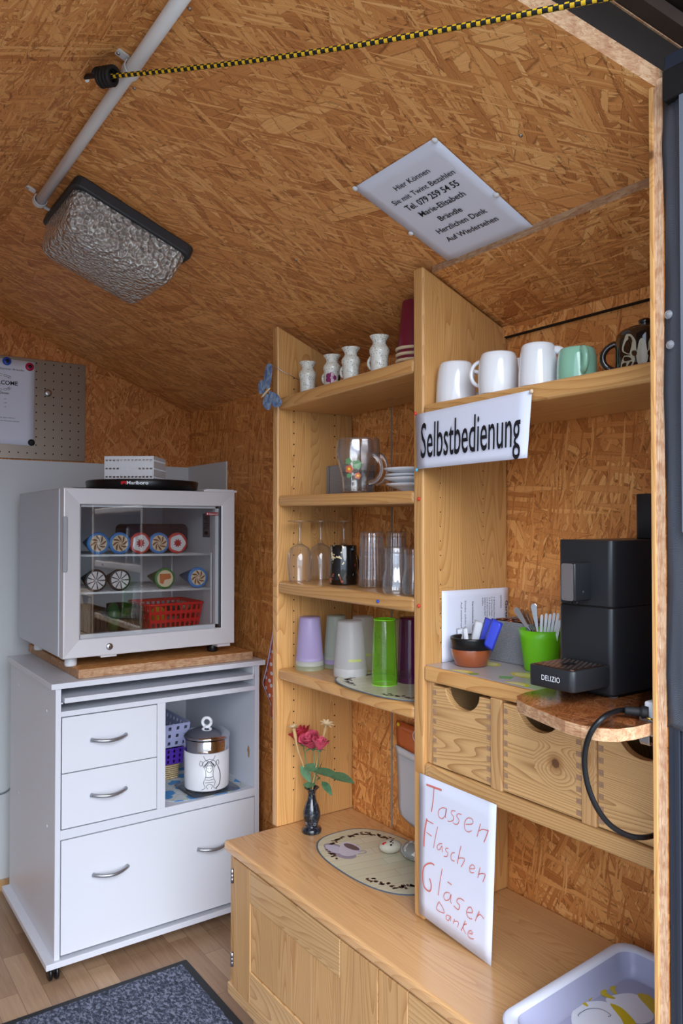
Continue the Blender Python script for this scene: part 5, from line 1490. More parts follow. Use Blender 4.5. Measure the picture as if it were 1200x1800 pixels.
# ---------------------------------------------------------------- cloths hanging on the right wall
def drape(m, rows, x0, nx=14, amp=.004, waves=3.0, ph=0, sag=0):
    """rows: list of (z, y_left, y_right) top to bottom"""
    vs = []; ny = len(rows) - 1
    for i, (z, ya, yb) in enumerate(rows):
        for j in range(nx + 1):
            t = j / nx
            vs.append(Vector((x0 - amp * (1 + math.sin(t * waves * 2 * PI + ph + i * .15)) * min(1, .3 + i * .2), lerp(ya, yb, t), z - sag * math.sin(PI * t))))
    fs = [(i * (nx + 1) + j, i * (nx + 1) + j + 1, (i + 1) * (nx + 1) + j + 1, (i + 1) * (nx + 1) + j) for i in range(ny) for j in range(nx)]
    m.add(vs, fs, 0, True)
M['orange'] = plain('glossy orange cloth', srgb(206, 104, 56), .25, coat=.3)
def dots():
    mt, t, b = newmat('orange cloth with white dots'); g = NG(t); tcn = g.n('ShaderNodeTexCoord'); sp = g.n('ShaderNodeSeparateXYZ'); g.l(tcn.outputs['Object'], sp.inputs[0])
    v = g.voro(g.comb(sp.outputs[1], sp.outputs[2], 0), 38, rand=.55)
    g.l(g.mix(g.math('LESS_THAN', v.outputs['Distance'], .26), srgb(210, 104, 62), srgb(228, 226, 236)), b.inputs['Base Color']); b.inputs['Roughness'].default_value = .7
    return mt
M['dots'] = dots()
XH = WX - .006
root = thing('dotted_apron', 'orange apron with white dots hanging on the wall between cabinet and shelves', 'apron', (XH, 2.36, .70))
rows = [(1.03, 2.31, 2.20), (.98, 2.345, 2.16), (.92, 2.365, 2.15), (.86, 2.385, 2.14), (.795, 2.415, 2.13), (.785, 2.41, 2.13), (.76, 2.385, 2.13), (.735, 2.36, 2.13), (.69, 2.36, 2.14), (.672, 2.33, 2.15)]
m = MB(); drape(m, rows, XH - .002, amp=.005); o = m.build('cloth', M['dots'], root); s_ = o.modifiers.new('s', 'SOLIDIFY'); s_.thickness = .001
m = MB(); m.tube([(XH - .010, r[1] + .001, r[0]) for r in rows], .0028, n=6); m.build('piping', plain('lilac piping', srgb(206, 184, 214), .7), root)
m = MB(); m.tube([(XH - .004, 2.25, 1.03), (XH, 2.245, 1.045), (XH, 2.24, 1.03)], .002, n=6); m.build('loop', M['white_p'], root)
root = thing('storage_bag', 'white hanging bag with orange top pinned to the wall under the fourth shelf', 'bag', (XH, 1.56, .55))
a = at(697, 1285, x=XH); b_ = at(697, 1430, x=XH)
yl = at(694, 1300, x=XH - .01).y
rows = [(.735, yl, 1.40), (.70, yl - .002, 1.40), (.66, yl - .006, 1.41), (.62, yl - .008, 1.41), (.58, yl - .008, 1.41), (.560, yl - .016, 1.42), (.548, yl - .045, 1.44), (.5475, yl - .08, 1.45)]
def rows_tilt(m, rows, x0, top_drop):
    vs = []; nx = 14
    for i, (z, ya, yb) in enumerate(rows):
        for j in range(nx + 1):
            t = j / nx
            vs.append(Vector((x0 - .012 * math.sin(PI * min(1, t * 1.0)) * (.4 + .6 * i / len(rows)), lerp(ya, yb, t), z - top_drop * t * (1 - i / (len(rows) - 1)) - (.03 * t if i > 4 else 0) * .3)))
    m.add(vs, [(i * (nx + 1) + j, i * (nx + 1) + j + 1, (i + 1) * (nx + 1) + j + 1, (i + 1) * (nx + 1) + j) for i in range(len(rows) - 1) for j in range(nx)], 0, True)
m = MB(); rows_tilt(m, rows, XH - .006, .02); o = m.build('pouch', plain('off white foil cloth', srgb(206, 208, 214), .45, bump=(40, .3, .004)), root); s_ = o.modifiers.new('s', 'SOLIDIFY'); s_.thickness = .0015
m = MB(); r0 = [(.748, yl + .001, 1.40), (.738, yl + .001, 1.40), (.724, yl - .001, 1.40)]; rows_tilt(m, r0, XH - .009, .02); o = m.build('hem', plain('white hem', srgb(222, 224, 230), .5), root); s_ = o.modifiers.new('s', 'SOLIDIFY'); s_.thickness = .002
m = MB(); r0 = [(.815, yl + .001, 1.40), (.79, yl + .002, 1.40), (.76, yl + .001, 1.40), (.742, yl - .002, 1.40)]; rows_tilt(m, r0, XH - .004, .005); o = m.build('top_panel', M['orange'], root); s_ = o.modifiers.new('s', 'SOLIDIFY'); s_.thickness = .0015
m = MB(); zz = at(733, 1295, x=XH - .01)
m.tube(arc((XH - .012, zz.y, zz.z), .015, 0, 2 * PI, 24, (0, 1, 0), (0, 0, 1)), .0012, n=6); m.build('ring', M['white_p'], root)
p = at(700, 1273, x=XH - .008); pin(p.x, p.y, p.z, (-1, 0, 0), M['yellow'], 'yellow round pin holding the orange top of the white bag', .006)
p = at(704, 1273, x=XH - .014)
# wall joint strip
m = MB(); m.box(WX - .0015, WX, 1.700, 1.706, .506, 1.70); struct(m.build('trim_8', plain('grey joint filler', srgb(150, 140, 128), .8), keep=True))
# ---------------------------------------------------------------- white serving tray at the right
ZB = ZC
root = thing('serving_tray', 'white plastic tray with printed white birds on the right end of the sideboard', 'tray', (1.12, .80, ZB))
P0 = at(868, 1790, z=ZB + .052); P1 = at(1092, 1652, z=ZB + .052)
P1.x = min(P1.x, 1.33)
eU = (P1 - P0).normalized(); LW = (P1 - P0).length; eV = Vector((eU.y, -eU.x, 0)).normalized()
if eV.y > 0: eV = -eV
LL = .20
c0 = P0 + eU * LW / 2 + eV * LL / 2
def trayring(w, h_, r, dz):
    return [Vector((c0.x, c0.y, ZB + dz)) + eU * a + eV * b for a, b in rrect(LW + w, LL + h_, r, 8)]
rings = [(0, 0, .035, .048), (.0, .0, .035, .052), (-.006, -.006, .034, .0545), (-.034, -.034, .03, .050), (-.044, -.044, .028, .030), (-.052, -.052, .026, .008), (-.060, -.060, .024, .0055)]
vs = []; fs = []; n = 36
for (w, h_, r, dz) in rings: vs += trayring(w, h_, r, dz)
for i in range(len(rings) - 1):
    for k in range(n): fs.append((i * n + k, i * n + (k + 1) % n, (i + 1) * n + (k + 1) % n, (i + 1) * n + k))
m = MB(); m.add(vs, fs, 0, True); m.poly(trayring(-.060, -.060, .024, .0055)); rim_ = m.build('rim', plain('white tray plastic', srgb(214, 218, 232), .35), root)
s_ = rim_.modifiers.new('s', 'SOLIDIFY'); s_.thickness = .0025; s_.offset = -1 if False else 0
m = MB(); vs = []; rg_ = [(-.037, .029, .0500), (-.0475, .027, .031), (-.056, .025, .0105), (-.066, .023, .0085)]
for (w, r, dz) in rg_: vs += trayring(w, w, r, dz)
m.add(vs, [(i * n + k, i * n + (k + 1) % n, (i + 1) * n + (k + 1) % n, (i + 1) * n + k) for i in range(3) for k in range(n)], 0, True)
m.poly(trayring(-.066, -.066, .023, .0085)); m.build('base_print', plain('lilac grey print', srgb(168, 170, 196), .3), root)
YT = ZB + .0095
birdw = plain('white bird print', srgb(226, 230, 240), .35); yel = plain('mustard print', srgb(206, 182, 30), .35)
def tp(pts, dz=0): return [at(760 + a / 2.727, 1400 + b / 2.727, z=YT + dz) for a, b in smooth2(pts)]
m = MB(); m.poly(tp([(690, 1010), (740, 985), (830, 985), (890, 1040), (930, 1110), (900, 1180), (760, 1190), (680, 1120), (665, 1050)], .0004)); m.build('bird_print', birdw, root)
m = MB(); m.poly(tp([(830, 975), (880, 950), (960, 945), (1030, 985), (1060, 1060), (1000, 1090), (900, 1060)], .0)); m.build('bird_print', birdw, root)
for pts in ([(850, 995), (900, 1010), (950, 1055), (975, 1095), (930, 1110), (900, 1060)], [(980, 948), (1040, 955), (1075, 1000), (1070, 1050), (1040, 1020)],
            [(680, 960), (705, 950), (712, 965), (745, 1000), (735, 1005), (690, 975)], [(740, 955), (775, 948), (765, 965), (752, 980)], [(805, 932), (830, 925), (838, 945), (875, 965), (862, 970), (815, 955)], [(848, 915), (880, 910), (872, 925), (885, 945), (870, 945)]):
    m = MB(); m.poly(tp(pts, .0008)); m.build('yellow_print', yel, root)
m = MB(); ribbon(m, tp([(700, 1055), (740, 1020), (800, 1018), (845, 1040), (840, 1055)], .0008)[:17], .0012, (0, 0, 1)); m.build('wing_line', M['grey_dark'], root)
# ---------------------------------------------------------------- lemon foil, pots and coffee things on the drawer unit
ZD = 1.0552
def lemonfoil():
    mt, t, b = newmat('lilac grey foil with lemons'); g = NG(t)
    b.inputs['Base Color'].default_value = srgb(186, 178, 178); b.inputs['Roughness'].default_value = .18
    return mt
M['lfoil'] = lemonfoil(); M['lemon'] = plain('lemon print', srgb(226, 206, 66), .25); M['lemon2'] = plain('pale lemon print', srgb(238, 230, 150), .25); M['lgreen'] = plain('green leaf print', srgb(110, 168, 84), .25)
root = thing('table_foil', 'grey foil mat printed with lemons covering the top of the drawer unit', 'mat', (1.24, 1.0, ZD))
m = MB(); m.prism([(F + .006, 1.2605), (F + .003, 1.10), (F - .0, .98), (F + .01, .93), (F + .03, .90), (WX - .004, .90), (WX - .004, 1.2605)], (0, 0, ZD), (1, 0, 0), (0, 1, 0), .0008); m.build('foil', M['lfoil'], root)
def lemon(px, py, a, b_, rot, leafdir=None):
    c = at(px, py, z=ZD + .001)
    def el(k, dz): return [Vector((c.x, c.y, ZD + dz)) + Vector((math.cos(rot), math.sin(rot), 0)) * a * k * math.cos(q) * (1 + .12 * abs(math.cos(q)) ** 6) + Vector((-math.sin(rot), math.cos(rot), 0)) * b_ * k * math.sin(q) for q in [j * PI / 14 for j in range(28)]]
    P = [p for p in el(1, .001)]
    P = [Vector((max(F + .0062, min(WX - .01, p.x)), min(p.y, 1.258), p.z)) for p in P]
    m = MB(); m.poly(P); lo = m.build('lemon_print', M['lemon'], root)
    m = MB(); P = [Vector((max(F + .0062, min(WX - .01, p.x)), min(p.y, 1.258), p.z)) for p in el(.72, .0012)]; m.poly(P); m.build('pulp_print', M['lemon2'], lo)
    if leafdir:
        q = at(leafdir[0], leafdir[1], z=ZD + .001); m = MB(); d = Vector((q.x - c.x, q.y - c.y, 0)); s_ = Vector((-d.y, d.x, 0)) * .28
        m.poly([Vector((c.x, c.y, ZD + .0009)) + d * .4, Vector((c.x, c.y, ZD + .0009)) + d * .75 + s_, Vector((q.x, q.y, ZD + .0009)), Vector((c.x, c.y, ZD + .0009)) + d * .75 - s_]); m.build('leaf_print', M['lgreen'], lo)
lemon(808, 1180, .026, .017, 2.0, (842, 1186)); lemon(862, 1167, .028, .020, 1.2); lemon(922, 1187, .032, .022, 1.5, (876, 1192)); lemon(905, 1203, .020, .030, .1)
lemon(878, 1158, .02, .015, .4)
# terracotta pot with sachets
cx, cy, R, h = spot(791, 865, 1176, 1119, ZD + .0012)
Rr = R; root = thing('glazed_pot', 'small brown clay pot with black glazed rim full of sugar sachets', 'pot', (cx, cy, ZD + .0012)); zp = ZD + .0014
m = MB(); m.lathe([(.0001, 0), (Rr * .70, 0), (Rr * .76, .003), (Rr * .90, h * .34), (Rr * .95, h * .58), (Rr * .93, h * .62)], (cx, cy, zp), n=56, cap0=False, cap1=False); m.build('body', M['terra'], root)
m = MB(); m.lathe([(Rr * .93, h * .60), (Rr * .97, h * .60), (Rr * .97, h * .86), (Rr * 1.0, h * .92), (Rr * 1.0, h * .98), (Rr * .96, h), (Rr * .90, h * .97), (Rr * .88, h * .6), (Rr * .7, h * .1), (.0001, h * .08)], (cx, cy, zp), n=56, cap0=False, cap1=False); m.build('rim', M['black'], root)
M['blue_s'] = plain('blue sachet foil', srgb(66, 82, 214), .25); M['white_s'] = plain('white sachet paper', srgb(222, 226, 232), .5)
def sachet(px, py, qx, qy, w, mat, lab, xo=0, stripe=None, extra=None):
    a = at(px, py, x=cx + xo); b_ = at(qx, qy, x=cx + xo + .006)
    ax_ = (b_ - a).normalized(); s_ = ax_.cross(Vector((-1, -.35, .1))).normalized() * w / 2; N = ax_.cross(s_).normalized()
    m = MB(); n = 8; vs = []
    for i in range(n + 1):
        t = i / n; p = lerp(a, b_, t); bul = .0022 * math.sin(PI * t)
        for k, (o, hh) in enumerate(((-1, 0), (-.5, 1), (0, 1.2), (.5, 1), (1, 0))): vs.append(p + s_ * o + N * bul * hh)
        for k, (o, hh) in enumerate(((.5, -1), (0, -1.2), (-.5, -1))): vs.append(p + s_ * o + N * bul * hh)
    fs = [(i * 8 + k, i * 8 + (k + 1) % 8, (i + 1) * 8 + (k + 1) % 8, (i + 1) * 8 + k) for i in range(n) for k in range(8)]
    m.add(vs, fs, 0, True); o = m.build('sachet', mat); tag(o, lab, 'sachet')
    if stripe:
        m = MB(); m.hexa([lerp(a, b_, .15) + s_ * .4 + N * .003, lerp(a, b_, .15) + s_ * .8 + N * .003, lerp(a, b_, .9) + s_ * .8 + N * .003, lerp(a, b_, .9) + s_ * .4 + N * .003], [lerp(a, b_, .15) + s_ * .4 + N * .0032, lerp(a, b_, .15) + s_ * .8 + N * .0032, lerp(a, b_, .9) + s_ * .8 + N * .0032, lerp(a, b_, .9) + s_ * .4 + N * .0032])
        k = m.build('stripe', stripe); k.parent = o; k.location = k.location - o.location
sachet(832, 1140, 843, 1092, .024, M['white_s'], 'white sachet with a dark tip leaning in the clay pot', .012, M['grey_dark'])
sachet(847, 1140, 861, 1088, .024, M['blue_s'], 'blue sachet standing upright in the clay pot', .010, M['white_s'])
sachet(856, 1140, 874, 1091, .027, M['blue_s'], 'shiny blue sachet leaning right in the clay pot', -.004, M['white_s'])
sachet(812, 1140, 809, 1104, .020, M['white_s'], 'short white sugar sachet at the left of the clay pot', .008)
sachet(820, 1140, 817, 1103, .012, M['white_s'], 'short white sugar sachet beside the first in the clay pot', .000)
# grey woven box with brown pods
root = thing('woven_box', 'grey woven open box of brown pods behind the green pot', 'box', (1.30, 1.12, ZD + .001))
wz = ZD + .0014; q0 = at(866, 1158, z=wz); wx0, wx1 = q0.x - .012, WX - .006; wy1 = q0.y; wy0 = wy1 - .115; whz = at(874, 1090, x=wx0 + .004).z
m = MB()
m.box(wx0, wx0 + .004, wy0, wy1, wz, whz); m.box(wx1 - .004, wx1, wy0, wy1, wz, whz); m.box(wx0 + .004, wx1 - .004, wy0, wy0 + .004, wz, whz); m.box(wx0 + .004, wx1 - .004, wy1 - .004, wy1, wz, whz); m.box(wx0 + .004, wx1 - .004, wy0 + .004, wy1 - .004, wz, wz + .003)
m.build('box', M['weave'], root, bevel=.001)
podm = plain('copper brown foil', srgb(136, 84, 60), .3, metal=.5)
k = 0
for ix in range(2):
    for iy in range(4):
        x = wx0 + .022 + ix * .027; y = wy0 + .018 + iy * .026
        if x > wx1 - .018: continue
        m = MB(); m.lathe([(.0001, 0), (.009, 0), (.012, .018), (.0135, .019), (.0001, .021)], (x, y, whz - .020 + .003 * ((ix + iy) % 2)), n=20)
        tag(m.build('coffee_pod', podm), 'brown foil coffee pod in the open grey woven box', 'coffee pod', 'coffee pods in the grey box'); k += 1
m = MB(); m.box(wx0 + .006, wx1 - .006, wy0 + .006, wy1 - .006, wz + .004, whz - .0215); o = m.build('filling', M['weave'], root)
# green pot with cutlery and stirrers
cx, cy, R, h = spot(916, 986, 1184, 1106, ZD + .0014)
cxg, cyg, Rg = cx, cy, R; zg = ZD + .0014
h = at(950, 1106, x=cx).z - zg
root = thing('green_pot', 'bright green plastic pot holding spoons and white stirrers beside the coffee machine', 'pot', (cx, cy, zg)); R *= 1.1
m = MB(); m.lathe([(.0001, 0), (R * .74, 0), (R * .76, .002), (R * .95, h * .8), (R, h), (R * .97, h), (R * .92, h * .8), (R * .73, .004), (.0001, .004)], (cx, cy, zg), n=56); m.build('pot', M['green_p'], root)
def utensil(px, py, bx_, by_, xo, kind, lab, name, group=None):
    a = Vector((cxg + bx_, cyg + by_, zg + .02)); b_ = at(px, py, x=cxg + xo)
    m = MB(); ax_ = (b_ - a); s_ = ax_.cross(Vector((-1, -.5, 0))).normalized()
    N = ax_.cross(s_).normalized(); L = ax_.length; U = ax_.normalized()
    if kind == 'stir':
        w = .0030; out = [(0, -w), (L - .004, -w), (L - .001, -w * .6), (L, 0), (L - .001, w * .6), (L - .004, w), (0, w)]
        m.prism(out, a, U, s_, .0014)
    else:
        w = .0035; out = [(0, -w * .7), (L * .55, -w * .7), (L * .8, -w * 1.6), (L * .95, -w * 2.0), (L, -w), (L, w), (L * .95, w * 2.0), (L * .8, w * 1.6), (L * .55, w * .7), (0, w * .7)]
        m.prism(out, a, U, s_, .0018)
    o = m.build(name, M['white_p'] if kind == 'stir' else M['chrome'], bevel=.0005); tag(o, lab, 'stirrer' if kind == 'stir' else 'spoon', group)
utensil(905, 1068, .004, -.012, .0, 'spoon', 'steel spoon handle leaning furthest left in the green pot', 'spoon')
utensil(914, 1071, .006, -.008, .012, 'spoon', 'steel spoon handle leaning left behind the first in the green pot', 'spoon')
utensil(924, 1072, .010, -.004, .024, 'spoon', 'darker steel spoon handle at the back of the green pot', 'spoon')
utensil(937, 1061, .004, .002, .010, 'spoon', 'tallest steel spoon handle standing upright in the green pot', 'spoon')
for k, (px, py, xo) in enumerate(((952, 1080, -.004), (960, 1078, -.008), (967, 1079, -.012), (974, 1077, -.002), (981, 1078, -.010), (984, 1090, -.016))):
    utensil(px, py, -.010 + .004 * k, -.004 - .003 * k, xo, 'stir', ['first white stirrer from the left in the green pot', 'second white stirrer from the left in the green pot', 'third white stirrer from the left in the green pot', 'fourth white stirrer from the left in the green pot', 'fifth white stirrer from the left in the green pot', 'short white stirrer leaning right against the machine'][k], 'stirrer', 'white stirrers in the green pot')
# strand board ledge for the machine
ZL0, ZL1 = 1.0565, 1.0745
out = [(1.36, .651), (.965, .651), (.935, .658), (.918, .674), (.910, .70), (.912, .73), (.926, .775), (.943, .83), (.957, .862), (.978, .882), (1.007, .891), (1.10, .895), (1.36, .895)]
m = MB(); m.prism(out, (0, 0, ZL0), (1, 0, 0), (0, 1, 0), ZL1 - ZL0)
o = m.build('ledge_board', [M['osb_shelf'], M['edge_y']]); tag(o, 'strand board ledge with rounded corner and clear foil carrying the coffee machine', 'board')
for p in o.data.polygons:
    if abs(p.normal.z) < .5: p.material_index = 1
m = MB(); m.prism([(p[0] + (.002 if p[0] < 1.2 else 0), p[1] - .0005) for p in out], (0, 0, ZL1), (1, 0, 0), (0, 1, 0), .0006); f_ = m.build('foil', M['foil']); f_.parent = o; f_.location = f_.location - o.location
# coffee machine
zm = ZL1 + .0008
root = thing('coffee_machine', 'tall black automatic coffee machine with chrome spout on the ledge', 'coffee machine', (1.17, .82, zm))
MX0, MX1, MY0, MY1 = 1.083, 1.345, .770, .882
def vbox(x0, x1, y0, y1, z0, z1, r, n=6):
    m = MB(); m.prism([(p[0] + (x0 + x1) / 2, p[1] + (y0 + y1) / 2) for p in rrect(x1 - x0, y1 - y0, r, n)], (0, 0, z0), (1, 0, 0), (0, 1, 0), z1 - z0, smooth=True); return m
mz1 = at(1077, 950, x=MX0).z; mzs = at(1077, 1070, x=MX0).z
vbox(MX0, MX1, MY0, MY1, zm + .006, mzs - .001, .012).build('lower_housing', M['machine'], root, bevel=.001)
vbox(MX0, MX1, MY0, MY1, mzs + .001, mz1, .012).build('upper_housing', M['machine'], root, bevel=.0015)
vbox(MX0 + .002, MX1 - .002, MY0 + .002, MY1 - .002, mzs - .001, mzs + .001, .011).build('joint', M['hole'], root)
vbox(MX0 + .005, MX1 - .005, MY0 + .004, MY1 - .004, zm + .002, zm + .006, .010).build('base', M['black_m'], root)
for (x, y) in ((MX0 + .02, MY0 + .014), (MX0 + .02, MY1 - .014), (MX1 - .02, MY0 + .014), (MX1 - .02, MY1 - .014)):
    m = MB(); m.lathe([(.007, 0), (.008, .002)], (x, y, zm), n=16); m.build('foot', M['white_p'], root)
ty = at(1118, 900, x=1.25).y; tz = at(1125, 868, x=1.25).z
vbox(1.245, 1.34, .70 + .075, ty, mz1, tz, .008).build('water_tank', M['machine'], root, bevel=.002)
# spout block
sy1 = .8385; sy0 = .8120
sz1 = at(995, 989, x=MX0 - .040).z; sz0 = at(995, 1056, x=MX0 - .040).z
c = Vector((MX0 - .02, (sy0 + sy1) / 2, 0))
sp_ = vbox(MX0 - .042, MX0 + .01, sy0, sy1, sz0, sz1, .004).build('spout', M['machine'], root, bevel=.003)
m = MB(); m.prism(rrect(sy1 - sy0 - .002, sz1 - sz0 - .002, .004, 5), (MX0 - .0425, (sy0 + sy1) / 2, (sz0 + sz1) / 2), (0, -1, 0), (0, 0, 1), .002); m.build('chrome_plate', M['chrome'], sp_)
for dy in (-.006, .006):
    m = MB(); m.lathe([(.003, -.006), (.004, 0)], (MX0 - .028, (sy0 + sy1) / 2 + dy, sz0), n=12); m.build('nozzle', M['black_m'], sp_)
m = MB(); m.lathe([(.0022, 0), (.0022, .0006)], (MX0 - .02, sy0, sz0 + .015), n=12, ax=(Vector((1, 0, 0)), Vector((0, 0, 1)), Vector((0, -1, 0)))); m.build('rivet', M['steel'], sp_)
# drip tray
T0 = at(937, 1163, z=zm + .055); T1 = at(1003, 1178, z=zm + .055)
dzt = zm + .0545; tl = .096
yA, yB = MY1 - .016, MY0 + .004
tm_ = vbox(MX0 - tl, MX0 + .0, yB, yA, dzt - .034, dzt, .010); dt = tm_.build('drip_tray', M['machine'], root, bevel=.002)
m = MB(); m.prism(rrect(tl - .012, yA - yB - .012, .006, 5), (MX0 - tl / 2, (yA + yB) / 2, dzt), (1, 0, 0), (0, 1, 0), .001); gr = m.build('grate', plain('bronze tinted steel grate', srgb(120, 88, 70), .22, metal=.9), dt)
m = MB()
for i in range(9):
    for j in range(10):
        x = MX0 - tl + .012 + i * .009; y = yB + .012 + j * .0088 + (.0044 if i % 2 else 0)
        if y < yA - .009 and not (abs(x - (MX0 - tl / 2)) < .014 and abs(y - (yA + yB) / 2) < .008): m.box(x - .0022, x + .0022, y - .0012, y + .0012, dzt + .0009, dzt + .0016)
tag(m.build('slots', M['steel'], gr), kind='stuff')
m = MB(); m.box(MX0 - tl / 2 - .01, MX0 - tl / 2 + .01, (yA + yB) / 2 - .006, (yA + yB) / 2 + .006, dzt + .0009, dzt + .0022); m.build('float_marker', M['black'], gr)
a = at(952, 1190, x=MX0 - tl)
lm = text_mb('DELIZIO', (MX0 - tl - .0004, a.y, dzt - .0215), (0, -1, 0), (0, 0, 1), .0085, width=.037, bold=0); lm.build('lettering', M['white_p'], dt)
# power cable with plug, bracket and socket at the front wall
root = thing('power_cable', 'thick black power cable looping from its connector by the ledge', 'cable', (1.0, .70, 1.08))
pts = []
def PC_(px, py, y): return at(px, py, y=y)
trace = [(1110, 1250, .690), (1085, 1250, .70), (1062, 1260, .705), (1042, 1281, .705), (1030, 1310, .705), (1027, 1345, .705), (1034, 1385, .705), (1050, 1422, .705), (1072, 1450, .70), (1100, 1467, .69), (1125, 1472, .68), (1150, 1468, .668), (1175, 1455, .66)]
pts = smooth_path([at(1110, 1250, z=1.085), at(1088, 1249, z=1.086)] + [at(t[0], t[1], x=cx_) for cx_, t in zip((.922, .905, .905, .908, .914, .926, .948, .975, 1.0, 1.036, 1.062), trace[2:])], 8)
m = MB(); m.tube(pts, .0040, n=14); m.build('cable', M['black'], root)
m = MB(); a = at(1098, 1249, z=1.0855); b_ = at(1140, 1253, z=1.0855); k_ = [lerp(a, b_, i / 14) for i in range(15)]; m.tube(k_, [.0062 if i % 2 else .0072 for i in range(10)] + [.0095] * 5, n=16); m.build('plug', M['black_m'], root)
root = thing('metal_bracket', 'small bent metal bracket at the right edge beside the plug', 'bracket', at(1140, 1290, y=.665))
zk0, zk1 = at(1140, 1309, y=.662).z, at(1140, 1250, y=.662).z; xk = at(1134, 1290, y=.662).x
m = MB(); m.prism([(0, zk1 - zk0 - .002), (.0015, zk1 - zk0), (.0015, .006), (.004, .0016), (.016, .0016), (.016, 0), (.003, 0), (0, .004)], (xk, .672, zk0), (1, 0, 0), (0, 0, 1), .016); m.build('plate', M['steel'], root, bevel=.0005)
m = MB(); m.tube([at(1136, 1262, y=.655), at(1149, 1266, y=.648)], .0014, n=8); m.build('screw', plain('brass', srgb(190, 160, 70), .3, metal=1), root)
root = thing('socket_box', 'edge of a white socket box behind the front board', 'socket', at(1146, 1260, y=.66))
xs = at(1145, 1270, y=.655).x; z0 = at(1146, 1296, y=.655).z; z1 = at(1146, 1234, y=.655).z
m = MB(); m.box(xs, xs + .07, .6455, .668, z0, z1); m.build('box', M['white_p'], root, bevel=.004)
m = MB(); m.lathe([(.018, 0), (.018, .001)], (xs + .035, .6682, (z0 + z1) / 2), n=24, ax=(Vector((1, 0, 0)), Vector((0, 0, 1)), Vector((0, 1, 0)))); m.build('outlet', M['fridge_in'], root)
# white sheet edge behind the jamb
zt = at(1147, 665, y=.652).z; zb_ = at(1147, 1045, y=.652).z; xq = at(1145.3, 850, y=.652).x
m = MB(); m.prism([(xq + .012, zt), (xq + .005, zt), (xq + .0015, zt - .05), (xq + .001, (zt + zb_) / 2 + .03), (xq + .001, (zt + zb_) / 2 - .05), (xq + .006, zb_ + .03), (xq + .012, zb_), (xq + .16, zb_), (xq + .16, zt)], (0, .650, 0), (1, 0, 0), (0, 0, 1), -.0008)
tag(m.build('paper_sheet', M['paper']), 'thin white paper sheet on the inner face of the front board, seen edge on', 'paper')
# ---------------------------------------------------------------- mugs on the high right shelf
ZR = 1.6225
MUG = [(1.0, 0), (1.01, .02), (.99, .25), (.96, .5), (.90, .78), (.82, .95), (.76, 1.0), (.0001, 1.0)]
def mug(l, r, vt, xc, mat, lab, prof, hd, hw=.005, ho=.024, name='mug', foot=True, hz=(.22, .80), rib=0, ribn=0, flat=1.0):
    cx, cy, R, h = spotx(l, r, vt, ZR, xc)
    root = thing(name, lab, 'mug', (cx, cy, ZR + .0008)); z = ZR + .001; h -= .001
    m = MB(); m.lathe(scale_prof(prof, R, h), (cx, cy, z), n=56, cap0=False, rib=rib, ribn=ribn); b_ = m.build('body', mat, root)
    if foot:
        m = MB(); m.lathe([(R * .60, h * .99), (R * .62, h * 1.012), (R * .55, h * 1.02), (R * .53, h * 1.0)], (cx, cy, z), n=40, cap0=False, cap1=False); m.build('foot_ring', mat, root)
    if hd:
        m = MB(); handle(m, (cx, cy, z), hd, R * .90, h * hz[0], h * hz[1], ho, hw, flat=flat); m.build('handle', mat, root)
    return root, cx, cy, R, h, z, b_
mug(766, 836, 639, 1.165, M['white'], 'wide white ribbed mug upside down, first on the high right shelf', MUG, (.75, -.5, 0), rib=.006, ribn=20)
mug(840, 911, 622, 1.155, M['white'], 'plain white mug upside down with its handle towards the ribbed mug', [(.95, 0), (1.0, .25), (.99, .55), (.92, .85), (.84, .97), (.78, 1.0), (.0001, 1.0)], (-.55, 1, 0), hw=.0042, ho=.020, hz=(.25, .84))
mug(911, 980, 606, 1.155, M['white'], 'tall white tapered mug, third on the high right shelf', [(1.0, 0), (.99, .3), (.93, .65), (.86, .92), (.80, .98), (.72, 1.0), (.0001, 1.0)], (.55, -1.0, 0), hw=.0055, ho=.018, hz=(.15, .84), flat=1.5)
mug(979, 1048, 613, 1.16, M['mint'], 'mint green mug upside down between the white mugs and the brown pot', [(1.0, 0), (1.0, .35), (.97, .70), (.90, .92), (.82, .98), (.74, 1.0), (.0001, 1.0)], (-.54, -.78, 0), hw=.0058, ho=.016, hz=(.22, .86), flat=1.4)
mug(895, 935, 632, 1.26, M['white'], 'small white cup in the back row between two white mugs', MUG, None)
root, cx, cy, R, h, z, b_ = mug(1083, 1185, 578, 1.185, M['brown_glaze'], 'dark brown glazed pot with beige butterfly decoration and lid', [(.90, 0), (.98, .06), (1.0, .3), (.99, .7), (.95, .86), (.84, .95), (.60, 1.0), (.0001, 1.0)], (-.45, .9, 0), hw=.0055, ho=.026, foot=False, name='lidded_pot', hz=(.08, .72))
m = MB(); m.lathe([(R * .62, h), (R * .60, h * 1.02), (R * .2, h * 1.06), (R * .12, h * 1.07), (R * .22, h * 1.13), (R * .24, h * 1.2), (R * .12, h * 1.24), (.0001, h * 1.25)], (cx, cy, z), n=40, cap0=True); m.build('lid', M['brown_glaze'], root)
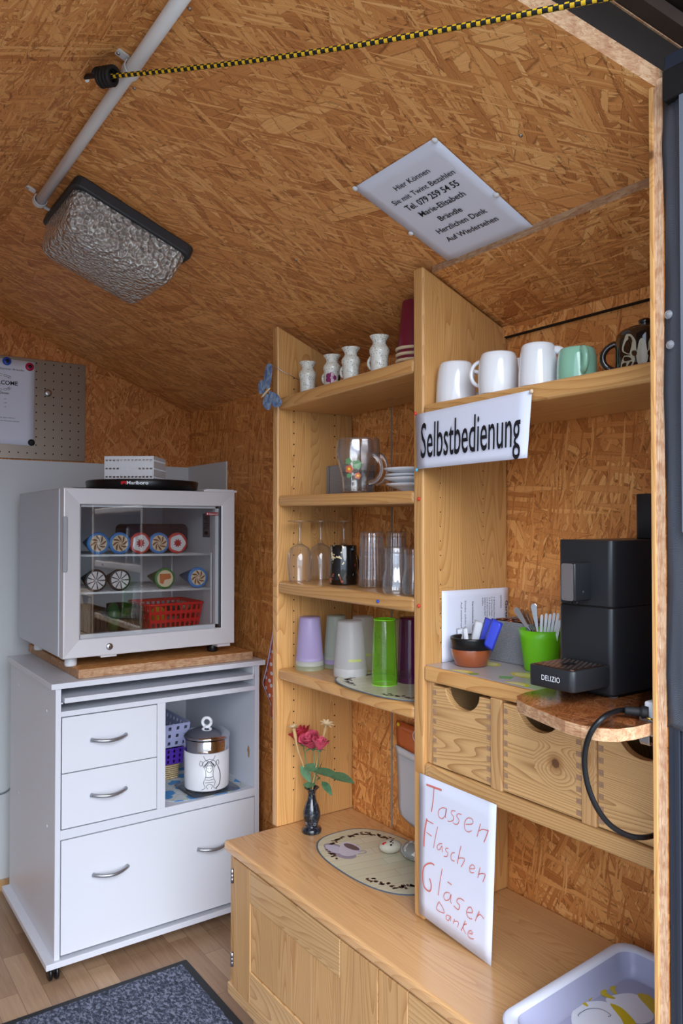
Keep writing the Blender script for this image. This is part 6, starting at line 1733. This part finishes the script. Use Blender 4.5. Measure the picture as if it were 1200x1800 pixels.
# butterfly decoration bent round the pot
ab = math.atan2(-cy, -cx)
def bf(pts, off=.0006):
    out = []
    for a, b in smooth2(pts, 3):
        q = at(1000 + a / 6, 560 + b / 6, x=cx - R * .8)
        v0 = q - Vector((0, 0, 0)); d = (at(1000 + a / 6, 560 + b / 6, x=5.0) - _C).normalized()
        # sight line met with the pot wall
        ox, oy = _C.x - cx, _C.y - cy; A_ = d.x ** 2 + d.y ** 2; B_ = 2 * (ox * d.x + oy * d.y); C_ = ox ** 2 + oy ** 2 - (R * .995 + off) ** 2
        D_ = B_ * B_ - 4 * A_ * C_
        if D_ < 0: D_ = 0
        t = (-B_ - math.sqrt(D_)) / (2 * A_)
        out.append(_C + d * t)
    return out
wing = [(600, 170), (650, 165), (700, 230), (705, 300), (715, 340), (735, 240), (765, 205), (780, 260), (775, 400), (762, 495), (735, 498), (715, 440), (700, 370), (690, 400), (692, 440), (660, 500), (620, 520), (550, 530), (548, 470), (575, 400), (600, 390), (650, 385), (600, 370), (562, 350), (558, 300), (580, 220)]
def fan(m, P):
    m.poly(P)
m = MB(); m.poly(bf(wing)); m.build('butterfly_wing', M['beige_dec'], b_)
w2 = [(1540 - a, b) for a, b in wing]
m = MB(); m.poly(list(reversed(bf(w2)))); m.build('butterfly_wing', M['beige_dec'], b_)
for sgn in (0, 1):
    for pts in ([(625, 185), (650, 195), (665, 240), (650, 245), (625, 215)], [(600, 235), (625, 245), (645, 290), (635, 300), (605, 275)], [(578, 310), (610, 310), (640, 340), (600, 355), (575, 340)], [(580, 405), (630, 405), (655, 430), (600, 450), (575, 440)], [(560, 480), (600, 465), (590, 510), (560, 525)], [(640, 455), (665, 460), (640, 505), (615, 510)], [(660, 345), (700, 335), (715, 360), (700, 395), (665, 385)]):
        pp = pts if not sgn else [(1540 - a, b) for a, b in pts]
        m = MB(); m.poly(bf(pp, .0014)); m.build('wing_spot', M['brown_glaze'], b_)
# ---------------------------------------------------------------- frozen goods in the freezer
ZS1 = lambda x: lerp(1.262, 1.257, (x - i0) / (i1 - i0)) + .0022
ZS2 = lambda x: lerp(1.142, 1.136, (x - i0) / (i1 - i0)) + .0022
cream = plain('cream lid paper', srgb(214, 196, 166), .5); choc = plain('chocolate brown print', srgb(122, 70, 44), .5)
pblue = plain('blue lid rim', srgb(66, 128, 196), .45); pred = plain('red lid rim', srgb(196, 70, 66), .45); pgreen = plain('green lid rim', srgb(60, 120, 66), .45)
pdark = plain('dark lid rim', srgb(52, 44, 48), .45); lw = plain('white lid paper', srgb(216, 212, 214), .5); prr = plain('dark red print', srgb(172, 40, 52), .5); porange = plain('orange brown print', srgb(186, 104, 56), .5)
def cone(px, py, zf, rim, kind, lab, R=.0365):
    p = at(px, py, y=2.485); x = p.x; zs = zf(x); z = zs + R
    root = thing('ice_cream_cone', lab, 'ice cream', (x, 2.485, zs), None)
    ax = (Vector((1, 0, 0)), Vector((0, 0, 1)), Vector((0, -1, 0)))
    m = MB(); L = .15
    m.lathe([(.004, -L), (R * .8, -.03), (R * .93, -.006), (R, 0), (R * .97, .004), (R * .86, .0055), (.0001, .0058)], (x, 2.485, z), n=40, ax=ax)
    # let the tip rest on the shelf
    o = m.build('wrapper', rim, root)
    y = 2.485 - .0062
    def disc(r, dy=0, n=28, ph=0, cx=0, cz=0, wob=0, wn=1): return [Vector((x + cx + r * (1 + wob * math.cos(wn * q * 2 * PI / n)) * math.cos(q * 2 * PI / n), y - dy, z + cz + r * (1 + wob * math.cos(wn * q * 2 * PI / n)) * math.sin(q * 2 * PI / n))) for q in range(n)]
    if kind == 'swirl':
        m = MB(); m.poly(disc(R * .74)); f = m.build('lid_print', cream, root)
        m = MB()
        for q in range(8):
            a0 = q * PI / 4; pts = []
            for t in (0, .25, .5, .75, 1): a_ = a0 + t * 1.0; pts.append((R * (.10 + .60 * t), a_))
            for t in (1, .75, .5, .25, 0): a_ = a0 + t * 1.0 + .12 + .34 * math.sin(PI * t); pts.append((R * (.10 + .60 * t), a_))
            m.poly([Vector((x + r_ * math.cos(a_), y - .0004, z + r_ * math.sin(a_))) for r_, a_ in pts])
        m.build('swirl_print', choc, f)
    elif kind == 'berry':
        m = MB(); m.poly(disc(R * .76, wob=.06, wn=5)); f = m.build('lid_print', lw, root)
        m = MB(); m.poly(disc(R * .34, .0004, n=32, wob=.28, wn=9)); m.build('berry_print', prr, f)
    elif kind == 'star':
        m = MB(); m.poly(disc(R * .80)); f = m.build('lid_print', lw, root)
        m = MB()
        for q in range(9):
            a_ = q * 2 * PI / 9; c_, s_ = math.cos(a_), math.sin(a_)
            m.poly([Vector((x + R * .1 * c_ - .001 * s_, y - .0004, z + R * .1 * s_ + .001 * c_)), Vector((x + R * .78 * c_ - .0022 * s_, y - .0004, z + R * .78 * s_ + .0022 * c_)), Vector((x + R * .78 * c_ + .0022 * s_, y - .0004, z + R * .78 * s_ - .0022 * c_)), Vector((x + R * .1 * c_ + .001 * s_, y - .0004, z + R * .1 * s_ - .001 * c_))])
        m.build('star_print', pdark, f)
    else:
        m = MB(); m.poly(disc(R * .78)); f = m.build('lid_print', cream, root)
        m = MB(); m.poly([Vector((x + a_ * R, y - .0004, z + b_ * R)) for a_, b_ in ((-.55, .45), (.5, .45), (.6, .1), (.45, -.05), (-.05, -.1), (-.2, -.5), (-.5, -.4))]); m.build('caramel_print', porange, f)
cone(172, 956, ZS1, pblue, 'swirl', 'blue rimmed swirl ice cream cone, first on the upper freezer shelf')
cone(210, 954, ZS1, pblue, 'swirl', 'blue rimmed swirl ice cream cone, second on the upper freezer shelf')
cone(246, 954, ZS1, pred, 'berry', 'red berry ice cream cone in the middle of the upper freezer shelf')
cone(279, 956, ZS1, pblue, 'swirl', 'blue rimmed swirl cone between the two red berry cones')
cone(311, 955, ZS1, pred, 'berry', 'red berry ice cream cone furthest right on the upper shelf')
cone(168, 1022, ZS2, pdark, 'star', 'dark rimmed star print cone at the left of the lower freezer shelf')
cone(210, 1020, ZS2, pdark, 'star', 'dark rimmed star print cone beside the leftmost on the lower shelf')
cone(289, 1018, ZS2, pgreen, 'cara', 'green rimmed ice cream cone with orange print on the lower shelf')
cone(347, 1018, ZS2, pblue, 'swirl', 'blue rimmed swirl cone at the right of the lower freezer shelf')
# dark tub with lid behind the cones, dark packet at the left
m = MB(); x0, x1 = at(222, 930, y=2.66).x, at(330, 930, y=2.66).x
zt = at(275, 921, y=2.62).z; zs = ZS1(.95) + .001
m.prism(rrect(x1 - x0, zt - zs, .02, 5), ((x0 + x1) / 2, 2.78, (zt + zs) / 2), (1, 0, 0), (0, 0, 1), .12)
o = m.build('ice_cream_tub', plain('dark blue brown tub', srgb(44, 34, 52), .4), bevel=.004); tag(o, 'dark wide ice cream tub behind the cones on the upper freezer shelf', 'tub')
m = MB(); m.box(x0 + .01, x1 - .01, 2.654, 2.6598, zs + .01, zs + .038); k = m.build('label_band', plain('reddish brown label', srgb(96, 44, 40), .5)); k.parent = o; k.location = k.location - o.location
root = thing('wrapped_packet', 'dark red wrapped packet at the left end of the upper freezer shelf', 'packet', (.74, 2.62, ZS1(.74)))
m = MB(); xa = i0 + .006; zz = ZS1(.74) + .001; m.ball((xa + .022, 2.66, zz + .034), 1, (.020, .05, .034), n=16, m=10, warp=lambda d: 1 + .08 * math.sin(9 * d.x + 7 * d.z)); m.build('packet', plain('dark red foil', srgb(70, 24, 30), .3), root)
def basket(name, lab, x0, x1, y0, y1, z0, z1, mat, cols, rows, hw, hh, flare=.0, rim=.006, cat='basket', group=None):
    root = thing(name, lab, cat, ((x0 + x1) / 2, (y0 + y1) / 2, z0), group)
    m = MB()
    H = z1 - z0
    basket_wall(m, (x0, y0, z0), (1, 0, 0), x1 - x0, H, cols, rows, hw, hh)
    basket_wall(m, (x1, y0, z0), (0, 1, 0), y1 - y0, H, max(2, int(cols * (y1 - y0) / (x1 - x0))), rows, hw, hh)
    basket_wall(m, (x0, y1, z0), (0, -1, 0), y1 - y0, H, max(2, int(cols * (y1 - y0) / (x1 - x0))), rows, hw, hh)
    basket_wall(m, (x1, y1, z0), (-1, 0, 0), x1 - x0, H, cols, rows, hw, hh)
    m.box(x0, x1, y0, y1, z0, z0 + .002)
    if flare:
        cx, cy = (x0 + x1) / 2, (y0 + y1) / 2
        for v in m.v:
            t = (v.z - z0) / H; v.x = cx + (v.x - cx) * (1 + flare * (t - 1)); v.y = cy + (v.y - cy) * (1 + flare * (t - 1))
    m.build('basket', mat, root)
    m = MB(); rr_ = rrect(x1 - x0 + 2 * rim, y1 - y0 + 2 * rim, .02, 5)
    m.tube([Vector(((x0 + x1) / 2 + a, (y0 + y1) / 2 + b, z1)) for a, b in rr_], rim * .8, n=8, closed=True); m.build('rim', mat, root)
    return root
zf_ = k0 + e_ + .0008
a = at(262, 1062, y=2.53).x; b_ = at(362, 1062, y=2.53).x
basket('red_basket', 'red plastic basket with slots in the bottom of the freezer', a, min(b_, i1 - .022), 2.53, 2.72, zf_, at(300, 1062, y=2.53).z, M['red_p'], 10, 3, .012, .018, flare=.12)
rnd = random.Random(5)
for k, (dx, dy, mt, lb) in enumerate(((.06, .05, M['yellow'], 'yellow'), (.12, .07, plain('dark wrapper', srgb(48, 36, 36), .4), 'dark brown'), (.17, .09, plain('light wrapper', srgb(170, 150, 130), .4), 'pale brown'))):
    m = MB(); m.ball((a + dx, 2.55 + dy, zf_ + .068 if k else zf_ + .045), 1, (.026, .03, .016 if k else .03), n=16, m=10, warp=lambda d: 1 + .1 * math.sin(8 * d.x + 5 * d.y))
    tag(m.build('wrapped_ice', mt), lb + ' wrapped ice treat lying in the red freezer basket', 'ice cream')
dk = plain('dark brown basket plastic', srgb(50, 34, 32), .5)
basket('dark_basket', 'dark brown ribbed basket beside the red one in the freezer', at(222, 1080, y=2.52).x, at(252, 1080, y=2.52).x, 2.53, 2.72, zf_, at(240, 1068, y=2.53).z, dk, 9, 1, .003, .05, rim=.003)
basket('dark_basket', 'black low basket at the left of the freezer floor', i0 + .006, at(188, 1080, y=2.52).x, 2.53, 2.72, zf_, at(160, 1072, y=2.53).z, M['black_m'], 9, 1, .003, .05, rim=.003)
m = MB(); p = at(203, 1075, y=2.56); m.ball((p.x + .006, 2.60, zf_ + .05), 1, (.026, .03, .05), n=20, m=12, warp=lambda d: 1 + .05 * math.sin(6 * d.z))
tag(m.build('green_packet', plain('dark green foil', srgb(44, 84, 48), .3)), 'dark green round packet between the freezer baskets', 'packet')
# ---------------------------------------------------------------- things in the open bay of the white cabinet
ZN = .4442
def bluecloth():
    mt, t, b = newmat('grey cloth with blue flowers'); g = NG(t); tcn = g.n('ShaderNodeTexCoord'); sp = g.n('ShaderNodeSeparateXYZ'); g.l(tcn.outputs['Object'], sp.inputs[0])
    vec = g.comb(sp.outputs[0], sp.outputs[1], 0)
    v = g.voro(vec, 14, rand=.8); n1 = g.noise(vec, 40, 1)
    d = g.math('ADD', v.outputs['Distance'], g.math('MULTIPLY', n1, .35))
    v2 = g.voro(vec, 30, 'DISTANCE_TO_EDGE'); ln = g.math('LESS_THAN', v2.outputs['Distance'], .03)
    c = g.mix(ln, srgb(206, 212, 216), srgb(170, 186, 140))
    g.l(g.mix(g.math('LESS_THAN', d, .50), c, srgb(76, 150, 212)), b.inputs['Base Color']); b.inputs['Roughness'].default_value = .6
    return mt
M['bluecloth'] = bluecloth()
P = [at(u, v, z=ZN + .001) for u, v in ((293, 1400), (330, 1412), (395, 1408), (445, 1388), (408, 1362))]
m = MB(); xs = [(.985, 2.44), (1.02, 2.40), (1.10, 2.385), (1.20, 2.378), (1.285, 2.40), (1.29, 2.60), (1.27, 2.72), (1.02, 2.72), (.985, 2.6)]
m.prism(xs, (0, 0, ZN), (1, 0, 0), (0, 1, 0), .0012); tag(m.build('table_mat', M['bluecloth']), 'grey mat with blue flowers in the open bay of the white cabinet', 'mat')
cx, cy, R, h = spot(323, 403, 1395, 1326, ZN + .010)
root = thing('glass_plate', 'clear square glass plate under the biscuit jar', 'plate', (cx, cy, ZN + .0014))
m = MB()
def sq(w, r, z): return [Vector((cx + a, cy + b, z)) for a, b in rrect(w, w, r, 5)]
rg = [sq(.150, .02, ZN + .0016), sq(.160, .022, ZN + .003), sq(.180, .026, ZN + .0085), sq(.182, .027, ZN + .0095), sq(.178, .026, ZN + .0095), sq(.158, .022, ZN + .0045), sq(.148, .02, ZN + .0035)]
vs = [p for r in rg for p in r]; n = 24
m.add(vs, [(i * n + k, i * n + (k + 1) % n, (i + 1) * n + (k + 1) % n, (i + 1) * n + k) for i in range(6) for k in range(n)], 0, True); m.poly(rg[0]); m.poly(rg[-1]); m.build('plate', M['glass'], root)
root = thing('biscuit_jar', 'white ceramic jar with chrome lid and dark figure drawing in the cabinet bay', 'jar', (cx, cy, ZN + .0045))
zj = ZN + .0050; hb = at(363, 1328, y=cy - R).z - zj; R = R * .97
m = MB(); m.lathe([(.0001, 0), (R * .86, 0), (R * .94, .006), (R * .99, .012)], (cx, cy, zj), n=56, cap1=False); m.build('glass_foot', M['glass_thick'], root)
m = MB(); m.lathe([(R * .98, .010), (R, .014), (R, hb), (R * .98, hb)], (cx, cy, zj), n=56); jb = m.build('body', plain('white jar glaze', srgb(232, 233, 238), .2), root)
hl = at(363, 1305, y=cy - R).z - zj
m = MB(); m.lathe([(R * 1.0, hb + .001), (R * 1.005, hb + .004), (R * 1.005, hl - .004), (R * .98, hl - .002)], (cx, cy, zj), n=56); m.build('chrome_band', M['chrome'], root)
m = MB(); m.lathe([(R * .98, hl), (R * 1.06, hl + .002), (R * 1.07, hl + .006), (R * .98, hl + .012), (R * .8, hl + .022), (R * .4, hl + .030), (.0001, hl + .031)], (cx, cy, zj), n=56); ld = m.build('lid', M['chrome'], root)
m = MB(); m.lathe([(.012, hl + .028), (.008, hl + .032), (.009, hl + .036)], (cx, cy, zj), n=20)
m.tube(arc((cx, cy, zj + hl + .047), .0150, 0, 2 * PI, 28, (.8, -.6, 0), (0, 0, 1)), .0055, n=12); m.build('ring_knob', M['white_p'], ld)
# engraved figure: a plain ornamental jester-like arabesque of thin lines
ja = math.atan2(-cy, -cx)
rnd = random.Random(11); m = MB()
def jl(pts, w=.0008):
    P = smooth_path([Vector((p[0], p[1], 0)) for p in pts], 4)
    P = [Vector((cx + (R + .0008) * math.cos(ja + .12 + p.x / R), cy + (R + .0008) * math.sin(ja + .12 + p.x / R), zj + p.y)) for p in P]
    m.tube(P, w, n=5)
hh = hb
for s_ in (1, -1):
    jl([(0, hh * .88), (.012 * s_, hh * .86), (.020 * s_, hh * .96)]); jl([(0, hh * .82), (.015 * s_, hh * .84), (.022 * s_, hh * .74), (.014 * s_, hh * .62), (.012 * s_, hh * .45), (.020 * s_, hh * .30), (.014 * s_, hh * .18), (.026 * s_, hh * .12)])
    jl([(.022 * s_, hh * .80), (.030 * s_, hh * .84), (.033 * s_, hh * .74), (.025 * s_, hh * .72), (.024 * s_, hh * .80)])
    jl([(0, hh * .72), (.008 * s_, hh * .70), (.009 * s_, hh * .60), (0, hh * .54)])
    jl([(.006 * s_, hh * .66), (.003 * s_, hh * .64)]); jl([(0, hh * .42), (.013 * s_, hh * .44)]); jl([(0, hh * .36), (.014 * s_, hh * .37)]); jl([(0, hh * .30), (.016 * s_, hh * .30)])
    jl([(0, hh * .26), (.010 * s_, hh * .22), (.006 * s_, hh * .14)])
    for k in range(7): jl([(.002 * k * s_, hh * (.78 - .02 * k)), (.004 * s_ + .002 * k * s_, hh * (.83 - .015 * k)), (.006 * s_ + .002 * k * s_, hh * (.79 - .02 * k))], .0006)
jl([(.028, hh * .70), (.038, hh * .5), (.036, hh * .25), (.022, hh * .14)], .0014)
m.build('line_drawing', M['grey_dark'], jb)
# nested baskets at the left of the bay
M['lilac'] = plain('lilac plastic', srgb(176, 180, 218), .4); M['purple'] = plain('purple plastic', srgb(86, 50, 170), .4)
def wick():
    mt, t, b = newmat('natural wicker'); g = NG(t); tcn = g.n('ShaderNodeTexCoord')
    w = g.n('ShaderNodeTexWave'); w.bands_direction = 'Z'; w.inputs['Scale'].default_value = 42; w.inputs['Distortion'].default_value = 3; w.inputs['Detail'].default_value = 2; w.inputs['Detail Scale'].default_value = 3
    g.l(tcn.outputs['Object'], w.inputs[0]); g.l(g.ramp(w.outputs['Fac'], [(.2, srgb(150, 122, 84)), (.6, srgb(214, 192, 150))]), b.inputs['Base Color']); b.inputs['Roughness'].default_value = .8
    g.bump(w.outputs['Fac'], .8, .003, b); return mt
M['wicker'] = wick()
bx = .980; by = 2.615; bxx = 1.135; byy = 2.90
root = thing('wicker_basket', 'natural wicker basket at the bottom left of the cabinet bay', 'basket', (1.03, 2.7, ZN + .0014))
z0 = ZN + .0016; z1 = at(305, 1346, y=2.6).z
m = MB(); rr0 = rrect(bxx - bx - .006, byy - by, .02, 4); C0 = Vector(((bx + bxx) / 2, (by + byy) / 2, 0)); n = len(rr0)
vs = []
for (s_, z) in ((.97, z0), (1, z1), (.95, z1), (.92, z0 + .004)): vs += [C0 + Vector((a * s_, b * s_, z)) for a, b in rr0]
m.add(vs, [(i * n + k, i * n + (k + 1) % n, (i + 1) * n + (k + 1) % n, (i + 1) * n + k) for i in range(3) for k in range(n)] + [tuple(range(n)), tuple(3 * n + i for i in range(n))]); m.build('basket', M['wicker'], root)
z2 = z1 + .001
basket('purple_basket', 'dark purple perforated basket stacked on the wicker one', bx + .003, bxx + .004, by, byy, z2, at(305, 1318, y=2.6).z, M['purple'], 7, 3, .0075, .011, flare=.03, rim=.002)
z3 = at(305, 1318, y=2.6).z + .003
basket('lilac_basket', 'pale lilac perforated basket on top of the purple one', bx + .003, bxx + .030, by, byy, z3, at(305, 1276, y=2.6).z, M['lilac'], 6, 3, .011, .012, flare=.08, rim=.003)
# ---------------------------------------------------------------- door mat and cable at the far left
root = thing('door_mat', 'blue grey textile door mat with black rubber border on the floor', 'mat', (.55, 1.75, 0))
mx0, mx1, my0, my1 = .15, .995, 1.15, 2.255
m = MB(); m.prism(rrect(mx1 - mx0, my1 - my0, .006, 3), ((mx0 + mx1) / 2, (my0 + my1) / 2, .0003), (1, 0, 0), (0, 1, 0), .004); m.build('border', M['mat_edge'], root, bevel=.0015)
m = MB(); m.prism(rrect(mx1 - mx0 - .05, my1 - my0 - .05, .004, 3), ((mx0 + mx1) / 2, (my0 + my1) / 2, .0042), (1, 0, 0), (0, 1, 0), .005); m.build('pile', M['mat'], root, bevel=.002)
m = MB(); m.tube(smooth_path([at(-40, 1405, y=WY - .012), at(0, 1396, y=WY - .012), at(12, 1391, y=WY - .012), at(30, 1379, y=WY - .012), at(80, 1370, y=WY - .012)], 6), .0035, n=8)
tag(m.build('wall_cable', plain('grey cable', srgb(120, 126, 136), .5)), 'thin grey cable on the grey panel left of the white cabinet', 'cable')
# ---------------------------------------------------------------- insect screen gathered at the right door post
root = thing('insect_screen', 'dark blue grey insect screen gathered along the right door post', 'curtain', (1.02, .60, 0))
m = MB()
prof = [(1.0005, .6225), (1.0005, .615), (.9985, .610), (1.000, .604), (.9975, .598), (.999, .590), (.996, .583), (1.0, .575), (1.03, .570), (1.06, .578)]
vs = []; zs_ = [1.075, 1.085, 1.11, 1.15, 1.28, 1.4, 1.55, 1.7, 1.8, 1.9, 1.98]
for i, z in enumerate(zs_):
    for j, (x, y) in enumerate(prof): vs.append((x + .0022 * math.sin(i * 1.9 + j * 1.3), y + .0016 * math.sin(i * 2.3 + j), z))
n = len(prof)
m.add(vs, [(i * n + j, i * n + j + 1, (i + 1) * n + j + 1, (i + 1) * n + j) for i in range(len(zs_) - 1) for j in range(n - 1)], 0, True)
o = m.build('mesh', M['mesh'], root); s_ = o.modifiers.new('s', 'SOLIDIFY'); s_.thickness = .0008; s_.offset = 1
m = MB()
for (y0_, y1_, xx_) in ((.6225, .612, 1.0015), (.6115, .604, .999), (.6035, .596, 1.0005), (.5955, .575, .9985)):
    m.box(xx_, 1.05, y1_, y0_, 0, 1.09)
m.build('lower_foil', M['mesh2'], root, bevel=.0015)
for (px, py) in ((1175, 553), (1178, 606)):
    p = at(px, py, x=.9955); m = MB(); m.lathe([(.006, 0), (.0062, .001), (.0045, .0018), (.002, .0045), (.0001, .005)], p, n=20, ax=(Vector((0, 1, 0)), Vector((0, 0, 1)), Vector((-1, 0, 0))))
    m.build('push_stud', clear('clear stud plastic', tint=(.9, .9, .92), edge=1.2, body=.35, bodycol=(.8, .82, .86)), root)
m = MB(); z0 = at(1190, 130, x=.99).z
m.box(.9875, 1.05, .555, .5915, 1.35, z0); m.build('sheet', M['pale_blue'], root)
m = MB(); m.box(.985, 1.06, .54, .616, 1.955, 1.999); struct(m.build('trim_9', M['black_m'], keep=True, bevel=.003))
